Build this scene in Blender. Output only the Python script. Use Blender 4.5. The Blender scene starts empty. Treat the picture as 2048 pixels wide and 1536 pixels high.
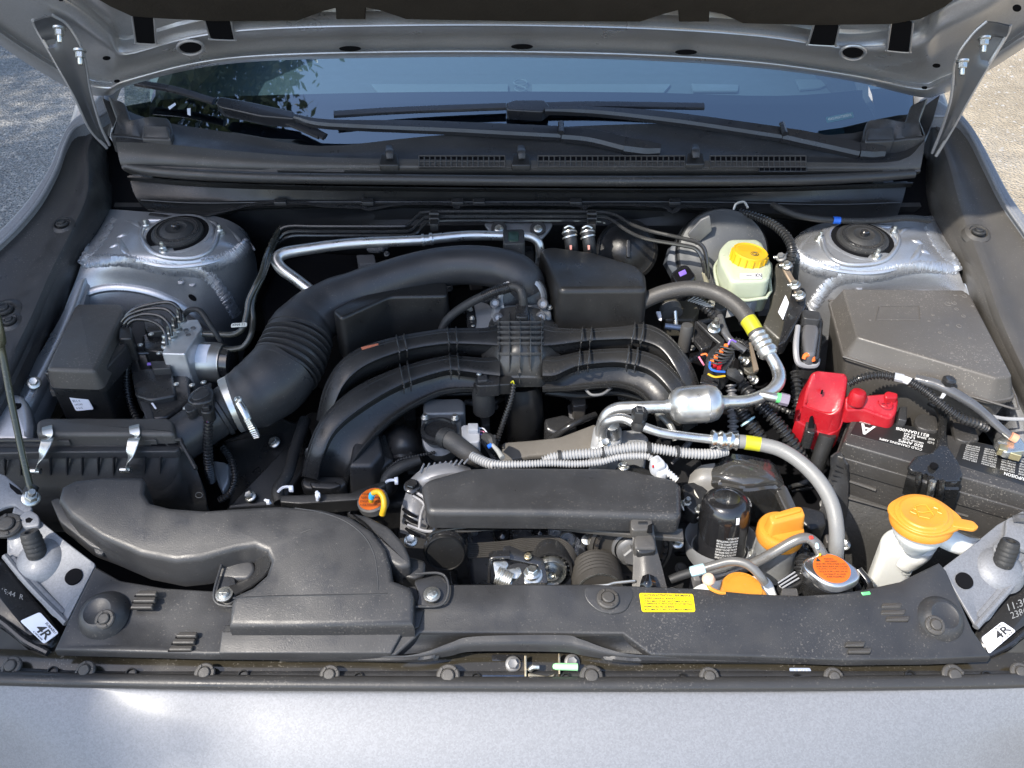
import bpy, math, random
from mathutils import Vector, Matrix
from mathutils.noise import noise as pnoise
random.seed(7)
D = bpy.data
SC = bpy.context.scene
COL = SC.collection
R = math.radians

# ---------------------------------------------------------------- camera, sky, sun, exposure
F_PX, PITCH, CAM_Z = 1607.0, R(38), 1.70
cam_d = D.cameras.new('camera')
cam_d.sensor_width = 36.0
cam_d.lens = F_PX / 2048 * 36.0
cam_d.clip_start, cam_d.clip_end = 0.02, 2000
cam = D.objects.new('camera', cam_d)
COL.objects.link(cam)
cam.location = (0, 0, CAM_Z)
cam.rotation_euler = (R(90) - PITCH, 0, 0)
SC.camera = cam

SUN_VEC = Vector((-0.50, -0.40, 0.77)).normalized()
SUN_EL = math.asin(SUN_VEC.z)
world = D.worlds.new('World')
SC.world = world
world.use_nodes = True
wn = world.node_tree.nodes
sky = wn.new('ShaderNodeTexSky')
sky.sky_type = 'NISHITA'
sky.sun_disc = False
sky.sun_elevation = SUN_EL
sky.sun_rotation = math.atan2(SUN_VEC.x, SUN_VEC.y)
sky.air_density = 1.0
sky.dust_density = 1.2
sky.ozone_density = 1.0
wn['Background'].inputs['Strength'].default_value = 0.15
world.node_tree.links.new(sky.outputs['Color'], wn['Background'].inputs['Color'])
sun_d = D.lights.new('sun', 'SUN')
sun_d.energy = 2.9
sun_d.angle = R(0.53)
sun_d.color = (1.0, 0.93, 0.83)
sun = D.objects.new('sun', sun_d)
COL.objects.link(sun)
sun.rotation_euler = SUN_VEC.to_track_quat('Z', 'Y').to_euler()
SC.view_settings.view_transform = 'Standard'
SC.view_settings.look = 'None'
SC.view_settings.exposure = 1.32
SC.view_settings.gamma = 1.0
SC.cycles.max_bounces = 7
SC.cycles.glossy_bounces = 4
SC.cycles.diffuse_bounces = 3
SC.cycles.transparent_max_bounces = 8
SC.cycles.sample_clamp_indirect = 6.0

# ---------------------------------------------------------------- measuring: photo points on a plane that lies along the bay
CP, SP = math.cos(PITCH), math.sin(PITCH)
DY, DZ, DS = 0.666, 0.933, 0.34        # deck plane: z = DZ + DS*(y-DY)
def ray(u, v):
    x, y = (u - 1024) / F_PX, (768 - v) / F_PX
    return Vector((x, CP + y * SP, -SP + y * CP))
def P(u, v, h=0.0):                    # point at height h over the deck plane
    d = ray(u, v)
    s = (DZ - DS * DY + h - CAM_Z) / (d.z - DS * d.y)
    return Vector((0, 0, CAM_Z)) + d * s
def PZ(u, v, z):                       # point at absolute height z
    d = ray(u, v)
    return Vector((0, 0, CAM_Z)) + d * ((z - CAM_Z) / d.z)
def PY(u, v, y):                       # point on the upright plane at distance y
    d = ray(u, v)
    return Vector((0, 0, CAM_Z)) + d * (y / d.y)
def PS(u, v, s):
    return Vector((0, 0, CAM_Z)) + ray(u, v) * s
def LV(pts, h=0.0):                    # level outline: all points at the height of its middle
    cu = sum(p[0] for p in pts) / len(pts); cv = sum(p[1] for p in pts) / len(pts)
    z = P(cu, cv, h).z
    return [PZ(p[0], p[1], z + (p[2] if len(p) > 2 else 0)) for p in pts]
def DP(pts, h=0.0):                    # outline along the deck plane, optional extra height per point
    return [P(p[0], p[1], h + (p[2] if len(p) > 2 else 0)) for p in pts]
def px(u, v, h=0.0):                   # metres per photo pixel there
    return (P(u + 1, v, h) - P(u, v, h)).length

# ---------------------------------------------------------------- materials
MATS = {}
def M(name, base=(.5, .5, .5), rough=.5, metal=0.0, coat=0.0, bump=0.0, bscale=400, var=0.0, vscale=18,
      specks=0.0, rvar=0.12, spec=.5, sss=0.0, trans=0.0, flake=0.0, emit=None, croug=.06, ior=1.5):
    if name in MATS: return MATS[name]
    m = D.materials.new(name); m.use_nodes = True
    nt = m.node_tree; N = nt.nodes; L = nt.links
    b = N['Principled BSDF']
    b.inputs['Base Color'].default_value = (*base, 1)
    b.inputs['Roughness'].default_value = rough
    b.inputs['Metallic'].default_value = metal
    b.inputs['IOR'].default_value = ior
    b.inputs['Specular IOR Level'].default_value = spec
    b.inputs['Coat Weight'].default_value = coat
    b.inputs['Coat Roughness'].default_value = croug
    if sss:
        b.inputs['Subsurface Weight'].default_value = sss
        b.inputs['Subsurface Radius'].default_value = (.02, .02, .018)
        b.inputs['Subsurface Scale'].default_value = .5
    if trans: b.inputs['Transmission Weight'].default_value = trans
    tc = N.new('ShaderNodeTexCoord')
    def tex(scale, detail=3, rgh=.55):
        t = N.new('ShaderNodeTexNoise'); t.inputs['Scale'].default_value = scale
        t.inputs['Detail'].default_value = detail; t.inputs['Roughness'].default_value = rgh
        L.new(tc.outputs['Object'], t.inputs['Vector']); return t
    if rvar:
        t = tex(vscale * 1.3, 4); mr = N.new('ShaderNodeMapRange')
        mr.inputs['From Min'].default_value = .3; mr.inputs['From Max'].default_value = .7
        mr.inputs['To Min'].default_value = max(.03, rough - rvar); mr.inputs['To Max'].default_value = min(1, rough + rvar)
        L.new(t.outputs['Fac'], mr.inputs['Value']); L.new(mr.outputs['Result'], b.inputs['Roughness'])
    colout = None
    if var:
        t = tex(vscale, 4); mx = N.new('ShaderNodeMixRGB')
        mx.inputs['Color1'].default_value = (*[c * (1 - var) for c in base], 1)
        mx.inputs['Color2'].default_value = (*[min(1, c * (1 + var)) for c in base], 1)
        L.new(t.outputs['Fac'], mx.inputs['Fac']); colout = mx.outputs['Color']
    if specks:
        t = tex(420, 2); t2 = tex(9, 3); mu = N.new('ShaderNodeMath'); mu.operation = 'MULTIPLY_ADD'; mu.inputs[2].default_value = 0
        mu.operation = 'ADD'; m3 = N.new('ShaderNodeMath'); m3.operation = 'MULTIPLY'; m3.inputs[1].default_value = .35; L.new(t2.outputs['Fac'], m3.inputs[0])
        L.new(t.outputs['Fac'], mu.inputs[0]); L.new(m3.outputs[0], mu.inputs[1])
        mr = N.new('ShaderNodeMapRange'); mr.inputs['From Min'].default_value = .82; mr.inputs['From Max'].default_value = .92
        mr.inputs['To Max'].default_value = specks
        L.new(mu.outputs[0], mr.inputs['Value'])
        mx = N.new('ShaderNodeMixRGB'); mx.inputs['Color1'].default_value = (*base, 1)
        if colout: L.new(colout, mx.inputs['Color1'])
        mx.inputs['Color2'].default_value = (.34, .31, .27, 1)
        L.new(mr.outputs['Result'], mx.inputs['Fac']); colout = mx.outputs['Color']
    if flake:
        v = N.new('ShaderNodeTexVoronoi'); v.inputs['Scale'].default_value = 620
        L.new(tc.outputs['Object'], v.inputs['Vector'])
        mx = N.new('ShaderNodeMixRGB'); mx.blend_type = 'MULTIPLY'
        mx.inputs['Color1'].default_value = (*base, 1)
        if colout: L.new(colout, mx.inputs['Color1'])
        hs = N.new('ShaderNodeMapRange'); hs.inputs['To Min'].default_value = 1 - flake; hs.inputs['To Max'].default_value = 1 + flake
        sp = N.new('ShaderNodeSeparateColor'); L.new(v.outputs['Color'], sp.inputs['Color'])
        L.new(sp.outputs[0], hs.inputs['Value'])
        cb = N.new('ShaderNodeCombineColor')
        for i in range(3): L.new(hs.outputs['Result'], cb.inputs[i])
        mx.inputs['Fac'].default_value = 1
        L.new(cb.outputs['Color'], mx.inputs['Color2']); colout = mx.outputs['Color']
        nm = N.new('ShaderNodeBump'); nm.inputs['Strength'].default_value = flake * .35; nm.inputs['Distance'].default_value = .0004
        L.new(sp.outputs[1], nm.inputs['Height']); L.new(nm.outputs['Normal'], b.inputs['Normal'])
    if colout: L.new(colout, b.inputs['Base Color'])
    if bump:
        t = tex(bscale, 2); bp = N.new('ShaderNodeBump')
        bp.inputs['Strength'].default_value = bump; bp.inputs['Distance'].default_value = .0006
        L.new(t.outputs['Fac'], bp.inputs['Height']); L.new(bp.outputs['Normal'], b.inputs['Normal'])
    if emit:
        b.inputs['Emission Color'].default_value = (*emit[:3], 1); b.inputs['Emission Strength'].default_value = emit[3]
    MATS[name] = m
    return m
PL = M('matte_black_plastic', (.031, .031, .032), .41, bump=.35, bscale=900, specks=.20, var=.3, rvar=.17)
PLD = M('deep_black_plastic', (.015, .015, .015), .36, bump=.25, bscale=500, specks=.12, var=.2)
PLG = M('satin_black_plastic', (.022, .022, .0225), .28, bump=.15, bscale=300, specks=.15, var=.2)
PLW = M('lightened_black_plastic', (.059, .055, .050), .44, bump=.35, bscale=900, specks=.28, var=.25)  # lighter, warmer copy of the black plastic: dust and sunlight in one colour
VOID = M('shade_black', (.006, .006, .007), .9, rvar=0, spec=.08)  # shade in holes, gaps and the bay floor put into a near-black colour
RUB = M('black_rubber', (.022, .022, .022), .6, bump=.3, bscale=250, specks=.25, var=.2)
HOSE = M('grey_black_hose_rubber', (.048, .045, .042), .55, bump=.5, bscale=500, specks=.3, var=.2)
HOSEG = M('grey_hose_rubber', (.19, .19, .185), .45, bump=.4, bscale=350, var=.12, specks=.2)
SIL = M('silver_metallic_paint', (.205, .212, .226), .58, metal=.35, coat=.12, croug=.2, flake=.11, var=.02, rvar=0)
SILI = M('silver_inner_paint', (.46, .47, .49), .36, metal=.75, coat=.25, flake=.05, var=.06, vscale=9, specks=.2)
SILH = M('silver_underhood_paint', (.46, .455, .45), .36, metal=.6, coat=.2, flake=.06, var=.08, vscale=7)
ALU = M('cast_aluminium', (.50, .51, .52), .42, metal=.6, bump=.5, bscale=180, var=.18, vscale=30)
ALUP = M('drawn_aluminium_pipe', (.62, .62, .61), .34, metal=.9, bump=.3, bscale=90, var=.12, vscale=40)
ZINC = M('zinc_plated_steel', (.62, .62, .58), .3, metal=.95, var=.15, vscale=60, bump=.2)
BRZ = M('yellow_zinc_steel', (.50, .42, .28), .35, metal=.9, var=.2, vscale=60)
BLKM = M('black_painted_steel', (.018, .018, .019), .22, coat=.6, specks=.35, var=.2)
GLO = M('gloss_black', (.008, .008, .009), .1, coat=.5, rvar=.03)
YEL = M('yellow_plastic', (.62, .36, .010), .42, bump=.3, bscale=500, var=.12, specks=.2)
AMB = M('amber_plastic', (.60, .245, .028), .42, bump=.3, bscale=300, var=.12, vscale=30, specks=.2)
RED = M('red_plastic', (.33, .008, .014), .36, bump=.3, bscale=300, var=.15, vscale=40, specks=.15)
ORG = M('orange_label', (.62, .125, .012), .45, var=.05, bump=0)
STK = M('yellow_sticker', (.74, .56, .0), .4, var=.03)
WHL = M('white_label', (.74, .75, .80), .45, var=.03)
INK = M('black_ink', (.02, .02, .02), .6, rvar=0)
WINK = M('white_ink', (.62, .62, .60), .6, rvar=0)
WHT = M('white_translucent_plastic', (.70, .71, .68), .38, sss=.5, var=.05)
YWT = M('aged_translucent_plastic', (.42, .46, .34), .35, sss=.4, var=.08, vscale=30)
CON = M('grey_conduit', (.30, .30, .30), .45, var=.1, bump=.2)
GRC = M('grey_connector', (.36, .37, .39), .45, var=.05)
BLU = M('blue_plastic', (.02, .12, .55), .4)
LBL = M('pale_blue_plastic', (.42, .62, .66), .4, sss=.2)
GRN = M('green_plastic', (.12, .55, .18), .45)
LGR = M('pale_green_plastic', (.35, .75, .36), .45)
PUR = M('purple_tape', (.20, .12, .5), .5)
OWI = M('orange_wire', (.75, .16, .03), .45)
PIN = M('pink_wire', (.7, .2, .3), .45)
YTP = M('yellow_tape', (.44, .42, .02), .4, var=.1)
HSH = M('grey_heat_shield', (.13, .12, .105), .6, metal=.2, bump=1.0, bscale=60, specks=.3, var=.2)
DST = M('dusty_grey_steel', (.17, .17, .17), .5, metal=.5, var=.3, vscale=40, specks=.5)
BEL = M('belt_rubber', (.035, .032, .028), .6, var=.15, vscale=50)
PAD = M('hood_insulation', (.034, .029, .023), .95, bump=1.0, bscale=220, var=.3, spec=.15)
SPR = M('clear_tape', (.075, .075, .078), .22, coat=.6, var=.3, vscale=60, bump=.6, bscale=120)

# ---------------------------------------------------------------- geometry
def smooth_path(pts, n=8, closed=False):
    """Catmull-Rom through Vectors; returns list of (point, parameter)."""
    out = []; k = len(pts)
    segs = k if closed else k - 1
    for i in range(segs):
        if closed: p0, p1, p2, p3 = pts[(i - 1) % k], pts[i], pts[(i + 1) % k], pts[(i + 2) % k]
        else:
            p1, p2 = pts[i], pts[i + 1]
            p0 = pts[i - 1] if i else p1 * 2 - p2
            p3 = pts[i + 2] if i + 2 < k else p2 * 2 - p1
        for j in range(n):
            t = j / n
            out.append((((p1 * 2) + (p2 - p0) * t + (p0 * 2 - p1 * 5 + p2 * 4 - p3) * t * t + (p1 * 3 - p0 - p2 * 3 + p3) * t ** 3) * .5, i + t))
    if not closed: out.append((pts[-1].copy(), k - 1.0))
    return out
def lerp_list(a, t):
    if not isinstance(a, (list, tuple)): return a
    i = min(int(t), len(a) - 2); f = t - i
    f = f * f * (3 - 2 * f)
    return a[i] * (1 - f) + a[i + 1] * f
def loft(rings, caps=(1, 1), closed=True):
    V = []; Fc = []; n = len(rings[0])
    for r in rings: V += r
    for i in range(len(rings) - 1):
        for j in range(n if closed else n - 1):
            a, b = i * n + j, i * n + (j + 1) % n
            Fc.append((a, b, b + n, a + n))
    if caps[0]: Fc.append(tuple(range(n))[::-1])
    if caps[1]: Fc.append(tuple(range((len(rings) - 1) * n, len(rings) * n)))
    return V, Fc
def join(*gs):
    V = []; Fc = []
    for g in gs:
        o = len(V); V += g[0]; Fc += [tuple(i + o for i in f) for f in g[1]]
    return V, Fc
def tube(pts, r, n=12, step=None, rib=None, sec=None, up=None, seg=8, caps=(1, 1)):
    """sweep; r number or list per control point; rib=(pitch, amplitude); sec=(width factor, height factor, power)."""
    sp = smooth_path(pts, seg)
    if rib:                                            # resample evenly
        d = [0.0]
        for a, b in zip(sp, sp[1:]): d.append(d[-1] + (b[0] - a[0]).length)
        Ltot = d[-1]; st = rib[0] / 4; m = max(8, int(Ltot / st)); res = []; k = 0
        for i in range(m + 1):
            s = Ltot * i / m
            while k < len(d) - 2 and d[k + 1] < s: k += 1
            f = (s - d[k]) / max(1e-9, d[k + 1] - d[k])
            res.append((sp[k][0].lerp(sp[k + 1][0], f), sp[k][1] * (1 - f) + sp[k + 1][1] * f))
        sp = res
    rings = []; N = None
    for i, (p, t) in enumerate(sp):
        a = sp[max(0, i - 1)][0]; b = sp[min(len(sp) - 1, i + 1)][0]
        T = (b - a).normalized()
        if up is not None:
            N = (up - T * up.dot(T)).normalized()
        elif N is None:
            N = T.orthogonal().normalized()
            z = Vector((0, 0, 1)); z = z - T * z.dot(T)
            if z.length > .1: N = z.normalized()
        else:
            N = (N - T * N.dot(T)).normalized()
        B = T.cross(N)
        rr = lerp_list(r, t)
        if rib: rr = rr + rib[1] * (1 if (i % 4) in (0, 1) else -1)
        ring = []
        for j in range(n):
            an = 2 * math.pi * j / n; c, s = math.cos(an), math.sin(an)
            if sec:
                w, h, e = sec
                c = math.copysign(abs(c) ** e, c) * w; s = math.copysign(abs(s) ** e, s) * h
            ring.append(p + (B * c + N * s) * rr)
        rings.append(ring)
    return loft(rings, caps)
def rnd_poly(pts, rc, k=4):
    """round the corners of an outline; rc number or list of radii (m)."""
    out = []; n = len(pts)
    for i, p in enumerate(pts):
        r = rc[i] if isinstance(rc, (list, tuple)) else rc
        a, b = pts[i - 1], pts[(i + 1) % n]
        da, db = a - p, b - p
        if r <= 0 or da.length < 1e-6 or db.length < 1e-6: out.append(p.copy()); continue
        d = min(r, da.length * .45, db.length * .45)
        pa, pb = p + da.normalized() * d, p + db.normalized() * d
        for j in range(k + 1):
            t = j / k
            out.append(pa * (1 - t) ** 2 + p * 2 * t * (1 - t) + pb * t * t)
    return out
def offset(ring, d, n=None):
    """offset an outline inwards by d in the horizontal plane (or about normal n)."""
    m = len(ring); nrm = n or Vector((0, 0, 1)); out = []
    for i in range(m):
        e1 = ring[i] - ring[i - 1]; e2 = ring[(i + 1) % m] - ring[i]
        e1 = e1 - nrm * e1.dot(nrm); e2 = e2 - nrm * e2.dot(nrm)
        if e1.length < 1e-9: e1 = e2
        if e2.length < 1e-9: e2 = e1
        n1 = nrm.cross(e1).normalized(); n2 = nrm.cross(e2).normalized()
        q = n1 + n2
        if q.length < .2: q = n1
        q.normalize(); k = max(.4, q.dot(n1))
        out.append(ring[i] + q * (d / k))
    if d > 0:                                          # collapse runs that turned inside out
        for _ in range(6):
            bad = [(out[(i + 1) % m] - out[i]).dot(ring[(i + 1) % m] - ring[i]) < -1e-12 for i in range(m)]
            if not any(bad): break
            for i in range(m):
                if bad[i]:
                    c = (out[i] + out[(i + 1) % m]) / 2; out[i] = c; out[(i + 1) % m] = c.copy()
    return out
def cap_grid(ring, n):
    """triangulate a curved cap with interior points so that it shades as one smooth surface."""
    from mathutils.geometry import delaunay_2d_cdt
    m = len(ring); xs = [p.x for p in ring]; ys = [p.y for p in ring]
    L_ = max(max(xs) - min(xs), max(ys) - min(ys)); st = max(.006, L_ / 34)
    vs = [p.to_2d() for p in ring]; inner = []
    def inside(x, y):
        c = False
        for i in range(m):
            a, b = ring[i - 1], ring[i]
            if (a.y > y) != (b.y > y) and x < (b.x - a.x) * (y - a.y) / (b.y - a.y) + a.x: c = not c
        return c
    x = min(xs) + st / 2
    while x < max(xs):
        y = min(ys) + st / 2
        while y < max(ys):
            if inside(x, y) and min((x - p.x) ** 2 + (y - p.y) ** 2 for p in ring) > (st * .35) ** 2: inner.append(Vector((x, y)))
            y += st
        x += st
    # height: least squares plane + inverse distance residual
    import numpy as np
    A = np.array([[p.x, p.y, 1] for p in ring]); z = np.array([p.z for p in ring]); co = np.linalg.lstsq(A, z, rcond=None)[0]
    res = z - A @ co
    r = delaunay_2d_cdt(vs + inner, [], [list(range(m))], 1, 1e-7)
    V = []
    for v in r[0]:
        d2 = (A[:, 0] - v.x) ** 2 + (A[:, 1] - v.y) ** 2 + 1e-10; w = 1 / d2 ** 1.5
        V.append(Vector((v.x, v.y, float(co[0] * v.x + co[1] * v.y + co[2] + (w * res).sum() / w.sum()))))
    return V, [tuple(f) for f in r[2]]
def ccw(pts, n=Vector((0, 0, 1))):
    s = Vector((0, 0, 0)); c = sum(pts, Vector()) / len(pts)
    for i in range(len(pts)): s += (pts[i - 1] - c).cross(pts[i] - c)
    return pts if s.dot(n) > 0 else pts[::-1]
def plate(pts, depth, r=.003, rc=.004, taper=0.0, n=None, crown=0.0, bot=True):
    """solid with the given top outline, bevelled rim, walls going down by depth."""
    nrm = n or Vector((0, 0, 1))
    if isinstance(rc, (list, tuple)) and ccw(pts, nrm)[0] != pts[0]: rc = list(rc)[::-1]
    ring = rnd_poly(ccw(pts, nrm), rc) if rc else ccw(pts, nrm)
    import numpy as np
    A_ = np.array([[p.x, p.y, 1] for p in ring]); z_ = np.array([p.z for p in ring]); co_ = None
    if n is None and len(ring) > 3:
        c_ = np.linalg.lstsq(A_, z_, rcond=None)[0]
        if abs(z_ - A_ @ c_).max() < .0007: co_ = c_
    def off(d):                                        # offset that stays in the sloping plane of a flat outline
        q = offset(ring, d, nrm)
        if co_ is not None: q = [Vector((p.x, p.y, co_[0] * p.x + co_[1] * p.y + co_[2])) for p in q]
        return q
    R_ = []
    R_.append([p - nrm * depth for p in off(-taper)])
    R_.append([p - nrm * r for p in ring])
    for a in ((22, 45, 68, 90) if r > .0035 else (35, 65, 90) if r > .0008 else (90,)):
        R_.append([p - nrm * r * (1 - math.sin(R(a))) for p in off(r * (1 - math.cos(R(a))))])
    if crown:
        R_.append([p + nrm * crown * .6 for p in offset(ring, r + crown * 2, nrm)])
        R_.append([p + nrm * crown for p in offset(ring, r + crown * 5, nrm)])
    if n is None and not crown:
        if co_ is None and len(ring) > 3:
            g = loft(R_, (1 if bot else 0, 0)); c = cap_grid(R_[-1], nrm); m = len(ring); o = len(g[0])
            return join(g, c)
    return loft(R_, (1 if bot else 0, 1))
def box(c, sx, sy, sz, r=.002, rz=0.0, rx=0.0, ry=0.0):
    """box whose top-centre is c."""
    m = Matrix.Rotation(rz, 3, 'Z') @ Matrix.Rotation(rx, 3, 'X') @ Matrix.Rotation(ry, 3, 'Y')
    pts = [Vector((a * sx / 2, b * sy / 2, 0)) for a, b in ((-1, -1), (1, -1), (1, 1), (-1, 1))]
    V, Fc = plate(pts, sz, r, min(r, sx * .2, sy * .2))
    return [m @ v + c for v in V], Fc
def lathe(c, axis, prof, n=32, a0=0, a1=2 * math.pi, capped=True):
    ax = axis.normalized(); u = ax.orthogonal().normalized(); w = ax.cross(u)
    rings = []
    for r, h in prof:
        rings.append([c + ax * h + (u * math.cos(2 * math.pi * j / n) + w * math.sin(2 * math.pi * j / n)) * max(r, 1e-5) for j in range(n)])
    return loft(rings, (1, 1) if capped else (0, 0))
def patch(rows, nu=6, nv=6, thick=0.0):
    """smooth sheet through a grid of control Vectors."""
    g = [[q[0] for q in smooth_path(r, nu)] for r in rows]
    cols = list(zip(*g))
    g2 = [[q[0] for q in smooth_path(list(c), nv)] for c in cols]     # g2[i] = column i
    rows2 = [list(r) for r in zip(*g2)]
    V, Fc = loft(rows2, (0, 0), closed=False)
    if thick:
        n = len(rows2[0]); m = len(rows2); o = len(V)
        V2 = []
        for i in range(m):
            for j in range(n):
                a = rows2[min(i + 1, m - 1)][j] - rows2[max(i - 1, 0)][j]
                b = rows2[i][min(j + 1, n - 1)] - rows2[i][max(j - 1, 0)]
                k = b.cross(a)
                k = k.normalized() if k.length > 1e-12 else Vector((0, 0, 1))
                if k.z < 0: k = -k
                V2.append(rows2[i][j] - k * thick)
        Fc = Fc + [tuple(x + o for x in f[::-1]) for f in Fc]
        V = V + V2
        def rim(idx):
            for a, b in zip(idx, idx[1:]): Fc.append((a, b, b + o, a + o))
        rim([j for j in range(n)]); rim([(m - 1) * n + j for j in range(n)][::-1])
        rim([i * n for i in range(m)][::-1]); rim([i * n + n - 1 for i in range(m)])
    return V, Fc
def strip(path, w, thick, up=Vector((0, 0, 1)), seg=6, r=0):
    """flat bar swept along a path: w width (number or list), thick along up."""
    sp = smooth_path(path, seg); rings = []
    for i, (p, t) in enumerate(sp):
        a = sp[max(0, i - 1)][0]; b = sp[min(len(sp) - 1, i + 1)][0]
        T = (b - a).normalized(); S = T.cross(up).normalized(); U = S.cross(T).normalized()
        ww = lerp_list(w, t) / 2; e = min(thick * .35, ww * .5)
        rings.append([p + S * x + U * y for x, y in ((-ww, -thick), (ww, -thick), (ww, -e), (ww - e, 0), (-ww + e, 0), (-ww, -e))])
    return loft(rings)

# ---------------------------------------------------------------- objects
import bmesh
def weld(me):
    bm = bmesh.new(); bm.from_mesh(me); bmesh.ops.remove_doubles(bm, verts=bm.verts, dist=2e-6); bm.to_mesh(me); bm.free()
def obj(name, g, mat, parent=None, ang=40, smooth=True, label=None, cat=None, group=None, kind=None, mesh=None, merge=True):
    if mesh is None:
        mesh = D.meshes.new(name)
        mesh.from_pydata([tuple(v) for v in g[0]], [], g[1])
        if merge: weld(mesh)
        mesh.validate(); mesh.update()
        if smooth:
            mesh.polygons.foreach_set('use_smooth', [len(p.vertices) <= 6 for p in mesh.polygons])
            mesh.set_sharp_from_angle(angle=R(ang))
        mesh.materials.append(mat)
    o = D.objects.new(name, mesh); COL.objects.link(o)
    if parent: o.parent = parent
    if label: o['label'] = label
    if cat: o['category'] = cat
    if group: o['group'] = group
    if kind: o['kind'] = kind
    return o
def T(name, label, cat, group=None):
    o = D.objects.new(name, None); COL.objects.link(o)
    o.empty_display_size = .02
    o['label'] = label; o['category'] = cat
    if group: o['group'] = group
    return o
def recalc(o):
    import bmesh
    bm = bmesh.new(); bm.from_mesh(o.data); bmesh.ops.recalc_face_normals(bm, faces=bm.faces); bm.to_mesh(o.data); bm.free()
    o.data.set_sharp_from_angle(angle=R(40))
_proto = {}
def fastener(kind, pos, parent, size=.008, axis=Vector((0, 0, 1)), mat=None, name='bolt', spin=0.0):
    """hex bolt, stud nut, push clip or screw: one shared mesh per kind and material, scaled by size (flange radius)."""
    mat = mat or ZINC; key = (kind, mat.name)
    if key not in _proto:
        Z = Vector((0, 0, 1)); O = Vector((0, 0, 0))
        if kind == 'hex':
            g = join(lathe(O, Z, [(1, -.3), (1, 0), (.85, .12), (.6, .16)], 20), lathe(Vector((0, 0, .12)), Z, [(.68, 0), (.68, .5), (.58, .6), (.3, .56)], 6))
        elif kind == 'nut':
            g = join(lathe(O, Z, [(1, -.3), (1, 0), (.85, .14), (.6, .2)], 20), lathe(Vector((0, 0, .15)), Z, [(.74, 0), (.74, .8), (.64, .92), (.3, .92)], 6),
                     lathe(Vector((0, 0, .9)), Z, [(.42, 0), (.42, 1.1), (.34, 1.25)], 14))
        elif kind == 'clip':
            g = join(lathe(O, Z, [(1.0, -.25), (1.02, -.02), (.9, .1), (.66, .12), (.62, .02), (.56, .02), (.55, .24), (.46, .32), (.1, .34)], 24),
                     *[box(Vector((math.cos(a) * .8, math.sin(a) * .8, .2)), .26, .2, .3, .04, rz=a) for a in (0, 1.57, 3.14, 4.71)])
        elif kind == 'screw':
            g = join(lathe(O, Z, [(1, -.2), (1, .02), (.8, .06), (.66, .06), (.66, .2), (.55, .34), (.2, .4)], 20),
                     box(Vector((0, 0, .42)), .9, .12, .1, .01), box(Vector((0, 0, .43)), .12, .9, .1, .01))
        me = D.meshes.new(name); me.from_pydata([tuple(v) for v in g[0]], [], g[1]); me.update()
        me.polygons.foreach_set('use_smooth', [True] * len(me.polygons)); me.set_sharp_from_angle(angle=R(35)); me.materials.append(mat)
        _proto[key] = me
    o = obj(name, None, mat, parent, mesh=_proto[key])
    o.location = pos; o.scale = (size, size, size)
    q = axis.normalized().to_track_quat('Z', 'Y') @ Matrix.Rotation(spin, 3, 'Z').to_quaternion()
    o.rotation_euler = q.to_euler()
    return o
_fc = {}
def text_mesh(s, bold=False):
    """glyph outlines normalised to the unit square; returns verts2d, faces."""
    if s in _fc: return _fc[s]
    cu = D.curves.new('txt', 'FONT'); cu.body = s; cu.resolution_u = 2; cu.space_line = .95
    cu.fill_mode = 'FRONT'
    if bold: cu.offset = .02
    o = D.objects.new('txt', cu); COL.objects.link(o)
    me = D.meshes.new_from_object(o.evaluated_get(bpy.context.evaluated_depsgraph_get()))
    V = [v.co.copy() for v in me.vertices]; Fc = [tuple(p.vertices) for p in me.polygons]
    D.objects.remove(o); D.curves.remove(cu); D.meshes.remove(me)
    x0, x1 = min(v.x for v in V), max(v.x for v in V); y0, y1 = min(v.y for v in V), max(v.y for v in V)
    V = [((v.x - x0) / (x1 - x0), (v.y - y0) / max(1e-6, y1 - y0)) for v in V]
    _fc[s] = (V, Fc)
    return _fc[s]
def text_on(s, fn, name, mat, parent, rect=(0, 0, 1, 1), bold=False):
    V, Fc = text_mesh(s, bold)
    x0, y0, x1, y1 = rect
    V3 = [fn(x0 + x * (x1 - x0), y0 + y * (y1 - y0)) for x, y in V]
    return obj(name, (V3, Fc), mat, parent, smooth=False)
def quad_fn(q, lift=.0006):
    """q: four Vectors bottom-left, bottom-right, top-right, top-left as the writing reads."""
    n = (q[1] - q[0]).cross(q[3] - q[0]).normalized()
    def fn(x, y, k=lift):
        a = q[0].lerp(q[1], x); b = q[3].lerp(q[2], x)
        return a.lerp(b, y) + n * k
    return fn
def sticker(name, q, mat, parent, lines=(), ink=None, thick=.0006, rc=.002):
    """thin label on quad q with text lines [(string, x0, y0, x1, y1)]."""
    n = (q[1] - q[0]).cross(q[3] - q[0]).normalized()
    if mat:
        o = obj(name, plate([p + n * thick for p in q], thick + .0003, thick * .4, rc, n=n), mat, parent)
    else: o = parent
    fn = quad_fn(q, thick + .0004)
    for l in lines:
        text_on(l[0], fn, 'lettering', l[5] if len(l) > 5 else (ink or INK), o, l[1:5], bold=len(l) > 6)
    return o
def cable(name, pts, h, r, mat, parent=None, **k):
    kk = {a: k.pop(a) for a in list(k) if a in ('n', 'rib', 'seg', 'sec', 'up')}
    return obj(name, tube([P(p[0], p[1], h + (p[2] if len(p) > 2 else 0)) for p in pts], r, **kk), mat, parent, **k)
DN = Vector((0, -DS, 1)).normalized(); UP = Vector((0, 0, 1)); FWD = Vector((0, -1, 0))

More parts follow.
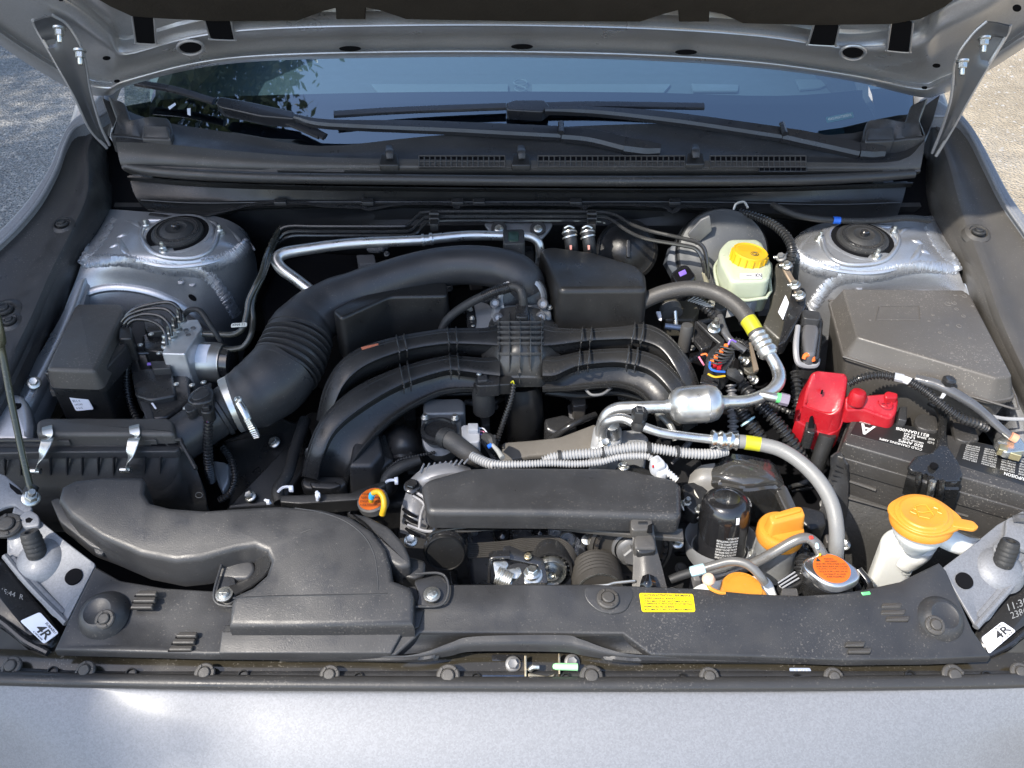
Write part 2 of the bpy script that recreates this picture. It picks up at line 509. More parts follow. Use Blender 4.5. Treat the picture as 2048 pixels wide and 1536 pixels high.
# ================================================================ SETTING: ground, tree
def ground_material():
    m = D.materials.new('gravel_ground'); m.use_nodes = True
    nt = m.node_tree; N = nt.nodes; L = nt.links; b = N['Principled BSDF']
    tc = N.new('ShaderNodeTexCoord'); sx = N.new('ShaderNodeSeparateXYZ'); L.new(tc.outputs['Object'], sx.inputs[0])
    def noise(s, d=4):
        t = N.new('ShaderNodeTexNoise'); t.inputs['Scale'].default_value = s; t.inputs['Detail'].default_value = d
        L.new(tc.outputs['Object'], t.inputs['Vector']); return t
    n1 = noise(1.6); ad = N.new('ShaderNodeMath'); ad.operation = 'MULTIPLY_ADD'; ad.inputs[1].default_value = 3.0
    L.new(n1.outputs['Fac'], ad.inputs[0]); L.new(sx.outputs[0], ad.inputs[2])
    mr = N.new('ShaderNodeMapRange'); mr.inputs['From Min'].default_value = 2.6; mr.inputs['From Max'].default_value = 4.2
    L.new(ad.outputs[0], mr.inputs['Value'])
    v = N.new('ShaderNodeTexVoronoi'); v.inputs['Scale'].default_value = 75; L.new(tc.outputs['Object'], v.inputs['Vector'])
    sp = N.new('ShaderNodeSeparateColor'); L.new(v.outputs['Color'], sp.inputs[0])
    r1 = N.new('ShaderNodeValToRGB'); r1.color_ramp.elements[0].color = (.145, .14, .13, 1); r1.color_ramp.elements[1].color = (.34, .33, .31, 1)
    r2 = N.new('ShaderNodeValToRGB'); r2.color_ramp.elements[0].color = (.28, .225, .15, 1); r2.color_ramp.elements[1].color = (.56, .47, .34, 1)
    L.new(sp.outputs[0], r1.inputs[0]); n2 = noise(9, 6); L.new(n2.outputs['Fac'], r2.inputs[0])
    mx = N.new('ShaderNodeMixRGB'); L.new(mr.outputs[0], mx.inputs[0]); L.new(r1.outputs[0], mx.inputs[1]); L.new(r2.outputs[0], mx.inputs[2])
    n3 = noise(.7, 5); mx2 = N.new('ShaderNodeMixRGB'); mx2.blend_type = 'MULTIPLY'; mx2.inputs[0].default_value = .6
    r3 = N.new('ShaderNodeValToRGB'); r3.color_ramp.elements[0].position = .35; r3.color_ramp.elements[0].color = (.55, .55, .55, 1); r3.color_ramp.elements[1].position = .6
    L.new(n3.outputs['Fac'], r3.inputs[0]); L.new(mx.outputs[0], mx2.inputs[1]); L.new(r3.outputs[0], mx2.inputs[2])
    L.new(mx2.outputs[0], b.inputs['Base Color']); b.inputs['Roughness'].default_value = .9
    bp = N.new('ShaderNodeBump'); bp.inputs['Strength'].default_value = .8; bp.inputs['Distance'].default_value = .02
    L.new(v.outputs['Distance'], bp.inputs['Height']); L.new(bp.outputs['Normal'], b.inputs['Normal'])
    return m
GM = ground_material()
g = obj('ground', ([Vector((x, y, 0)) for x, y in ((-300, -300), (300, -300), (300, 300), (-300, 300))], [(0, 1, 2, 3)]), GM, kind='structure')
# loose stones on the gravel where it shows beside the car
V, Fc = [], []
for k in range(9000):
    if k % 2: x, y = random.uniform(-4.6, -1.7), random.uniform(2.2, 8.5)
    else: x, y = random.uniform(1.7, 5.0), random.uniform(2.0, 8.5)
    s = random.choice((.005, .006, .008, .010, .013)) * random.uniform(.7, 1.4); o = len(V); a = random.random() * 6
    for dx, dy, dz in ((1, 0, 0), (0, 1, 0), (-1, .2, 0), (0, -1, 0), (.2, .1, .55)):
        V.append(Vector((x + s * (dx * math.cos(a) - dy * math.sin(a)), y + s * (dx * math.sin(a) + dy * math.cos(a)) * .8, s * dz)))
    Fc += [(o, o + 1, o + 4), (o + 1, o + 2, o + 4), (o + 2, o + 3, o + 4), (o + 3, o, o + 4)]
obj('loose_gravel', (V, Fc), M('stone_grey', (.30, .29, .27), .85, var=.5, vscale=60), kind='stuff', smooth=False)

LEAF = M('green_leaves', (.065, .085, .03), .5, var=.5, vscale=2)
BARK = M('bark', (.09, .07, .05), .9, bump=1, bscale=20)
def tree(name_label, trunk, crown, n, size, seed):
    rnd = random.Random(seed)
    t = T('leafy_tree', name_label, 'tree')
    b = Vector(trunk)
    top = Vector((crown[0][0], crown[0][1], crown[0][2]))
    gs = [tube([b, b + Vector((.15, .1, 2.5)), b.lerp(top, .55) + Vector((-.2, .2, .5)), top], [.22, .17, .12, .04], n=9)]
    for c in crown[1:]:
        s = b.lerp(top, rnd.uniform(.35, .75)); c = Vector(c[:3])
        gs.append(tube([s, s.lerp(c, .5) + Vector((0, 0, .35)), c], [.08, .05, .015], n=6))
    obj('trunk', join(*gs), BARK, t)
    V, Fc = [], []
    for i in range(n):
        c = rnd.choice(crown); rr = c[3]
        k = rnd.randrange(26); r2 = random.Random(seed * 131 + k * 7 + int(c[0] * 100))
        cl = Vector((r2.gauss(0, 1), r2.gauss(0, 1), r2.gauss(0, .75))).normalized() * rr * r2.uniform(.35, 1.0)
        p = Vector(c[:3]) + cl + Vector((rnd.gauss(0, 1), rnd.gauss(0, 1), rnd.gauss(0, .8))) * rr * .17
        a = Vector((rnd.gauss(0, 1), rnd.gauss(0, 1), rnd.gauss(0, .5))).normalized() * size * rnd.uniform(.6, 1.3)
        w = a.cross(Vector((rnd.gauss(0, 1), rnd.gauss(0, 1), rnd.gauss(0, 1)))).normalized() * a.length * .45
        o = len(V); V += [p - a, p + w - a * .1, p + a, p - w - a * .1]; Fc.append((o, o + 1, o + 2, o + 3))
    obj('crown', (V, Fc), LEAF, t, smooth=False)
    return t
tree('tall leafy tree left of the car, seen mirrored in the windshield', (-4.2, 5.2, 0),
     [(-3.9, 4.6, 7.6, 1.5), (-3.2, 3.5, 6.6, 1.1), (-4.6, 2.6, 7.4, 1.3), (-5.3, 4.0, 7.0, 1.5), (-4.3, 5.8, 8.4, 1.4), (-3.6, 2.6, 7.6, .8)], 62000, .05, 5)
tree('second leafy tree farther left, beyond the gravel', (-8.2, 6.0, 0),
     [(-7.8, 5.5, 9.5, 1.9), (-7.0, 4.2, 8.2, 1.6), (-8.8, 4.4, 8.0, 1.6), (-8.0, 7.4, 8.6, 1.9), (-6.6, 6.6, 7.0, 1.4)], 26000, .09, 9)

tree('spreading leafy tree nearest the left fender, shading the gravel', (-8.6, -2.8, 0),
     [(-8.2, -1.6, 8.0, 1.5), (-4.72, -2.22, 7.6, .42), (-5.34, -3.2, 7.6, .42), (-7.5, -2.9, 8.4, 1.0), (-7.7, .7, 7.4, 1.5), (-7.0, -.55, 7.6, .85), (-9.0, 1.8, 7.8, 1.6)], 42000, .06, 13)

# ================================================================ HOOD
HO, HU = Vector((0, 1.36, 1.315)), Vector((0, -.665, .747))
HN = Vector((0, -.747, -.665))                                       # faces the camera
def HP(u, v, o=0.0):
    d = ray(u, v); c = Vector((0, 0, CAM_Z))
    s = (HO + HN * o - c).dot(HN) / d.dot(HN)
    return c + d * s
hood = T('car_hood', 'silver car hood propped open, seen from beneath with its dark insulation pad', 'hood')
bot = [(-110, 10), (40, 116), (150, 180), (215, 190), (250, 172), (380, 138), (520, 121), (760, 114), (1024, 113), (1300, 120), (1520, 135), (1700, 160), (1835, 192), (1880, 188), (1960, 150), (2100, 60)]
mid = 1024
rows = []
edge = [.010 if i in (2, 3, 12, 13) else 0.0 for i in range(16)]
for dv, o, sc in ((0, -.004, 1), (-5, .006, 1), (-11, .006, 1), (-16, -.006, 1), (-24, -.004, 1), (-40, -.002, 1), (-54, .012, 1), (-63, .020, 1), (-76, .012, 1), (-84, .004, 1), (-100, -.012, 1), (-150, -.012, 1)):
    row = []
    for i, (u, v) in enumerate(bot):
        k = 1.0 if 4 <= i <= 11 else (1.6 if i in (3, 12) else 2.1)
        row.append(HP(u, v + dv * k, o))
    rows.append(row)
last = rows[-1]
up_row = [Vector((p.x * .97, .70 + .05 * abs(p.x), 2.06 - .06 * abs(p.x))) for p in last]
rows.append([a.lerp(b, .5) for a, b in zip(last, up_row)]); rows.append(up_row)
obj('inner_panel', patch(rows, 5, 3, .0012), SILH, hood)
outer = [[p - HN * .03 + Vector((p.x * .015, 0, 0)) for p in r] for r in (rows[0], rows[-1])]
obj('outer_skin', patch(outer, 3, 2, .001), SIL, hood)
padb = [(150, -60), (195, 0), (219, 14), (263, 34), (308, 38), (427, 44), (595, 43), (650, 23), (671, 18), (672, 40), (731, 40), (732, 17), (765, 24), (812, 40), (1024, 44), (1280, 45), (1330, 29), (1356, 22), (1358, 45), (1418, 45), (1419, 25), (1445, 30), (1485, 48), (1620, 52), (1780, 50), (1840, 40), (1890, 15), (1910, 0), (1960, -60)]
pts = [HP(u, v, .0255) for u, v in padb]
pts += [HO + HU * .86 + Vector((.58, 0, 0)) + HN * .02, HO + HU * .86 + Vector((-.58, 0, 0)) + HN * .02]
obj('insulation_pad', plate(pts, .012, .003, 0, n=HN), PAD, hood)
for q in ([(264, 30), (308, 33), (312, 88), (272, 86)], [(409, 40), (462, 42), (470, 80), (421, 78)],
          [(1628, 48), (1679, 50), (1670, 92), (1616, 89)], [(1782, 44), (1826, 44), (1819, 105), (1774, 101)]):
    obj('slot_recess', plate([HP(u, v, .0225) for u, v in q], .002, .0006, .006, n=HN), VOID, hood)
    rim = [HP(u, v, .0215) for u, v in q]
    obj('slot_lip', tube([rim[1], rim[1].lerp(rim[2], .9), rim[2], rim[3], rim[3].lerp(rim[0], .1), rim[0]], .0017, n=8, seg=4), SILH, hood)
for (u, v, a, b_, o) in ((381, 95, 22, 11, .019), (1706, 105, 21, 11, .019), (213, 117, 8, 4, .012), (1873, 132, 8, 4, .012), (57, 2, 9, 5, .010), (2034, 17, 9, 7, .010), (122, 0, 5, 3, .01), (700, 98, 22, 5, .004), (1044, 94, 22, 5, .004), (1372, 105, 22, 5, .004), (1849, 176, 6, 3, .012), (234, 163, 6, 3, .012)):
    ring = [HP(u + a * math.cos(t * .3927), v + b_ * math.sin(t * .3927), o + .006) for t in range(16)]
    obj('round_hole', plate(ring, .001, .0003, 0, n=HN), VOID if a > 9 or b_ > 3 else VOID, hood)
    if a > 9 and b_ > 6:
        ring = [HP(u + (a + 4) * math.cos(t * .3927), v + (b_ + 3) * math.sin(t * .3927), o + .005) for t in range(16)]
        obj('hole_flange', tube(ring + [ring[0]], .0026, n=8, seg=2), SILH, hood)

def hinge(path_o, path_i, bolts, lab):
    h = D.objects.new('hinge_arm', None); COL.objects.link(h); h.parent = hood; h['label'] = lab
    s0 = HP(*path_i[0], .028).y / ray(*path_i[0]).y; s1 = P(*path_i[-1], .03).y / ray(*path_i[-1]).y
    def pt(u, v, k): return PS(u, v, s0 + (s1 - s0) * k)   # from the hood down to the body
    ks = [0, .1, .25, .5, .8, 1]
    a = [pt(u, v, k) for (u, v), k in zip(path_o, ks)]; b = [pt(u, v, k) for (u, v), k in zip(path_i, ks)]
    mid = [(p + q) / 2 - HN * 0 + Vector((0, .006, 0)) for p, q in zip(a, b)]
    obj('arm_plate', patch([a, mid, b], 6, 4, .003), DSTEEL, h)
    obj('arm_edge', tube(a, .0028, n=8), SILH, h)
    obj('arm_edge', tube(b, .0024, n=8), SILH, h)
    for u, v in bolts:
        fastener('nut', PS(u, v, s0 - .004 + (s1 - s0) * (.02 if v < 90 else .12)), h, .0088, (HN + Vector((0, 0, -.5))), name='nut')
    return h
DSTEEL = M('hinge_steel', (.13, .135, .14), .42, metal=.7, coat=.2, var=.15)
hinge([(66, 40), (76, 62), (108, 118), (148, 190), (180, 258), (214, 296)], [(104, 30), (136, 52), (166, 106), (180, 180), (200, 250), (219, 290)], [(119, 58), (160, 103)],
      'dark steel hinge arm bolted to the raised hood at the left of the photo')
hinge([(2020, 50), (2012, 72), (1978, 128), (1936, 200), (1902, 262), (1872, 312)], [(1974, 42), (1944, 70), (1912, 120), (1902, 198), (1882, 262), (1864, 306)], [(1968, 78), (1925, 124)],
      'sunlit steel hinge arm bolted to the raised hood at the right of the photo')

# ================================================================ WINDSHIELD, DASHBOARD, WIPERS
WO, WN = Vector((0, 1.38, 1.175)), Vector((0, -.45, .893)).normalized()
def WP(u, v, o=0.0):
    d = ray(u, v); c = Vector((0, 0, CAM_Z))
    s = (WO + WN * o - c).dot(WN) / d.dot(WN)
    return c + d * s
def glass_material():
    m = D.materials.new('windshield_glass'); m.use_nodes = True
    nt = m.node_tree; N = nt.nodes; L = nt.links; N.remove(N['Principled BSDF'])
    tr = N.new('ShaderNodeBsdfTransparent'); tr.inputs[0].default_value = (.55, .66, .68, 1)
    gl = N.new('ShaderNodeBsdfGlossy'); gl.inputs['Roughness'].default_value = .015; gl.inputs[0].default_value = (.74, .84, .90, 1)
    fr = N.new('ShaderNodeFresnel'); fr.inputs['IOR'].default_value = 1.75
    ml = N.new('ShaderNodeMath'); ml.operation = 'MULTIPLY'; ml.inputs[1].default_value = 3.0
    L.new(fr.outputs[0], ml.inputs[0])
    mx = N.new('ShaderNodeMixShader'); L.new(ml.outputs[0], mx.inputs[0]); L.new(tr.outputs[0], mx.inputs[1]); L.new(gl.outputs[0], mx.inputs[2])
    L.new(mx.outputs[0], N['Material Output'].inputs[0])
    return m
GLASS = glass_material()
FRIT = M('black_glass_border', (.014, .018, .032), .3, spec=.3, rvar=0)
wind = T('windshield', 'blue tinted car windshield mirroring sky and trees behind the wipers', 'windshield')
def bowed(pts, o=0):                                        # slight bow of the glass across its width
    return [WP(u, v, o) - WN * (.045 * WP(u, v).x ** 2) for u, v in pts]
us = [238, 340, 520, 760, 1024, 1300, 1560, 1730, 1838]
obj('glass', patch([bowed([(u, 310 if j == 0 else v) for u in us]) for j, v in ((0, 310), (1, 240), (1, 150), (1, 60), (1, -60), (1, -200))], 4, 4), GLASS, wind)
obj('black_border', patch([bowed([(u, v) for u in us], -.006) for v in (312, 240)] + [bowed([(u, 183 + (max(0, u - 1600) * -.14) + max(0, 330 - u) * .12) for u in us], -.006)], 4, 4), FRIT, wind)
sticker('serial_plate', [WP(u, v, .003) for u, v in ((1654, 246), (1708, 235), (1705, 224), (1651, 235))], M('serial_plate_tint', (.10, .20, .25), .4), wind,
        [('4S4GUHL61T3838316', .06, .3, .92, .75)], WINK)
for q in ([(336, 214), (350, 205), (352, 209), (339, 219)], [(374, 217), (381, 216), (381, 231), (375, 229)]):
    obj('reflected_tag', plate([WP(u, v, .003) for u, v in q], .0005, .0002, 0), WHL, wind)
dash = T('dashboard', 'dark dashboard top under the windshield with two long defroster slots', 'dashboard')
DSH = M('dashboard_skylit_grey', (.13, .18, .21), .7, bump=.4, bscale=200)  # pad and slot greys tinted blue for sky light in the windshield
obj('pad', patch([[PZ(u, v, z) for u in (300, 550, 1024, 1500, 1770)] for v, z in ((330, 1.05), (240, 1.07), (195, 1.115), (150, 1.12), (110, 1.12), (-100, 1.12))], 4, 4), DSH, dash)
VNT = M('vent_skylit_grey', (.20, .27, .31), .5)
for q in ([(742, 168), (1016, 168), (1016, 184), (756, 184)], [(1064, 168), (1342, 168), (1328, 184), (1064, 184)], [(1382, 167), (1478, 169), (1476, 181), (1386, 181)], [(1590, 158), (1680, 160), (1640, 175), (1600, 178)]):
    obj('defroster_slot', plate([PZ(u, v, 1.126) for u, v in q], .004, .001, .002), VNT, dash)
for (u, v, a) in ((1041, 165, 12), (1041, 178, 10)):
    obj('sensor_bezel', tube([PZ(u + a * 1.1 * math.cos(t * .7854), v + a * .5 * math.sin(t * .7854), 1.128) for t in range(9)], .0015, n=6, seg=3), VNT, dash)
# body shell behind: keeps daylight out of the cabin and under the hood
cab = T('cabin_shell', 'silver car roof and pillars beyond the raised hood', 'car body')
obj('roof', patch([[Vector((x, y, z)) for x in (-.62, -.3, 0, .3, .62)] for y, z in ((2.05, 1.52), (2.4, 1.58), (3.4, 1.56))], 4, 4, .02), SIL, cab)
obj('cabin_floor', plate([Vector((-.85, 1.45, .55)), Vector((.85, 1.45, .55)), Vector((.85, 4.2, .55)), Vector((-.85, 4.2, .55))], .1, .01), VOID, cab)
for s in (-1, 1):
    obj('cabin_side', patch([[Vector((s * .72, y, .3)), Vector((s * .76, y, .95)), Vector((s * .66, y, 1.10 if y < 1.5 else 1.25))] for y in (1.34, 1.6, 2.2, 4.2)], 3, 3, .02), SIL, cab)
    obj('pillar', tube([Vector((s * .795, 1.38, 1.10)), Vector((s * .76, 1.6, 1.25)), Vector((s * .66, 2.05, 1.52))], .03, n=10), SIL, cab)
obj('rear_bulkhead', plate([Vector((-.8, 4.2, 1.55)), Vector((.8, 4.2, 1.55)), Vector((.8, 4.24, 1.55)), Vector((-.8, 4.24, 1.55))], 1.2, .01), VOID, cab)

WIP = M('wiper_satin_black', (.02, .021, .024), .3, coat=.15, var=.1)
def wiper(lab, blade, holder, arm, head, cap, spoil=.0075):
    w = T('windshield_wiper', lab, 'wiper', 'windshield wipers')
    W2 = lambda l, o: [WP(u, v, o) for u, v in l]
    for seg in blade:
        obj('blade', tube(W2(seg, .014), spoil, n=8, sec=(1, .55, .8), up=WN), WIP, w)
        obj('rubber_edge', tube([p + Vector((0, -.004, 0)) for p in W2(seg, .007)], .0022, n=6), RUB, w)
    obj('blade_holder', plate(W2(holder, .030), .022, .003, .004, n=WN), WIP, w)
    obj('arm', strip(W2(arm, .034), [.010, .016, .023, .026], .012, up=WN), WIP, w)
    obj('arm_head', strip(W2(head, .036), [.026, .029, .030], .014, up=WN), WIP, w)
    obj('pivot_cap', strip(W2(cap, .037), [.031, .031, .022], .018, up=WN), WIP, w)
    p = WP(*arm[-1], .036)
    obj('hinge_pin', tube([p - Vector((0, .013, .0)), p + Vector((0, .013, .008))], .005, n=8), WIP, w)
    return w
wiper('black wiper whose long arm crosses below the other blade, pivot near the middle',
      [[(272, 166), (350, 180), (428, 203)], [(590, 242), (610, 252), (650, 274)], [(520, 222), (590, 250), (640, 272)]],
      [(430, 205), (440, 192), (500, 203), (588, 222), (588, 238), (520, 232), (440, 214)],
      [(588, 230), (655, 242), (860, 248), (1122, 260)], [(1124, 262), (1180, 266), (1252, 283)], [(1250, 283), (1290, 288), (1322, 292)])
wiper('black wiper with its pivot near the right corner of the windshield',
      [[(668, 229), (800, 221), (1012, 213)], [(1080, 212), (1200, 210), (1408, 213)]],
      [(1012, 205), (1030, 199), (1088, 199), (1100, 212), (1085, 224), (1014, 220)],
      [(1090, 216), (1180, 216), (1340, 230), (1566, 262)], [(1568, 262), (1620, 272), (1722, 294)], [(1722, 293), (1745, 295), (1772, 298)])

# ================================================================ COWL
cowl = T('cowl_cover', 'black plastic cowl below the windshield with vent grilles and a rubber seal', 'cowl')
def CW(u, v, o=0): return P(u, v, .015 + o)
top = [[CW(u, v, o) for u, v, o in r] for r in (
    [(205, 196, .03), (300, 238, .0), (480, 268, -.0), (640, 292, -.0), (860, 272, 0), (1160, 252, 0), (1430, 248, 0), (1660, 270, 0), (1800, 240, .0), (1880, 190, .02)],
    [(228, 262, .02), (330, 272, .0), (480, 290, -.004), (640, 308, -.004), (860, 302, -.006), (1160, 295, -.006), (1430, 296, -.006), (1660, 302, -.006), (1780, 290, -.02), (1862, 250, .01)],
    [(232, 284, .02), (330, 290, .008), (480, 304, .004), (640, 315, .002), (860, 320, .002), (1160, 322, .002), (1430, 322, .002), (1660, 326, .002), (1800, 322, .006), (1848, 282, .02)])]
obj('top_panel', patch(top, 4, 4, .003), PL, cowl)
front = [[CW(u, v, o) for u, v, o in r] for r in (
    [(232, 284, .022), (330, 288, .010), (480, 303, .006), (640, 314, .004), (860, 319, .004), (1160, 321, .004), (1430, 321, .004), (1660, 325, .004), (1800, 321, .008), (1850, 280, .022)],
    [(236, 308, .014), (330, 312, .008), (480, 322, .004), (640, 330, .002), (860, 334, .001), (1160, 336, .001), (1430, 336, .001), (1660, 337, .001), (1790, 334, .002), (1846, 310, .012)],
    [(244, 334, -.004), (330, 335, -.008), (480, 340, -.008), (640, 344, -.010), (860, 344, -.012), (1160, 345, -.012), (1430, 345, -.012), (1660, 345, -.012), (1790, 344, -.008), (1840, 340, -.004)],
    [(262, 345, -.03), (330, 349, -.03), (480, 352, -.03), (640, 352, -.03), (860, 352, -.03), (1160, 352, -.03), (1430, 352, -.03), (1660, 350, -.03), (1790, 347, -.03), (1835, 345, -.03)])]
obj('front_rim', patch(front, 4, 4, .003), PLW, cowl)
obj('rubber_seal', tube([CW(u, v, -.006) for u, v in ((250, 332), (300, 342), (400, 350), (560, 356), (800, 359), (1100, 362), (1400, 362), (1600, 360), (1740, 354), (1828, 348))], [.0065, .0085] + [.009] * 6 + [.0085, .007], n=14), RUBS := M('seal_rubber', (.035, .034, .033), .38, bump=.3, bscale=300, specks=.2), cowl)
obj('seal_flange', patch([[P(u, v + 10, -.012) for u, v in ((255, 342), (500, 358), (1024, 366), (1500, 366), (1826, 354))], [P(u, v + 14, -.03) for u, v in ((258, 345), (500, 362), (1024, 368), (1500, 368), (1822, 358))]], 4, 3, .002), PLD, cowl)
low = [[P(u, v, h) for u, v, h in r] for r in (
    [(258, 350, -.03), (400, 366, -.03), (600, 376, -.03), (1024, 380, -.03), (1400, 380, -.03), (1650, 374, -.03), (1815, 362, -.03)],
    [(272, 395, -.05), (400, 402, -.05), (600, 400, -.05), (1024, 400, -.05), (1400, 400, -.05), (1650, 405, -.05), (1805, 402, -.05)],
    [(300, 424, -.055), (430, 434, -.06), (520, 415, -.06), (1024, 412, -.06), (1400, 420, -.06), (1650, 440, -.055), (1790, 445, -.055)],
    [(300, 430, -.2), (430, 440, -.25), (520, 425, -.25), (1024, 425, -.25), (1400, 425, -.25), (1650, 445, -.2), (1790, 450, -.2)])]
obj('lower_wall', patch(low, 4, 4, .003), PLD, cowl)
ln = [(282, 400), (400, 406), (600, 404), (1024, 404), (1400, 404), (1650, 409), (1800, 405)]
obj('wall_ridge', tube([P(u, v, -.047) for u, v in ln], .0012, n=6), PL, cowl)
for k, (u0, u1) in enumerate(((838, 1010), (1076, 1370), (1420, 1612))):
    bars = []
    n = int(round((u1 - u0) / 10.9))
    rowsv = [(314, 322), (324, 334)] + ([] if k < 2 else [])
    obj('grille_opening', plate([CW(u0, 312, .0035), CW(u1, 313, .0035), CW(u1, 334, .002), CW(u0, 334, .002)], .002, .0003, 0), VOID, cowl)
    for i in range(n + 1):
        u = u0 + (u1 - u0) * i / n
        bars.append(tube([CW(u, 312, .005), CW(u, 323, .0055), CW(u, 334, .004)], .0011, n=4, seg=1))
    for v in (312, 323, 334): bars.append(tube([CW(u0, v, .005), CW(u1, v, .005)], .0013, n=4, seg=1))
    o = obj('vent_grille', join(*bars), PLW, cowl, smooth=False)
obj('grille_opening', plate([CW(1518, 335, .0035), CW(1613, 335, .0035), CW(1613, 342, .002), CW(1518, 342, .002)], .002, .0003, 0), VOID, cowl)
obj('vent_grille', join(*[tube([CW(1518 + i * 10.5, 333, .004), CW(1518 + i * 10.5, 343, .004)], .0009, n=4, seg=1) for i in range(10)], tube([CW(1518, 343, .004), CW(1613, 343, .004)], .0013, n=4, seg=1)), PL, cowl, smooth=False)
for u in (778, 1042, 1390):
    v = 316 if u < 1300 else 314
    c = CW(u, v, .006)
    obj('panel_hook', plate([CW(u - 20, v + 14, .008), CW(u + 20, v + 14, .008), CW(u + 16, v - 10, .010), CW(u - 16, v - 10, .010)], .01, .002, .004), PLD, cowl)
    obj('hook_tongue', tube([CW(u, v - 22, .012), CW(u + 1, v - 12, .022), CW(u + 2, v + 2, .016)], [.006, .0075, .006], n=10, sec=(1, .6, .8)), PL, cowl)
def end_cap(f, lab_):
    a = [f(u, v, o) for u, v, o in ((215, 190, .035), (250, 205, .035), (262, 240, .03), (300, 232, .03), (338, 236, .02), (346, 262, .012), (342, 283, .01), (290, 277, .012), (252, 272, .018), (218, 270, .025), (232, 235, .035))]
    return a
L_ = lambda u, v, o: P(u, v, .015 + o)
R_m = lambda u, v, o: P(2072 - u, v + 4, .015 + o)
for f in (L_, R_m):
    obj('end_cap', plate(end_cap(f, ''), .03, .004, .006), PL, cowl)
    q = [f(u, v, o) for u, v, o in ((285, 250, .026), (338, 252, .028), (342, 278, .02), (282, 276, .02))]
    obj('end_block', plate(q, .02, .004, .005), PL, cowl)

# ================================================================ FENDERS with inner trim
def fender(f, inner, outer, trim_mid, trim_in, trim_low, clips, lab, dark):
    t = T('front_fender', lab, 'fender', 'front fenders')
    rows = []
    for (a, b) in zip(inner, outer):
        A = f(*a, .020); B = A.lerp(f(*b, .015), .55); s = -1 if B.x < A.x else 1
        rows.append([A - UP * .02 - Vector((s * .002, 0, 0)), A, A.lerp(B, .35) + UP * .004, B, B + Vector((s * .010, 0, -.05)), B + Vector((s * .02, 0, -.25)), B + Vector((s * .02, 0, -.75))])
    obj('body_panel', patch(rows, 4, 4, .0), SIL, t)
    lip = [f(u, v, .023) for u, v in inner]
    obj('flange_edge', tube(lip, .003, n=8), SIL, t)
    tr = []
    for a, m, i, l in zip(inner, trim_mid, trim_in, trim_low):
        tr.append([f(*a, .014), f(*m, .0), f(*i, -.006), f(*l, -.10), f(*l, -.28)])
    obj('inner_trim', patch(tr, 5, 4, .003), PL if dark else PLW, t)  # sunlit side gets the lighter trim plastic, shaded side the darker
    for (u, v, s) in clips:
        c = f(u, v, .006)
        ring = lathe(c, DN, [(s * 2.1, -.012), (s * 1.9, -.004), (s * 1.35, -.001), (s * 1.1, -.006), (0, -.006)], 28)
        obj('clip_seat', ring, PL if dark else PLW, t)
        fastener('clip', c, t, s, mat=RUB, name='push_clip')
    return t
fi = [(219, 219), (191, 236), (150, 256), (130, 290), (113, 338), (79, 400), (34, 455), (-30, 520), (-160, 680), (-320, 900), (-420, 1100)]
fo = [(190, 160), (164, 205), (137, 240), (110, 290), (85, 345), (34, 410), (-15, 460), (-90, 530), (-260, 700), (-420, 900), (-520, 1100)]
tm = [(222, 225), (197, 245), (165, 280), (158, 320), (150, 370), (115, 440), (70, 510), (25, 590), (-60, 720), (-180, 900), (-260, 1100)]
ti = [(224, 228), (200, 255), (182, 300), (184, 350), (180, 400), (150, 470), (105, 560), (62, 660), (-5, 790), (-120, 960), (-200, 1100)]
tl = [(226, 232), (215, 275), (222, 330), (226, 390), (222, 440), (196, 510), (140, 600), (92, 700), (20, 850), (-80, 1000), (-150, 1120)]
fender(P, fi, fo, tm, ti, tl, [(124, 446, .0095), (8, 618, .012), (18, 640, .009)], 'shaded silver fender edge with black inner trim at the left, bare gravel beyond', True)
gi = [(1866, 232), (1890, 233), (1915, 238), (1943, 273), (1974, 335), (2008, 403), (2048, 462), (2100, 540), (2230, 720), (2400, 950)]
go = [(1885, 175), (1905, 205), (1930, 230), (1960, 270), (1996, 330), (2034, 395), (2080, 450), (2150, 530), (2320, 720), (2500, 950)]
gm = [(1864, 236), (1880, 250), (1900, 270), (1925, 320), (1950, 380), (1975, 450), (2005, 530), (2045, 620), (2110, 760), (2250, 980)]
gn = [(1862, 240), (1872, 262), (1882, 300), (1895, 350), (1906, 400), (1925, 460), (1965, 560), (1992, 640), (2048, 760), (2160, 980)]
gl = [(1860, 246), (1858, 285), (1852, 330), (1850, 390), (1862, 440), (1882, 500), (1930, 600), (1965, 680), (2020, 790), (2120, 990)]
fender(P, gi, go, gm, gn, gl, [(1958, 462, .0105)], 'sunlit silver fender edge with dusty black inner trim at the right, beside pale gravel', False)

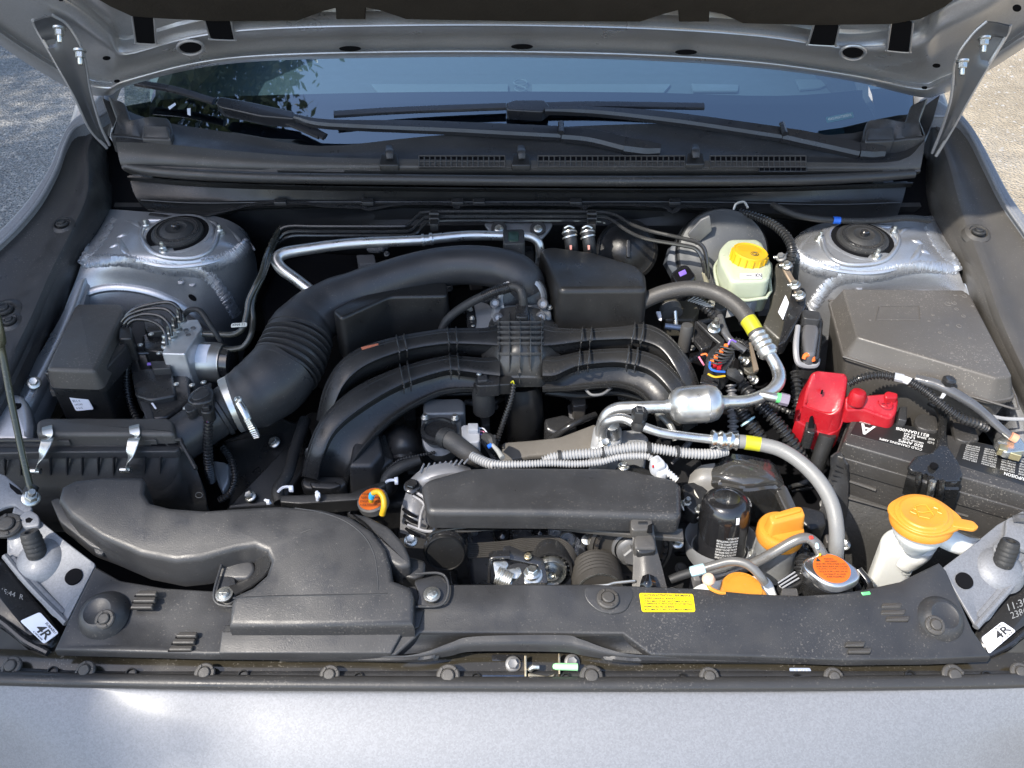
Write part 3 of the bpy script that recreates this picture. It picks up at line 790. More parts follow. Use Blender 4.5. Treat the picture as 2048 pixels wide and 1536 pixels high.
# ================================================================ STRUT TOWERS
SEAL = M('brushed_seam_sealer', (.44, .455, .48), .36, metal=.7, coat=.3, bump=.6, bscale=420, var=.2, vscale=80)
def uv_of(p):                           # photo pixel of a point
    d = p - Vector((0, 0, CAM_Z)); w = d.y * CP - d.z * SP
    return 1024 + F_PX * d.x / w, 768 - F_PX * (d.y * SP + d.z * CP) / w
def caster(surface, fallback, lift):
    from mathutils.bvhtree import BVHTree
    tree_ = BVHTree.FromPolygons(surface[0], surface[1]); O_ = Vector((0, 0, CAM_Z))
    def f(u, v, h):
        q = fallback(u, v, 0); d = (q - O_).normalized()
        loc, nr, _, _ = tree_.ray_cast(O_, d)
        if loc is None: return fallback(u, v, -.03 + h)
        if nr.dot(d) > 0: nr = -nr
        return loc + nr * (h + lift)
    return f
def brushed(path, f, wpx, h, nstroke, seed=1):
    """seam sealer brushed across a joint: many narrow overlapping ridges, one mesh."""
    rnd = random.Random(seed); sp = smooth_path([Vector((a[0], a[1], 0)) for a in path], 12); gs = []
    d = [0.0]
    for a, b in zip(sp, sp[1:]): d.append(d[-1] + (b[0] - a[0]).length)
    n = nstroke; k = 0
    base = []
    for i, (p, t) in enumerate(sp):
        a = sp[max(0, i - 1)][0]; b = sp[min(len(sp) - 1, i + 1)][0]; q = (b - a).normalized(); q = Vector((-q.y, q.x, 0))
        hh = h(t) if callable(h) else h
        w = wpx * (1 + .12 * math.sin(i * 1.7)) / 2
        base.append([f((p + q * x).x, (p + q * x).y, hh + z) for x, z in ((-w, .0002), (-w * .9, .0012), (0, .0016), (w * .9, .0012), (w, .0002))])
    gs.append(patch(base, 2, 1))
    for j in range(n):
        s = d[-1] * (j + rnd.uniform(-.3, .3)) / n; s = min(max(s, 0), d[-1] * .999)
        k = 0
        while k < len(d) - 2 and d[k + 1] < s: k += 1
        fr = (s - d[k]) / max(1e-9, d[k + 1] - d[k]); p = sp[k][0].lerp(sp[k + 1][0], fr); t = sp[k][1]
        q = (sp[k + 1][0] - sp[k][0]).normalized(); sk = Vector((-q.y, q.x, 0)) + q * rnd.uniform(-.05, .25); w = wpx / 2 * rnd.uniform(.85, 1.12)
        hh = h(t) if callable(h) else h
        pts = [f((p + sk * x).x, (p + sk * x).y, hh + z) for x, z in ((-w, .0004), (-w * .5, .0020), (w * .5, .0020), (w, .0004))]
        gs.append(tube(pts, [.0002, .0011, .0011, .0002], n=5, seg=2))
    return join(*gs)
def tower(f, lab, seed):
    t = T('strut_tower', lab, 'strut tower', 'silver strut towers')
    rows = [
        [(200, 418, -.075), (245, 420, -.058), (300, 424, -.050), (380, 424, -.050), (450, 438, -.052), (492, 464, -.075), (508, 500, -.14)],
        [(190, 450, -.058), (240, 450, -.042), (292, 452, -.034), (372, 452, -.034), (446, 462, -.036), (497, 488, -.062), (514, 530, -.15)],
        [(178, 484, -.044), (234, 482, -.028), (288, 484, -.018), (360, 486, -.017), (438, 490, -.021), (494, 514, -.056), (516, 570, -.175)],
        [(168, 514, -.034), (228, 510, -.018), (286, 512, -.010), (354, 518, -.012), (426, 520, -.022), (484, 544, -.068), (511, 610, -.20)],
        [(160, 536, -.040), (222, 534, -.032), (284, 538, -.030), (346, 548, -.034), (414, 558, -.050), (470, 590, -.105), (500, 660, -.24)],
        [(150, 564, -.052), (212, 560, -.052), (276, 566, -.056), (338, 584, -.066), (400, 610, -.090), (452, 654, -.155), (485, 720, -.28)],
        [(134, 604, -.070), (196, 596, -.076), (264, 606, -.086), (326, 632, -.104), (386, 668, -.138), (436, 716, -.21), (470, 780, -.33)],
        [(112, 664, -.100), (168, 652, -.110), (240, 660, -.128), (306, 690, -.152), (364, 728, -.19), (418, 776, -.26), (450, 830, -.37)],
        [(70, 770, -.15), (130, 764, -.165), (215, 775, -.20), (286, 800, -.23), (346, 830, -.26), (398, 860, -.32), (440, 900, -.42)]]
    gtower = patch([[f(u, v, h) for u, v, h in r] for r in rows], 6, 6); fs = caster(gtower, f, .0)
    obj('tower_panel', gtower, SILI, t)
    obj('seam_sealer', brushed([(166, 524), (230, 520), (270, 524), (330, 538), (395, 543), (425, 560), (452, 595), (474, 632)], fs, 25, 0, 250, seed), SEAL, t)
    obj('seam_sealer', brushed([(405, 532), (440, 524), (475, 508), (500, 486)], fs, 32, 0, 90, seed + 1), SEAL, t)
    obj('seam_sealer', brushed([(222, 436), (205, 470), (178, 505), (164, 530)], fs, 22, 0, 90, seed + 2), SEAL, t)
    sf = [fs(u, v, 0) for u, v in ((288, 476), (428, 480), (357, 516))]; zt = sum(p.z for p in sf) / 3; c = PZ(*uv_of(f(357, 470, 0)), zt + .003); k = (f(358, 470, 0) - f(357, 470, 0)).length
    AX = ((sf[1] - sf[0]).cross(sf[2] - sf[0])).normalized(); AX = AX if AX.z > 0 else -AX
    obj('mount_opening', lathe(c, AX, [(k * 66, -.012), (k * 65, .0036), (k * 62, .0040), (0, .0040)], 8 * 4), VOID, t)
    oc = [fs(u, v, .0) for u, v in ((296, 442), (283, 470), (300, 500), (330, 514), (385, 516), (418, 502), (434, 474), (420, 444))]
    obj('pressed_collar', tube(oc + [oc[0]], .0045, n=10, seg=4), SILI, t)
    for q in (((236, 470), (250, 500), (300, 526), (360, 532), (430, 520), (478, 494)), ((452, 452), (476, 476), (484, 500)), ((250, 440), (272, 446), (282, 456))):
        obj('pressed_crease', tube([fs(u, v, -.0022) for u, v in q], [.003] + [.005] * (len(q) - 2) + [.003], n=10, sec=(1.3, .8, 1)), SILI, t)
    obj('opening_flange', lathe(c, AX, [(k * 73, -.004), (k * 69, .0035), (k * 65, .0045), (k * 62, .0042)], 32, capped=False), SILI, t)
    obj('rubber_mount', lathe(c, AX, [(k * 50, .0), (k * 52, .004), (k * 51, .0075), (k * 46, .009), (k * 45, .0105), (k * 40, .0115), (k * 34, .0105), (k * 32, .0125), (k * 21, .015), (k * 17, .0135), (k * 10, .0135), (0, .0135)], 40), RUB, t)
    obj('mount_ring', lathe(c, AX, [(k * 43, .009), (k * 42, .0125), (k * 39, .0125), (k * 38, .009)], 40, capped=False), BLKM, t)
    obj('piston_rod_tip', lathe(c, AX, [(k * 8, .013), (k * 8, .020), (k * 6, .0215), (0, .0215)], 16), BLKM, t)
    for (u, v) in ((295, 456), (442, 466), (328, 501)):
        fastener('nut', fs(u, v, .0), t, k * 9.2, AX, name='nut')
    for (u, v) in ((362, 557), (385, 562)):
        obj('plug_dimple', lathe(fs(u, v + 8, -.001), Vector((0, -.4, 1)), [(k * 7, 0), (k * 6, .0022), (k * 4, .0026), (0, .002)], 16), SILI, t)
    for (u, v) in ((385, 595),):
        obj('oval_hole', ([fs(u + 8 * math.cos(a) - 2 * math.sin(a), v + 5 * math.sin(a) + 5 * math.cos(a), .0006) for a in [i * .5236 for i in range(12)]], [tuple(range(12))]), VOID, t)
    for du, dv in ((0, 0), (-14, 20)):
        obj('pressed_bead', tube([fs(226 + du, 476 + dv, -.003), fs(245 + du, 470 + dv, .0002), fs(264 + du, 463 + dv, -.003)], [.003, .006, .003], n=10, sec=(1, .5, 1)), SILI, t)
    ridge = [(128, 622), (170, 588), (220, 575), (275, 578), (330, 594), (380, 624), (420, 664), (440, 690)]
    obj('pressed_ridge', tube([fs(u, v, -.004) for u, v in ridge], [.004, .010, .011, .011, .011, .010, .008, .004], n=12, sec=(1, .7, 1), up=UP), SILI, t)
    return t
tower(P, 'shaded silver strut tower with brushed seam sealer, behind the small fuse box', 3)
tower(lambda u, v, h: P(2080 - u, v + 13, h), 'sunlit silver strut tower with brushed seam sealer, behind the large fuse box', 11)

# ================================================================ DARK TUB UNDER EVERYTHING
tub = T('engine_bay_tub', 'floor blackened for deep shade, firewall and frame rails at the bottom of the engine bay', 'car body')
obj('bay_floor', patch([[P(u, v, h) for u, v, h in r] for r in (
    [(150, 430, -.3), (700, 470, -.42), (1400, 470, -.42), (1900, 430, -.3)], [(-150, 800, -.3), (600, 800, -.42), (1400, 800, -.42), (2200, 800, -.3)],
    [(-200, 1100, -.3), (600, 1150, -.4), (1400, 1150, -.4), (2250, 1100, -.3)], [(-200, 1420, -.2), (600, 1450, -.25), (1400, 1450, -.25), (2250, 1420, -.2)])], 3, 3, .01), VOID, tub)  # deep shade at the bottom given to the floor as near-black colour
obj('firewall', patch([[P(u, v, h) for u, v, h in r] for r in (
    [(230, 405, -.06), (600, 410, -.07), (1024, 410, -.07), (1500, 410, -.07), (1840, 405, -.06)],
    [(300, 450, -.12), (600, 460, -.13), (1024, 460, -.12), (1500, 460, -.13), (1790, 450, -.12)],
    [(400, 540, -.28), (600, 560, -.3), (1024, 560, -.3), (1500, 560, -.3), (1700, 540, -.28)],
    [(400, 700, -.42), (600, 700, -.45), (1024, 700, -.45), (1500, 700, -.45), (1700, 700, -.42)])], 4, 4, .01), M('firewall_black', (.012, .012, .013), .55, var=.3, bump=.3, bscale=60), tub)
SILD = SILI
obj('frame_rail', patch([[P(u, v, h) for u, v, h in r] for r in (
    [(155, 560, -.045), (175, 556, -.05), (190, 560, -.08)], [(118, 640, -.05), (140, 650, -.055), (158, 670, -.09)],
    [(55, 745, -.05), (85, 765, -.055), (115, 790, -.10)], [(-20, 850, -.05), (20, 880, -.06), (60, 920, -.11)], [(-60, 960, -.05), (-20, 990, -.06), (40, 1010, -.11)])], 4, 4, .004), SILI, tub)
obj('frame_rail', patch([[P(u, v, h) for u, v, h in r] for r in (
    [(1890, 560, -.08), (1925, 566, -.05), (1950, 575, -.045)], [(1930, 640, -.1), (1970, 650, -.055), (2000, 655, -.05)],
    [(1960, 745, -.12), (2010, 750, -.055), (2050, 745, -.05)], [(1985, 850, -.12), (2025, 860, -.06), (2080, 850, -.05)], [(1990, 1010, -.12), (2040, 1010, -.06), (2100, 960, -.05)])], 4, 4, .004), SILI, tub)
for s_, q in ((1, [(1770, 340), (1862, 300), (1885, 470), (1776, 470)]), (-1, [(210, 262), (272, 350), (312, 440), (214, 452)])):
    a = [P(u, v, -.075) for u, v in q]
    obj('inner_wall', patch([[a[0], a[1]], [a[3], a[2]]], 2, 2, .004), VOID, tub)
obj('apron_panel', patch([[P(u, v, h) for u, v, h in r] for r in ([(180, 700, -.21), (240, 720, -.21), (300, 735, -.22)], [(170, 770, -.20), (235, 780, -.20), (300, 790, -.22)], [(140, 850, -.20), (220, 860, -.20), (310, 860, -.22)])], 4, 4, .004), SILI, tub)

# ================================================================ FRONT: bumper, bumper top strip, radiator cover
bump = T('front_bumper', 'silver metallic bumper top with a sun glint at the lower left', 'bumper')
us = [-260, -120, 0, 130, 400, 1024, 1650, 1930, 2048, 2160, 2300]
def brow(v0, h, sag):
    return [P(u, v0 + (-14 if u < 200 else (-6 if u > 1900 else 0)) * (1 if v0 < 1500 else 0), h) + Vector((0, sag * abs((u - 1024) / 1024) ** 3 * .05, -sag * abs((u - 1024) / 1024) ** 4 * .05)) for u in us]
obj('painted_skin', patch([brow(1374, -.032, 0), brow(1380, -.022, 0), brow(1400, -.0195, .1), brow(1470, -.0235, .3), brow(1560, -.036, .6), brow(1680, -.064, .8), brow(1860, -.14, 1), brow(2100, -.4, 1)], 5, 5, .003), SIL, bump)
strp = T('bumper_top_strip', 'black plastic strip with push clips between bumper and radiator cover', 'trim strip')
def srow(v0, h):
    return [P(u, v0 - (8 if u < 150 else (3 if u > 1900 else 0)) - (6 if u < -50 else 0), h) for u in (-260, 0, 200, 600, 1024, 1500, 1900, 2300)]
obj('gloss_ledge', patch([srow(1306, -.032), srow(1322, -.030), srow(1346, -.030)], 4, 3, .003), BRN := M('glossy_brown_black', (.030, .026, .018), .16, coat=.3, specks=.35, var=.3), strp)
obj('clip_ledge', patch([srow(1342, -.027), srow(1347, -.024), srow(1356, -.023), srow(1360, -.025)], 4, 3, .003), PL, strp)
obj('rubber_edge', tube([P(u, v, -.018) for u, v in ((-260, 1348), (0, 1356), (200, 1361), (600, 1366), (1024, 1368), (1500, 1368), (1900, 1364), (2060, 1360), (2300, 1352))], .0085, n=12, sec=(1, .8, .9)), RUBS, strp)
for (u, v) in ((22, 1330), (170, 1339), (409, 1344), (659, 1348), (896, 1350), (1183, 1351), (1419, 1352), (1668, 1353), (1908, 1350), (2042, 1343)):
    s = .0135 if u in (896, 1183, 1908) else .0115
    fastener('clip', P(u, v + 2, -.016), strp, s, Vector((random.uniform(-.2, .1), -.35 + random.uniform(-.1, .1), 1)), mat=PLW, name='push_clip', spin=random.random())
for (u, v) in ((105, 1344), (262, 1347), (486, 1351), (717, 1356), (952, 1357), (1132, 1357), (1366, 1358), (1595, 1358), (1821, 1352), (1974, 1353)):
    obj('small_recess', lathe(P(u, v, -.0222), DN, [(.0068, -.002), (.0066, .0012), (.005, .0016), (.004, -.001), (0, -.001)], 16), PLD, strp)
sticker('blue_grey_tag', [P(u, v, -.0285) for u, v in ((1582, 1350), (1625, 1350), (1620, 1336), (1578, 1336))], M('blue_grey_film', (.33, .38, .50), .35), strp, [('\\ I\\\'/ \\', .2, .25, .85, .8)], WINK)

cov = T('radiator_cover', 'wide black plastic radiator cover with louvres and a yellow caution sticker', 'radiator cover')
Y0 = 0.0
main = [(190, 1131, -.01), (240, 1160, -.012), (330, 1175, -.012), (450, 1182, -.012), (640, 1186, -.012), (860, 1168), (1020, 1167), (1180, 1167), (1400, 1176), (1500, 1186), (1600, 1190), (1700, 1184), (1800, 1162), (1878, 1124), (1893, 1140), (1945, 1258), (1982, 1312),
        (1860, 1317), (1690, 1319), (1500, 1312), (1330, 1309), (1302, 1308), (1246, 1266), (840, 1264), (790, 1310), (640, 1309), (415, 1307), (108, 1299), (136, 1240)]
obj('panel', plate(DP(main), .012, .003, [.004] * 4 + [0] * 25), PL, cov)
obj('panel_rear_skirt', patch([[P(u, v + 4, -.004) for u, v in ((860, 1168), (1180, 1167), (1400, 1176), (1600, 1190), (1800, 1162), (1878, 1128))], [P(u, v + 12, -.05) for u, v in ((860, 1168), (1180, 1167), (1400, 1176), (1600, 1190), (1800, 1162), (1878, 1128))]], 4, 2, .002), PLD, cov)
# sloping recess in the middle and its wavy lip
obj('recess_face', patch([[P(u, v, h) for u, v, h in r] for r in ([(838, 1264, -.003), (1040, 1264, -.003), (1248, 1266, -.003)], [(815, 1290, -.012), (1040, 1275, -.012), (1275, 1290, -.012)], [(788, 1310, -.010), (1040, 1292, -.030), (1304, 1310, -.010)])], 5, 5, .002), PLD, cov)
lipa = [(560, 1310), (700, 1312), (800, 1312), (850, 1304), (900, 1286), (950, 1273), (1120, 1270), (1160, 1278), (1210, 1296), (1260, 1308), (1340, 1312), (1500, 1315), (1680, 1320)]
LH = lambda u: -.011 * min(1, max(0, (820 - u) / 120, (u - 1270) / 120))
lipb = [(560, 1318), (700, 1318), (800, 1319), (850, 1319), (900, 1312), (950, 1303), (1120, 1304), (1160, 1310), (1210, 1318), (1260, 1321), (1340, 1321), (1500, 1322), (1680, 1323)]
obj('wavy_lip', patch([[P(u, v, LH(u) + .002) for u, v in lipa], [P(u, (v + w) / 2, LH(u)) for (u, v), (_, w) in zip(lipa, lipb)], [P(u, v, LH(u) - .010) for u, v in lipb]], 6, 3, .003), PL, cov)
def louver(u, v, w, sk, dark=PLW):
    q = [P(u - w / 2 + sk, v - 6, .001), P(u + w / 2, v - 6, .001), P(u + w / 2 - 3, v + 3, .004), P(u - w / 2 - 2, v + 3, .004)]
    obj('louver', plate(q, .005, .0015, .002), dark, cov)
    obj('louver_gap', plate([P(u - w / 2 - 2, v + 3.6, .0007), P(u + w / 2 - 3, v + 3.6, .0007), P(u + w / 2 - 5, v + 7, .0007), P(u - w / 2 - 3, v + 7, .0007)], .001, .0003, 0), VOID, cov)
for (u, v, w, s) in ((293, 1186, 44, 8), (289, 1199, 46, 8), (284, 1212, 46, 6), (374, 1269, 42, 6), (368, 1282, 46, 6), (362, 1296, 48, 6), (1786, 1211, 40, -2), (1789, 1224, 48, -2), (1798, 1237, 46, -2), (1713, 1288, 38, -2), (1722, 1301, 46, -2)):
    louver(u, v, w, s)
for (u, v, du, dv) in ((208, 1238, -6, -10), (1868, 1250, 14, -14)):
    c = P(u + du, v + dv, 0); k = px(u, v)
    obj('clip_dimple', lathe(c, Vector((-.04 * (1 if u < 1000 else -1), -.32, 1)), [(k * 52, -.007), (k * 48, -.002), (k * 42, .004), (k * 34, .009), (k * 27, .0105), (k * 22, .009), (0, .008)], 40), PL, cov)
    fastener('clip', P(u + (1 if u < 1000 else 3), v, .011), cov, k * 19, Vector((0, -.4, 1)), mat=PLW, name='push_clip', spin=.5)
obj('clip_recess', plate(DP([(1168, 1172), (1262, 1172), (1268, 1190), (1252, 1222), (1224, 1228), (1195, 1222), (1170, 1198)], .0012), .004, .001, .01), PL, cov)
fastener('clip', P(1216, 1196, .004), cov, px(1216, 1193) * 22, Vector((0, -.1, 1)), mat=PLW, name='push_clip', spin=.4)
cq = [P(u, v, .0012) for u, v in ((1284, 1224), (1391, 1224), (1386, 1188), (1278, 1186))]
sticker('caution_sticker', cq, STK, cov, [('CAUTION ATTENTION', .05, .82, .60, .95, INK, 1), ('BHUMAHUE', .66, .82, .95, .95, INK, 1), ('* KEEP HANDS AWAY', .05, .66, .66, .77, INK, 1), ('* FAN MAY START AUTOMATICALLY', .05, .51, .95, .62, INK, 1),
        ('LE DEMARRAGE DU VENTILATEUR EST AUTOMATIQUE', .05, .36, .95, .47, INK, 1), ("N'APPROCHEZ PAS LES MAINS", .05, .21, .62, .32, INK, 1), ('AUTOMATIC START AUTOMATICAMENTE', .05, .06, .95, .17, INK, 1)], rc=.003)

# silver corner plates with rubber hood stops
def corner(f, lab, hole, stop):
    t = T('headlamp_bracket', lab, 'bracket', 'silver corner brackets')
    o = [(28, 1012), (80, 1040), (135, 1085), (192, 1128), (133, 1244), (104, 1230), (60, 1180), (14, 1118), (14, 1060)]
    obj('plate', plate([f(u, v, -.012 if i not in (5, 6, 7) else -.020) for i, (u, v) in enumerate(o)], .003, .0012, .004), SIL, t)
    obj('outer_flange', tube([f(u, v, -.014) for u, v in ((10, 1112), (60, 1172), (133, 1246))], .004, n=8), SIL, t)
    obj('pressed_bead', tube([f(u, v, -.016) for u, v in ((24, 1116), (72, 1170), (128, 1226))], .004, n=8, sec=(1, .6, 1)), SIL, t)
    k = px(100, 1150)
    obj('round_hole', lathe(f(147, 1153, -.0118), DN, [(k * 17, -.004), (k * 17, .0005), (0, .0006)], 28), VOID, t)
    c = f(*stop, -.010)
    AX = Vector((-.14 if c.x < 0 else .14, .35, 1)).normalized()
    obj('mounting_dome', lathe(c - AX * .004, DN, [(k * 52, -.006), (k * 44, .001), (k * 30, .006), (0, .008)], 28), SIL, t)
    prof = [(k * 18, 0)]
    for i in range(4): prof += [(k * 19.5, .004 + i * .006), (k * 19.5, .007 + i * .006), (k * 18.3, .0082 + i * .006), (k * 18.3, .0095 + i * .006)]
    prof += [(k * 18, .031), (k * 16, .034), (k * 9, .034), (k * 8, .028), (0, .028)]
    s = obj('rubber_stop', lathe(c, AX, prof, 28), RUB, t)
    return t
corner(P, 'shaded silver corner bracket with rubber hood stop, left end of the radiator cover', None, (76, 1112))
corner(lambda u, v, h: P(2076 - u + (8 if v > 1200 else 0), v + 8, h), 'bright silver corner bracket with rubber hood stop, right end of the radiator cover', None, (72, 1122))

def lamp(f, lab, q, lines):
    t = T('headlamp', lab, 'headlamp', 'headlamp housings in the corners')
    o = [(-190, 1080), (8, 1112), (60, 1180), (104, 1232), (122, 1262), (100, 1302), (-60, 1306), (-190, 1290)]
    obj('housing', plate([f(u, v, -.035) for u, v in o], .08, .010, .012, crown=.004), PLG, t)
    obj('lens_edge', tube([f(u, v, -.028) for u, v in ((-190, 1200), (-60, 1215), (0, 1242), (50, 1282), (96, 1306))], .004, n=8), BLKM, t)
    obj('lens', patch([[f(u, v, h) for u, v, h in r] for r in ([(-190, 1215, -.03), (-60, 1230, -.03), (0, 1256, -.032), (60, 1302, -.034)], [(-190, 1320, -.03), (-60, 1312, -.034), (0, 1310, -.034), (70, 1310, -.035)])], 4, 3, .003), M('lamp_lens', (.045, .045, .042), .5, spec=.2, var=.4, vscale=30), t)
    sticker('paper_label', [f(u, v, -.021) for u, v in q], WHL, t, lines, rc=.003)
    return t
LP_ = lamp(P, 'left black headlamp housing with a white 4R label', [(40, 1242), (88, 1288), (118, 1266), (80, 1224)],
     [('4R', .44, .20, .96, .74, INK, 1), ('SUBARU', .46, .80, .95, .93, INK, 1), ('C9P64R', .50, .05, .9, .14, INK, 1)])
RP_ = lamp(lambda u, v, h: P(2070 - u, v + 6, h), 'right black headlamp housing with a white 4R label', [(2070 - u, v - 6) for u, v in ((1978, 1308), (2032, 1262), (2004, 1243), (1962, 1276))],
     [('4R', .44, .22, .96, .76, INK, 1), ('SUBARU', .46, .82, .95, .95, INK, 1), ('ZZ64R', .46, .04, .94, .16, INK, 1)])

GI = M('grey_print', (.20, .20, .195), .6)
text_on('15:44  R', quad_fn([P(u, v, -.026) for u, v in ((2, 1186), (46, 1200), (48, 1190), (4, 1176))], .0), 'mould_mark', GI, LP_)
text_on('11:30', quad_fn([P(u, v, -.024) for u, v in ((2018, 1222), (2058, 1208), (2053, 1194), (2014, 1208))], .0), 'mould_mark', GI, RP_)
text_on('23868', quad_fn([P(u, v, -.024) for u, v in ((2024, 1238), (2064, 1224), (2059, 1211), (2020, 1225))], .0), 'mould_mark', GI, RP_)

def PR(u, v, h, r):                    # hose control point: position and radius from pixels
    return P(u, v, h), px(u, v, h) * r
def hose(name, pts, mat, parent, **k):
    pr = [PR(*p) for p in pts]
    kk = {a: k.pop(a) for a in list(k) if a in ('n', 'rib', 'seg', 'sec', 'up', 'caps')}
    return obj(name, tube([p for p, _ in pr], [r for _, r in pr], **kk), mat, parent, **k)
def band(name, a, b, r, mat, parent, t=.0015):
    """ring round a hose from point a to point b."""
    return obj(name, lathe(a, b - a, [(r, 0), (r + t, .0005), (r + t, (b - a).length - .0005), (r, (b - a).length)], 28, capped=False), mat, parent)
def lplate(name, pts, h, depth, mat, parent, r=.003, rc=.006, **k):
    kk = {a: k.pop(a) for a in list(k) if a in ('taper', 'crown', 'n')}
    return obj(name, plate(LV(pts, h), depth, r, rc, **kk), mat, parent, **k)
def dplate(name, pts, h, depth, mat, parent, r=.003, rc=.006, **k):
    kk = {a: k.pop(a) for a in list(k) if a in ('taper', 'crown', 'n')}
    return obj(name, plate(DP(pts, h), depth, r, rc, **kk), mat, parent, **k)

# ================================================================ AIR INTAKE SNORKEL
t = T('air_intake_duct', 'large matte black air intake duct sweeping over the left of the radiator cover', 'air duct')
o = [(122, 972), (150, 958), (205, 951), (284, 952), (291, 962), (288, 985), (300, 1003), (340, 1013), (410, 1018), (480, 1013), (560, 1009), (640, 1015), (700, 1030), (745, 1060), (772, 1095), (782, 1130), (786, 1158), (822, 1172), (828, 1190), (828, 1250),
     (640, 1252), (457, 1252), (462, 1205), (470, 1188), (505, 1172), (532, 1148), (541, 1122), (533, 1102), (508, 1091), (470, 1098), (400, 1117), (350, 1122), (280, 1108), (200, 1074), (140, 1032), (115, 1000)]
hh = [.022] * 36
pts = [P(u, v, h) for (u, v), h in zip(o, hh)]
obj('duct_shell', plate(pts, .05, .0065, 0, taper=-.001), PL, t)
fl = [(690, 1020), (735, 1030), (778, 1052), (808, 1085), (820, 1112), (822, 1130), (800, 1136), (772, 1122), (755, 1085), (730, 1055)]
dplate('rear_flange', fl, .012, .03, PL, t, r=.005)
dplate('flange_step', [(782, 1112), (822, 1112), (852, 1120), (850, 1152), (828, 1160), (786, 1148)], -.006, .04, PLD, t, r=.004)
dplate('lower_skirt', [(100, 1000), (118, 994), (150, 1035), (215, 1078), (300, 1108), (352, 1120), (420, 1110), (440, 1128), (425, 1140), (360, 1140), (260, 1122), (180, 1092), (118, 1042)], -.012, .02, PL, t, r=.002, rc=.004)
for q in ([(184, 1086), (212, 1094), (205, 1110), (190, 1106)], [(346, 1132), (382, 1138), (370, 1156), (356, 1152)]):
    dplate('edge_tab', q, -.014, .004, PL, t, r=.001, rc=.004)
obj('pocket_wall', patch([[P(u, v, h) for u, v, h in r] for r in (
    [(470, 1100, .012), (508, 1095, .014), (534, 1108, .014), (540, 1128, .014), (528, 1150, .012), (500, 1172, .010), (470, 1188, .01)],
    [(455, 1115, -.015), (490, 1112, -.012), (508, 1122, -.010), (508, 1138, -.010), (500, 1152, -.010), (480, 1162, -.01), (455, 1168, -.01)])], 4, 2, .002), PLG, t)
dplate('pocket_block', [(445, 1118), (505, 1120), (512, 1138), (498, 1158), (434, 1158), (438, 1135)], -.006, .02, PL, t, r=.004)
dplate('screw_tab', [(434, 1150), (470, 1152), (474, 1200), (456, 1212), (432, 1206), (426, 1185)], -.006, .004, PLG, t, r=.0015)
obj('tab_rim', tube([P(u, v, .0) for u, v in ((446, 1118), (440, 1140), (428, 1185), (434, 1206), (458, 1212), (476, 1210))], .0016, n=8), PL, t)
fastener('screw', P(448, 1188, .000), t, px(448, 1188) * 17, Vector((0, -.1, 1)), mat=ZINC, name='screw')
dplate('screw_tab', [(826, 1160), (878, 1148), (894, 1158), (896, 1196), (882, 1212), (830, 1212), (838, 1190)], .004, .006, PLG, t, r=.0015)
obj('tab_rim', tube([P(u, v, .009) for u, v in ((830, 1148), (875, 1146), (892, 1156), (897, 1180), (890, 1203), (872, 1212), (832, 1213))], .0016, n=8), PL, t)
fastener('screw', P(864, 1188, .010), t, px(864, 1188) * 17, Vector((0, -.1, 1)), mat=ZINC, name='screw', spin=.5)
dplate('front_lip', [(444, 1262), (806, 1262), (782, 1306), (437, 1306)], .0035, .012, PL, t, r=.0015, rc=.002)
dplate('shadow_gap', [(452, 1250), (812, 1250), (808, 1266), (446, 1266)], .0025, .008, PLD, t, r=.001, rc=.001)
dplate('side_fin', [(826, 1216), (848, 1218), (838, 1254), (812, 1262), (812, 1240)], .002, .02, PLD, t, r=.001, rc=.002)

# ================================================================ AIR FILTER BOX
t = T('air_filter_box', 'black air filter box with two silver spring clips at the left edge', 'air filter box')
lplate('lid_hump', [(72, 842), (88, 834), (336, 834), (346, 842), (350, 868), (71, 868)], -.002, .04, PLW, t, r=.006, rc=.008, taper=.002)
lplate('lid_flange', [(-60, 880), (354, 878), (364, 890), (366, 896), (98, 897), (-60, 900)], -.014, .008, PLW, t, r=.0025, rc=.005)
lplate('flange_lip', [(-60, 893), (356, 891), (362, 896), (352, 903), (96, 904), (-60, 908)], -.010, .012, PL, t, r=.002, rc=.004)
obj('rear_rib', tube([P(u, v, -.009) for u, v in ((-60, 881), (100, 880), (240, 880), (352, 879), (364, 888), (392, 938))], .0028, n=8, seg=3), PLG, t)
lplate('window_recess', [(302, 880), (330, 880), (331, 890), (302, 890)], -.0125, .002, VOID, t, r=.0004, rc=0)
lplate('window_recess', [(335, 880), (352, 880), (357, 889), (335, 889)], -.0125, .002, VOID, t, r=.0004, rc=0)
body = [[P(u, v, h) for u, v, h in r] for r in (
    [(-60, 908, -.022), (100, 908, -.022), (230, 908, -.022), (345, 907, -.022), (362, 902, -.022), (372, 895, -.03)],
    [(-60, 955, -.05), (100, 956, -.05), (230, 958, -.05), (330, 960, -.05), (368, 950, -.055), (394, 940, -.06)],
    [(-60, 1005, -.09), (100, 1005, -.09), (230, 1005, -.09), (318, 1004, -.095), (380, 1012, -.12), (415, 1010, -.10)],
    [(-60, 1060, -.22), (100, 1060, -.22), (230, 1060, -.22), (318, 1060, -.22), (390, 1065, -.2), (430, 1050, -.18)])]
obj('lower_body', patch(body, 4, 3, .003), PL, t)
for u in (14, 46, 105, 138, 168, 200, 231, 293, 324):
    a, b = P(u, 912, -.020), P(u - 3, 950, -.046)
    obj('side_rib', loft([[a + Vector((-.0008, 0, 0)), a + Vector((.0008, 0, 0)), a + Vector((.0008, -.007, .003)), a + Vector((-.0008, -.007, .003))],
                          [b + Vector((-.0006, 0, 0)), b + Vector((.0006, 0, 0)), b + Vector((.0006, -.002, .001)), b + Vector((-.0006, -.002, .001))]]), PL, t, smooth=False)
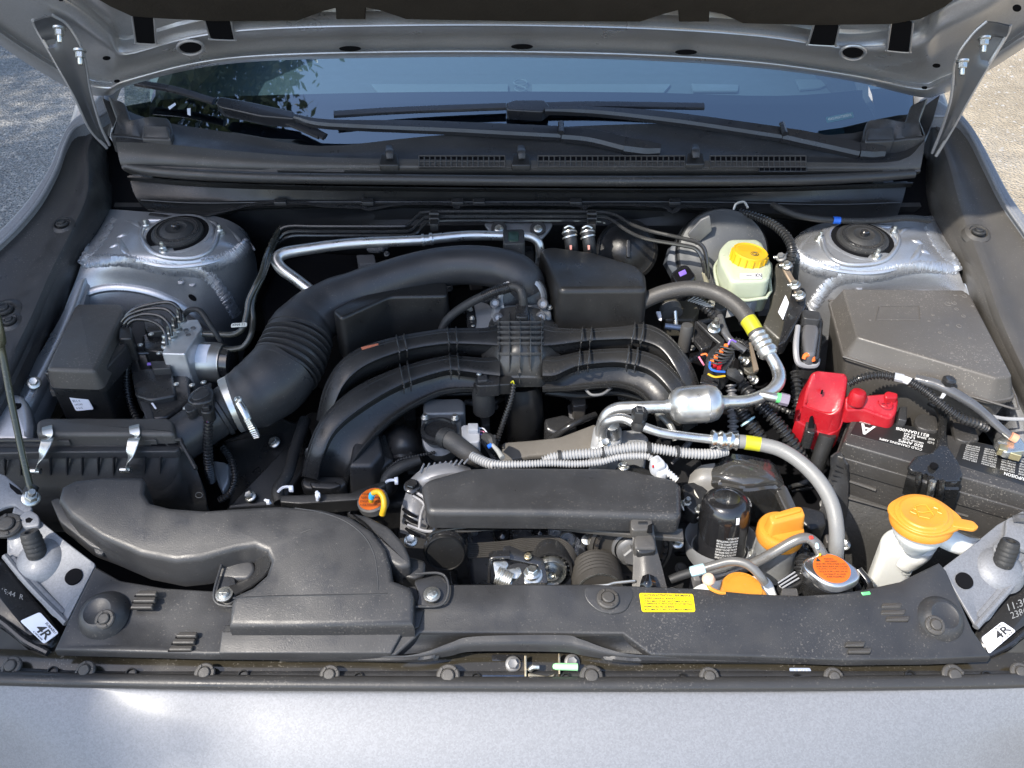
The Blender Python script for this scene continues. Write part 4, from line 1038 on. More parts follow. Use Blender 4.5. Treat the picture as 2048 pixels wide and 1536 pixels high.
for i in range(7):
    u, v = 352 + i * 8.5, 925 + i * 13
    obj('side_rib', tube([P(u, v, -.055 - i * .009), P(u - 14, v + 30, -.10 - i * .009)], .0011, n=5, seg=1), PL, t)
SPC = M('spring_clip_steel', (.66, .65, .60), .33, metal=.85, var=.08)
for (u, v, b) in ((94, 864, 70), (268, 862, 251)):
    hk = [P(u, v - 12, .004), P(u, v - 6, .008), P(u + 2, v + 6, .006), P(u, v + 14, .0)]
    st = [P(u + 1, v + 12, .003), P(u - 2, v + 20, .008), P((u + b) / 2 - 1, v + 48, .0), P(b + 2, v + 74, -.022)]
    c = obj('spring_clip', join(strip(hk, px(u, v) * 19, .0012), strip(st, [px(u, v) * 23, px(u, v) * 23, px(u, v) * 21, px(u, v) * 16], .0014)), SPC, t)
    obj('clip_pivot', tube([P(b - 9, v + 78, -.026), P(b + 11, v + 78, -.026)], .0045, n=10, seg=1), ZINC, c)
    lplate('clip_wedge', [(u + 18, v + 18), (u + 42, v + 4), (u + 44, v + 18)], -.004, .008, PLW, t, r=.001, rc=.001)
tb = T('airflow_tube', 'matte black airflow tube between the filter box and the clamped hose', 'air tube')
hose('tube', [(318, 905, -.045, 46), (360, 880, -.045, 46), (410, 845, -.045, 46), (452, 818, -.045, 46), (478, 800, -.045, 46)], PL, tb, n=28)
obj('collar', lathe(P(438, 826, -.045), P(452, 818, -.045) - P(438, 826, -.045), [(.033, -.003), (.0365, -.001), (.0365, .004), (.033, .006)], 32, capped=False), PL, tb)
ms = T('airflow_sensor', 'black sensor with wired plug standing on the airflow tube', 'sensor')
lplate('sensor_body', [(372, 800), (378, 786), (402, 770), (418, 768), (428, 780), (424, 800), (404, 806), (386, 808)], .004, .022, PLG, ms, r=.003, crown=.001)
lplate('mount_flange', [(366, 812), (380, 800), (410, 768), (424, 764), (420, 790), (392, 818), (374, 826)], -.004, .012, PLG, ms, r=.0015)
lplate('raised_rim', [(382, 794), (404, 778), (416, 776), (420, 786), (400, 798), (388, 800)], .0065, .006, PL, ms, r=.001, rc=.004)
lplate('plug', [(396, 804), (422, 800), (428, 816), (420, 826), (402, 826)], .0, .018, PLD, ms, r=.002)
lplate('plug_lock', [(402, 798), (416, 796), (418, 814), (405, 816)], .005, .01, PLG, ms, r=.001, rc=.002)
for u, v in ((371, 816), (407, 764)): fastener('screw', P(u, v, -.0), ms, .004, UP, ZINC, name='screw')
cb = T('sensor_cable', 'corrugated cable hanging from the airflow sensor plug', 'cable')
for i, m in enumerate((PIN, BLU, WHL, LBL)): hose('wire', [(406 + i * 5, 826, -.005, 1.1), (411 + i * 2.6, 834, -.006, 1.1), (415 + i, 846, -.014, 1.1)], m, cb, n=5, seg=3)
hose('sleeve', [(417, 845, -.012, 8), (416, 875, -.03, 8), (416, 905, -.05, 8.5), (418, 935, -.08, 8.5), (422, 960, -.12, 8)], PLG, cb, rib=(.0052, .0011), n=12)

# ================================================================ INTAKE HOSE, RESONATORS
t = T('intake_hose', 'fat black intake hose with bellows, curving from the left filter tube to the throttle', 'hose')
hose('elbow', [(462, 812, -.045, 54), (482, 804, -.045, 62), (510, 790, -.045, 68), (545, 765, -.045, 72), (572, 735, -.045, 70)], PL, t, n=36)
hose('bellows', [(568, 742, -.045, 66), (582, 716, -.044, 66), (592, 692, -.043, 64), (602, 668, -.042, 62)], PL, t, rib=(.0104, .0038), n=48)
hose('upper_tube', [(597, 682, -.042, 66), (603, 664, -.042, 64), (625, 636, -.042, 56), (668, 607, -.04, 50), (722, 583, -.035, 44), (790, 558, -.03, 41), (860, 538, -.025, 39), (930, 530, -.02, 39), (990, 535, -.02, 40), (1026, 546, -.022, 42), (1044, 562, -.030, 43), (1050, 576, -.042, 42)], M('smooth_hose_plastic', (.030, .031, .034), .40, bump=.3, bscale=900, specks=.15, var=.2), t, n=36)
a, b = P(463, 811, -.045), P(487, 801, -.045); k = px(470, 810)
cl = obj('hose_clamp', lathe(a, b - a, [(k * 57, -.004), (k * 60, -.003), (k * 63, .0185), (k * 60, .020)], 48, capped=False), SPC, t)
hose('clamp_screw', [(478, 806, .016, 9), (490, 826, .010, 9), (496, 840, .004, 8)], ZINC, cl, n=10, seg=2)
hose('clamp_tail', [(494, 836, .008, 7), (506, 858, -.006, 8), (514, 874, -.02, 7)], ZINC, cl, rib=(.003, .0005), n=4)
fastener('hex', P(476, 800, .020), cl, .006, Vector((-.5, -.2, .5)), ZINC, name='clamp_screw_head')
for a_, b_ in (((500, 795), (503, 793)), ((516, 786), (519, 784))):
    a, b = P(*a_, -.045), P(*b_, -.045)
    obj('hose_ridge', lathe(a, b - a, [(k * 64.5, -.001), (k * 67.5, .0), (k * 67.5, .002), (k * 65, .003)], 44, capped=False), PL, t)
t = T('side_resonator', 'angular black resonator box attached in front of the intake hose', 'resonator')
lplate('shell', [(664, 620), (700, 600), (781, 568), (850, 563), (880, 556), (895, 568), (895, 591), (779, 593), (682, 637)], -.014, .075, PLD, t, r=.005, rc=.008, taper=.002)
obj('seam', tube([P(u, v, -.095) for u, v in ((672, 660), (688, 690), (734, 668), (782, 648), (880, 650))], .0022, n=8, seg=3), PLG, t)
t = T('throttle_resonator', 'tall black resonator box right of the throttle, with ribbed bracket', 'resonator')
lplate('shell', [(1078, 502), (1086, 494), (1105, 491), (1190, 503), (1276, 529), (1292, 546), (1295, 578), (1118, 579), (1102, 545)], -.008, .12, PLD, t, r=.009, rc=.010, taper=.004)
obj('crest', tube([P(u, v, -.012) for u, v in ((1122, 577), (1200, 577), (1290, 577))], .0025, n=8), PLG, t)
for i, u in enumerate((1244, 1255, 1267, 1278)):
    hose('support_rib', [(u, 602, -.06, 2.4), (u + 2, 625, -.085, 2.4), (u + 3, 650, -.11, 2.6)], PLW, t, n=6, seg=2)
lplate('rib_base', [(1240, 640), (1285, 640), (1290, 656), (1242, 658)], -.095, .02, PLG, t, r=.002)

# ================================================================ THROTTLE BODY
GCA = M('dark_cast_aluminium', (.30, .30, .31), .45, metal=.5, bump=.6, bscale=160, var=.25, vscale=40)
t = T('throttle_valve_unit', 'cast aluminium throttle body where the intake hose ends', 'throttle body')
c = P(1044, 598, -.030); k = px(1044, 600); AX = Vector((.02, -.42, .9)).normalized()
AX = Vector((.05, -.85, .35)).normalized()
obj('hose_cuff', lathe(c - AX * .012, AX, [(k * 52, -.015), (k * 56, -.012), (k * 57, .0), (k * 54, .006), (k * 52, .008)], 40), PLG, t)
obj('bore_flange', lathe(c, AX, [(k * 47, -.02), (k * 50, -.018), (k * 50, -.004), (k * 47, .0), (k * 40, .002), (k * 39, -.01), (0, -.01)], 40), ALU, t)
for u, v in ((990, 592), (1086, 594), (1082, 620), (996, 622)):
    p = P(u, v + 14, -.022)
    obj('bolt_boss', lathe(p, Vector((0, -.8, .5)), [(k * 11, -.03), (k * 11, 0), (k * 8, .003), (k * 5, .001), (0, .001)], 18), GCA, t)
lplate('casting_web', [(985, 602), (1100, 604), (1104, 630), (1088, 644), (1000, 644), (982, 626)], -.034, .05, ALU, t, r=.006, rc=.01)
lplate('motor_housing', [(934, 608), (962, 600), (988, 612), (990, 650), (962, 660), (936, 655)], -.045, .05, ALU, t, r=.004, rc=.01)
lplate('gear_cover', [(932, 612), (948, 606), (954, 640), (950, 662), (934, 660)], -.038, .05, PLG, t, r=.003, rc=.004)
for u, v in ((940, 618), (944, 636), (946, 654), (1100, 615)): fastener('hex', P(u, v, -.034), t, .0045, UP, ZINC)
t = T('breather_hose', 'thin black breather hose with braided section crossing in front of the throttle', 'hose')
hose('pipe', [(884, 672, -.06, 9), (886, 655, -.05, 9), (900, 634, -.035, 9), (932, 610, -.018, 9), (972, 590, -.005, 9), (1018, 574, .006, 9), (1038, 577, .006, 9), (1045, 592, .0, 9), (1047, 615, -.015, 9)], RUB, t, n=14)
hose('braided_sleeve', [(966, 594, -.006, 10.5), (990, 583, .002, 10.5), (1018, 575, .006, 10.5)], PLG, t, rib=(.003, .0006), n=14)
lplate('end_plug', [(1031, 605), (1056, 605), (1056, 634), (1031, 634)], -.004, .02, PLG, t, r=.002)

# ================================================================ LEFT FUSE BOX, ABS UNIT, PROP ROD
t = T('relay_box', 'small black relay box with rounded lid beside the left strut tower', 'relay box')
lplate('lid', [(156, 606), (242, 606), (250, 618), (190, 742), (90, 738), (148, 612)], -.006, .03, PLW, t, r=.006, rc=.008, taper=.004)
lplate('lid_skirt', [(150, 618), (240, 612), (252, 624), (254, 690), (200, 750), (86, 746)], -.022, .03, PLG, t, r=.003, rc=.006)
lplate('box_body', [(160, 640), (250, 640), (252, 712), (205, 770), (98, 768)], -.05, .11, PLD, t, r=.003)
for u in (106, 180):
    lplate('lid_latch', [(u - 7, 770), (u + 7, 770), (u + 6, 782), (u - 6, 782)], -.045, .01, PLW, t, r=.001, rc=.001)
sticker('paper_label', [P(u, v, h) for u, v, h in ((152, 822, -.062), (188, 819, -.062), (170, 786, -.045), (135, 787, -.045))], WHL, t, [('82241FL43A', .1, .78, .6, .88), ('B2 L 4', .1, .5, .5, .62), ('SUMITOMO', .1, .3, .55, .4), ('0 215', .1, .1, .45, .2)], rc=.003)
t = T('antilock_brake_unit', 'aluminium brake block with motor can, black controller and bent steel pipes', 'brake unit')
lplate('valve_block', [(354, 641), (396, 638), (404, 655), (370, 708), (323, 707)], -.03, .085, M('machined_aluminium', (.62, .62, .61), .4, metal=.7, bump=.4, bscale=300, var=.15, vscale=60), t, r=.002, rc=.003)
a, b = P(384, 722, -.075), P(466, 726, -.075); k = px(420, 724, -.07)
obj('motor_can', lathe(a, b - a, [(k * 40, -k * 6), (k * 40, k * 60), (k * 38, k * 63), (k * 38, k * 66)], 40), M('satin_can_metal', (.55, .53, .48), .38, metal=.85, var=.08), t)
obj('motor_end', lathe(a, b - a, [(k * 34, k * 62), (k * 34, k * 82), (k * 28, k * 86), (0, k * 86)], 36), BLKM, t)
L1 = (b - a).normalized(); CR = Vector((0, -.55, .83)); CR = (CR - L1 * CR.dot(L1)).normalized(); SD = L1.cross(CR)
def canfn(x, y):
    an = R(-38 + y * 60); d = CR * math.cos(an) - SD * math.sin(an) * -1
    return a + L1 * (k * (12 + x * 34)) + d * (k * 40 + .0006)
lab = [[canfn(i / 6, j / 6) for i in range(7)] for j in range(7)]
lo = obj('motor_label', patch(lab, 1, 1), WHL, t)
lplate('controller', [(258, 712), (282, 702), (338, 716), (378, 752), (384, 800), (330, 835), (296, 838), (268, 760)], -.05, .09, PLG, t, r=.005)
lplate('controller_rim', [(256, 714), (272, 706), (290, 770), (310, 840), (294, 844), (268, 770)], -.044, .05, PL, t, r=.003)
lplate('controller_top', [(284, 668), (326, 662), (350, 690), (325, 704), (286, 700)], -.05, .05, PLG, t, r=.004)
obj('round_emboss', tube([P(330 + 36 * math.cos(x * .6283), 790 + 26 * math.sin(x * .6283), -.047) for x in range(11)], .0012, n=6, seg=3), PL, t)
dplate('purple_mark', [(294, 725), (334, 722), (334, 727), (294, 730)], -.0475, .001, PUR, t, r=.0003, rc=0)
hose('white_wire', [(322, 742, -.046, 1.5), (321, 770, -.044, 1.5), (328, 800, -.044, 1.5), (334, 818, -.045, 1.5)], WHL, t, n=5)
fit = [(362, 640), (353, 657), (343, 673), (334, 691)]
arcs = [[(362, 640, -.018), (358, 618, .004), (340, 605, .012), (305, 608, .010), (270, 618, .004), (250, 636, -.01), (246, 662, -.03)],
        [(353, 656, -.018), (348, 632, .0), (330, 618, .006), (296, 618, .004), (262, 628, -.002), (244, 645, -.015), (240, 668, -.03)],
        [(343, 672, -.018), (338, 648, -.004), (320, 632, .002), (290, 628, .002), (262, 636, -.004), (248, 652, -.015), (248, 675, -.035)],
        [(334, 690, -.018), (330, 665, -.006), (318, 650, -.002), (295, 640, -.002), (268, 640, -.006), (254, 655, -.018), (256, 682, -.04)]]
for (u, v), ar in zip(fit, arcs):
    fastener('nut', P(u, v, -.026), t, .0085, UP, ZINC, name='pipe_fitting')
    obj('steel_pipe', tube([P(*q) for q in ar], .0028, n=10), BLKM, t)
for (u, v), ar in (((398, 668), [(400, 668, -.045), (440, 669, -.045), (470, 668, -.04), (486, 655, -.03), (494, 625, -.02), (498, 600, -.01), (512, 570, 0), (524, 545, .0), (534, 510, -.01), (548, 478, -.03), (562, 456, -.05)]),
                   ((386, 701), [(390, 700, -.055), (440, 700, -.055), (470, 698, -.05), (488, 692, -.045), (502, 670, -.035), (506, 640, -.03), (504, 615, -.02), (508, 590, -.012), (522, 560, -.005), (530, 540, -.01), (542, 505, -.02), (556, 475, -.05)])):
    fastener('hex', P(u, v, -.045), t, .0085, Vector((1, 0, .15)), ZINC, name='pipe_fitting')
    obj('steel_pipe', tube([P(*q) for q in ar], .0046, n=12), M('olive_coated_pipe', (.035, .035, .028), .28, coat=.4), t)
lplate('pipe_clamp', [(236, 652), (262, 652), (264, 676), (236, 678)], -.012, .04, PLD, t, r=.003)
obj('hose_to_wall', tube([P(*q) for q in ((366, 632, -.03), (380, 620, -.02), (400, 622, -.02), (420, 650, -.03), (440, 680, -.05), (450, 700, -.08))], .0042, n=10), RUB, t)
sticker('pipe_tag', [P(u, v, -.018) for u, v in ((462, 655), (494, 653), (494, 645), (463, 647))], M('tag_paper', (.62, .62, .55), .5), t, [('KN4 52', .1, .2, .9, .8)])
lplate('relay_socket', [(286, 640), (322, 636), (330, 660), (290, 664)], -.05, .04, PLG, t, r=.003)
lplate('plug_shell', [(262, 742), (300, 735), (344, 742), (352, 790), (300, 800), (270, 790)], -.035, .03, PLG, t, r=.004)
lplate('lock_lever', [(300, 722), (338, 720), (342, 736), (304, 738)], -.034, .012, PL, t, r=.002, rc=.003)
for u_, v_ in ((302, 668), (280, 690), (352, 768), (318, 706), (384, 770)): fastener('screw', P(u_, v_, -.034), t, .0042, UP, ZINC, name='screw')
for i_ in range(6): obj('block_port', lathe(P(372 + (i_ % 2) * 14 - (i_ // 2) * 9, 660 + (i_ // 2) * 14 - (i_ % 2) * 4, -.0295), UP, [(.0038, -.001), (.0036, .0008), (.002, .0004), (0, .0002)], 14), DST, t)
hose('loom', [(268, 700, -.04, 6), (256, 725, -.05, 7), (254, 765, -.07, 7), (262, 810, -.09, 7), (280, 850, -.1, 7)], PLG, t, rib=(.005, .001), n=12)
hose('small_wire', [(300, 800, -.03, 2), (312, 818, -.03, 2), (318, 838, -.04, 2)], WHL, t, n=6)
hose('lower_pipe', [(250, 668, -.035, 3.6), (258, 690, -.04, 3.6), (272, 706, -.045, 3.6), (300, 706, -.05, 3.6)], BLKM, t, n=8)
hose('lower_pipe', [(244, 690, -.06, 3.6), (250, 720, -.07, 3.6), (244, 760, -.08, 3.6), (240, 800, -.1, 3.6)], BLKM, t, n=8)
t = T('hood_prop_rod', 'thin dark steel prop rod rising out of frame at the left edge', 'prop rod')
obj('rod', tube([P(63, 982, .0), P(58, 965, .004), P(44, 905, .03), P(22, 800, .075), P(4, 700, .12), P(-14, 600, .18), Vector((-.72, 1.05, 1.52)), Vector((-.69, 1.17, 1.66))], .0042, n=12), M('rod_green_black', (.05, .052, .03), .3, coat=.3, specks=.3), t)
obj('pivot', tube([P(66, 972, -.004), P(56, 990, -.004)], .008, n=12, seg=1), RUB, t)
t = T('prop_rod_bracket', 'bent silver bracket holding the foot of the prop rod', 'bracket')
dplate('foot', [(-30, 940), (8, 948), (40, 975), (60, 1002), (66, 1020), (44, 1030), (30, 1010), (14, 1012), (-30, 1030)], -.012, .004, SIL, t, r=.002)
dplate('slot', [(18, 965), (40, 980), (46, 990), (34, 988), (20, 975)], -.0115, .001, VOID, t, r=.0003, rc=.001)
dplate('ear', [(36, 1030), (58, 1018), (78, 1030), (80, 1052), (46, 1056)], -.006, .004, SIL, t, r=.002)
dplate('ear_hole', [(50, 1038), (58, 1034), (66, 1038), (60, 1045), (52, 1045)], -.0055, .001, VOID, t, r=.0003, rc=.001)
fastener('nut', P(62, 996, -.006), t, .011, Vector((.5, -.3, .8)), ZINC, name='nut')
fastener('clip', P(14, 1050, -.004), t, .017, Vector((.1, -.2, 1)), PLW, name='push_clip')
t = T('left_rail_bracket', 'curved silver bracket plate bolted to the left frame rail', 'bracket')
dplate('plate', [(-40, 800), (36, 780), (56, 800), (64, 840), (62, 880), (40, 885), (-40, 884)], -.03, .02, SILI, t, r=.01, rc=.015)
obj('bolt_hole', lathe(P(34, 812, -.0295), UP, [(.006, -.002), (.006, .0012), (0, .0013)], 16), VOID, t)
fastener('hex', P(68, 765, -.04), t, .0095, Vector((.3, -.5, .8)), ZINC)
fastener('hex', P(110, 672, -.06), t, .007, Vector((.6, -.5, .6)), ZINC)

# moulded marks and parting lines
def ring_mark(parent, f, u, v, r, h, n=10):
    return obj('moulded_mark', tube([f(u + r * math.cos(x * 6.2832 / n), v + r * .75 * math.sin(x * 6.2832 / n), h) for x in range(n + 1)], .0005, n=4, seg=2), parent.children[0].data.materials[0], parent)
DUCT = D.objects['air_intake_duct']
ring_mark(DUCT, P, 398, 990, 7, .0222)
obj('parting_line', tube([P(u, v, .0218) for u, v in ((590, 1016), (640, 1024), (690, 1042), (728, 1072), (748, 1108), (755, 1150), (756, 1180))], .0007, n=5), PL, DUCT)
obj('scuff', tube([P(600, 1066, .0222), P(612, 1062, .0222), P(622, 1058, .0222)], .0006, n=4, seg=2), PLW, DUCT)
obj('moulded_step', tube([P(u, v, .0215) for u, v in ((466, 1196), (560, 1192), (680, 1190), (775, 1188))], .0011, n=6), PL, DUCT)

# ================================================================ INTAKE MANIFOLD
MF = M('manifold_plastic', (.021, .021, .021), .33, bump=.2, bscale=250, specks=.15, var=.25)
MF3 = M('highlit_rib_plastic', (.085, .083, .08), .3, specks=.2)  # ribs paler than the block, their highlight put into the colour
MF2 = M('plenum_plastic', (.046, .045, .043), .3, bump=.2, bscale=250, specks=.3, var=.25)
t = T('intake_manifold', 'black intake manifold with ribbed centre block and four arching runners', 'intake manifold')
sec = (1.36, .85, .42)
MF2F = M('fin_plastic', (.045, .045, .045), .28, specks=.15)
def ribbon(nm, top, bot, h, mat=None, wall=13, deep=30, bend=0.0):
    """flat topped duct: rear lip, crown, rounded front edge and a wall going down; bend lowers its outer end."""
    n = len(top); rows = []
    for f, dv, dh in ((0, 4, -.034), (0, 0, -.005), (.10, 0, .0), (.5, 0, .001), (.88, 0, -.0008), (.97, 0, -.004), (1.02, 0, -.012), (1.02, wall * .5, -.024), (1, wall, -.044), (1, deep, -.09)):
        row = []
        for i in range(n):
            (u0, v0), (u1, v1) = top[i], bot[i]
            e = max(0, i - (n - 4)) / 3.0; w = (1 - e * .55)
            row.append(P(u0 + (u1 - u0) * f, v0 + (v1 - v0) * f + dv * w, h + dh - bend * e * e))
        rows.append(row)
    obj(nm, patch(rows, 5, 3), mat or MF, t)
    for k, (f, r) in enumerate(((.02, .0018), (.20, .0009))):
        obj('seam_flange', tube([P(a[0] + (b[0] - a[0]) * f, a[1] + (b[1] - a[1]) * f, h + (.0 if k else -.004) - bend * (max(0, i - (n - 4)) / 3.0) ** 2) for i, (a, b) in enumerate(zip(top, bot))], r, n=6, seg=5), mat or MF, t)
T1 = [(1000, 650), (969, 657), (925, 658), (881, 660), (793, 675), (720, 697), (676, 730), (648, 780), (634, 840)]
B1 = [(1000, 694), (972, 691), (925, 689), (881, 690), (808, 703), (736, 730), (694, 764), (672, 806), (658, 856)]
T2 = [(1000, 712), (969, 717), (925, 714), (890, 713), (793, 738), (706, 779), (646, 836), (618, 894), (604, 952)]
B2 = [(1000, 754), (969, 750), (925, 744), (886, 744), (800, 773), (726, 816), (672, 862), (648, 912), (636, 960)]
T3 = [(1000, 755), (950, 757), (915, 756), (881, 758), (797, 790), (726, 832), (676, 876), (652, 922), (642, 962)]
B3 = [(1000, 776), (950, 778), (915, 779), (870, 788), (806, 822), (762, 858), (724, 900), (700, 938), (690, 968)]
T4 = [(1085, 650), (1115, 657), (1176, 659), (1240, 655), (1293, 650), (1337, 672), (1375, 718), (1396, 766), (1402, 810)]
B4 = [(1085, 694), (1115, 691), (1176, 683), (1230, 680), (1268, 681), (1318, 697), (1352, 742), (1370, 786), (1376, 826)]
T5 = [(1085, 712), (1115, 714), (1164, 704), (1220, 699), (1268, 700), (1322, 718), (1366, 762), (1388, 806), (1394, 850)]
B5 = [(1085, 754), (1112, 752), (1150, 735), (1205, 727), (1250, 728), (1302, 744), (1342, 786), (1360, 828), (1366, 868)]
T6 = [(1085, 757), (1130, 752), (1165, 746), (1205, 742), (1250, 744), (1296, 760), (1330, 798), (1346, 838), (1350, 872)]
B6 = [(1085, 778), (1130, 776), (1165, 773), (1205, 770), (1240, 770), (1276, 782), (1304, 812), (1318, 846), (1322, 876)]
def skirt(a, b):
    rows = [[P(u, v + 2, h - bd * (max(0, i - 5) / 3.0) ** 2) for i, (u, v) in enumerate(r)] for r, h, bd in (
        (a, -.050, .06), ([((p[0] * .6 + q[0] * .4), (p[1] * .6 + q[1] * .4)) for p, q in zip(a, b)], -.060, .06), ([((p[0] * .12 + q[0] * .88), (p[1] * .12 + q[1] * .88)) for p, q in zip(a, b)], -.066, .055), (b, -.060, .05), ([(u, v + 5) for u, v in b], -.066, .05), ([(u, v + 8) for u, v in b], -.10, .05))]
    obj('runner_skirt', patch(rows, 5, 3), MF, t)
    obj('skirt_flange', tube([P(u, v, -.058 - .05 * (max(0, i - 5) / 3.0) ** 2) for i, (u, v) in enumerate(b)], .0022, n=6, sec=(1, 1.6, 1), up=UP, seg=5), MF, t)
skirt(B2, B3); skirt(B5, B6)
ribbon('runner', T1, B1, -.016, bend=.06, wall=24, deep=36); ribbon('runner', T2, B2, -.026, bend=.06)
ribbon('runner', T4, B4, -.016, bend=.06, wall=24, deep=36); ribbon('runner', T5, B5, -.026, bend=.06)
dplate('runner_foot', [(606, 950), (690, 952), (694, 968), (676, 980), (612, 978), (600, 968)], -.10, .03, MF, t, r=.004)
dplate('foot_rim', [(618, 962), (672, 962), (684, 970), (664, 978), (624, 976)], -.096, .01, MF, t, r=.002)
# fins across the runners
for (ut, vt, ub, vb) in ((793, 672, 799, 712), (808, 669, 814, 708), (895, 656, 898, 696), (912, 655, 914, 696), (800, 730, 808, 780), (815, 724, 822, 775), (899, 708, 902, 752), (915, 708, 918, 752),
                         (1165, 655, 1162, 692), (1183, 655, 1180, 690), (1270, 646, 1264, 688), (1287, 646, 1281, 690), (1160, 700, 1157, 742), (1179, 698, 1176, 738), (1258, 693, 1253, 736), (1276, 694, 1270, 738)):
    h0 = -.010 if vt < 690 and vb < 720 else -.020
    obj('runner_fin', tube([P(ut, vt, h0 - .014), P(ut, vt + 3, h0 + .001), P((ut + ub) / 2, (vt + vb) / 2, h0 + .005), P(ub, vb - 8, h0 - .001), P(ub, vb, h0 - .014), P(ub, vb + 5, h0 - .03)], .0012, n=5, sec=(1, 2.2, 1), up=UP, seg=4), MF2F, t)
# plenum
pl = [[P(u, v, h) for u, v, h in r] for r in (
    [(994, 622, -.05), (1008, 616, -.03), (1040, 612, -.022), (1072, 616, -.03), (1088, 622, -.05)],
    [(966, 655, -.046), (998, 645, -.018), (1040, 640, -.006), (1084, 645, -.018), (1118, 655, -.046)],
    [(962, 690, -.046), (998, 680, -.018), (1040, 674, -.002), (1084, 680, -.018), (1122, 690, -.046)],
    [(966, 722, -.052), (998, 712, -.022), (1040, 706, -.008), (1084, 712, -.022), (1118, 722, -.052)],
    [(984, 758, -.065), (1000, 750, -.040), (1040, 748, -.034), (1080, 750, -.040), (1096, 758, -.065)],
    [(990, 776, -.08), (1002, 772, -.065), (1040, 772, -.062), (1080, 772, -.065), (1092, 776, -.08)])]
obj('plenum', patch(pl, 5, 5, .002), MF2, t)
import bisect
def plen(u, v, e=.004):                # height of the plenum crown
    hv = [(612, -.030), (640, -.006), (674, -.002), (706, -.008), (748, -.034), (772, -.062)]
    for (a, ha), (b, hb) in zip(hv, hv[1:]):
        if a <= v <= b: h = ha + (hb - ha) * (v - a) / (b - a); break
    else: h = hv[-1][1]
    return h - .014 * abs((u - 1041) / 43) ** 2 + e
for i, u in enumerate((998, 1019, 1040, 1061, 1083)):
    obj('plenum_rib', tube([P(u, v, plen(u, v)) for v in (626, 645, 675, 706, 735, 766)], .0009, n=5, sec=(1, 3, 1), up=UP, seg=3), MF3, t)
for v in (645, 655, 665, 676, 687, 708):
    obj('plenum_rib', tube([P(u, v, plen(u, v)) for u in (996, 1010, 1026, 1041, 1056, 1072, 1086)], .0009, n=5, sec=(1, 3, 1), up=UP, seg=3), MF3, t)
hose('centre_leg', [(1045, 770, -.09, 36), (1048, 810, -.12, 38), (1050, 850, -.16, 38), (1050, 880, -.22, 38)], PLD, t, n=26)
obj('underside_beam', tube([P(u, v, h) for u, v, h in ((1000, 782, -.085), (920, 784, -.09), (860, 790, -.09), (800, 812, -.1))], .006, n=8), PLD, t)
obj('underside_beam', tube([P(u, v, h) for u, v, h in ((1090, 782, -.085), (1160, 790, -.09), (1230, 784, -.09), (1300, 800, -.1))], .006, n=8), PLD, t)
obj('bracket_wire', tube([P(u, v, -.07) for u, v in ((1168, 774), (1176, 784), (1185, 790), (1205, 788), (1222, 776))], .0022, n=8, seg=3), M('dull_edge', (.2, .2, .2), .4, metal=.4), t)
dplate('orange_mark', [(722, 694), (756, 686), (757, 689), (724, 699)], -.012, .001, M('faded_orange', (.35, .10, .05), .6), t, r=.0003, rc=0)

t = T('pressure_sensor', 'small black pressure sensor plugged in front of the ribbed centre block', 'sensor')
lplate('sensor_body', [(950, 748), (976, 744), (1000, 750), (1000, 770), (952, 772)], -.03, .02, PLG, t, r=.002)
lplate('sensor_cap', [(954, 750), (974, 747), (976, 760), (955, 762)], -.026, .01, PL, t, r=.0015, rc=.003)
lplate('plug', [(984, 753), (1024, 750), (1026, 768), (986, 770)], -.032, .018, PLD, t, r=.002)
obj('round_base', lathe(P(967, 790, -.06), UP, [(.0165, -.03), (.0165, .006), (.0145, .010), (.0145, .018), (0, .018)], 26), RUB, t)
fastener('screw', P(958, 748, -.026), t, .004, UP, ZINC, name='screw')
t = T('sensor_lead', 'corrugated lead hanging from the pressure sensor plug', 'cable')
hose('yellow_wire', [(1022, 766, -.03, 1.5), (1026, 762, -.022, 1.5), (1028, 768, -.026, 1.5)], YTP, t, n=5, seg=3)
hose('sleeve', [(1028, 768, -.026, 5), (1022, 800, -.04, 5), (1010, 835, -.06, 5), (998, 870, -.08, 5), (988, 898, -.10, 5)], PLG, t, rib=(.0045, .0008), n=10)

# ================================================================ EXHAUST VALVE left of centre
GAL = M('grey_cast_housing', (.16, .17, .18), .45, metal=.5, bump=.5, bscale=200, var=.2)
t = T('exhaust_recirculation_valve', 'grey valve with square bolted flange below the left runners', 'valve')
lplate('upper_housing', [(846, 802), (862, 796), (920, 795), (930, 802), (930, 826), (846, 828)], -.075, .05, GAL, t, r=.005)
lplate('flange', [(843, 824), (920, 824), (924, 832), (922, 872), (900, 880), (862, 880), (842, 862)], -.062, .015, GAL, t, r=.003)
obj('round_cover', lathe(P(878, 862, -.058), UP, [(.026, -.004), (.026, .004), (.021, .006), (.020, .003), (.0, .004)], 30), PLG, t)
obj('valve_can', lathe(P(880, 880, -.075), Vector((0, -.6, .8)), [(.026, -.04), (.026, .0), (.024, .004), (.012, .006), (0, .006)], 30), GAL, t)
for u, v in ((850, 834), (910, 835), (856, 868), (908, 868)): fastener('hex', P(u, v, -.060), t, .0062, UP, ZINC)
lplate('grey_connector', [(922, 850), (944, 848), (960, 852), (960, 884), (924, 886)], -.05, .022, GRC, t, r=.002)
lplate('connector_lock', [(936, 846), (956, 846), (956, 860), (936, 860)], -.044, .01, GRC, t, r=.001, rc=.001)
for i, m in enumerate((WHL, PIN, PUR, INK)): hose('wire', [(958, 856 + i * 6, -.056, 1.4), (968, 858 + i * 6, -.056, 1.4), (978, 872 + i * 2, -.06, 1.4)], m, t, n=5, seg=3)
t = T('valve_hose', 'short dark rubber hose running from the round valve to the conduit', 'hose')
hose('hose', [(882, 872, -.045, 17), (900, 880, -.04, 19), (922, 896, -.045, 19), (944, 912, -.05, 18), (958, 922, -.06, 15)], HOSE, t, n=18)
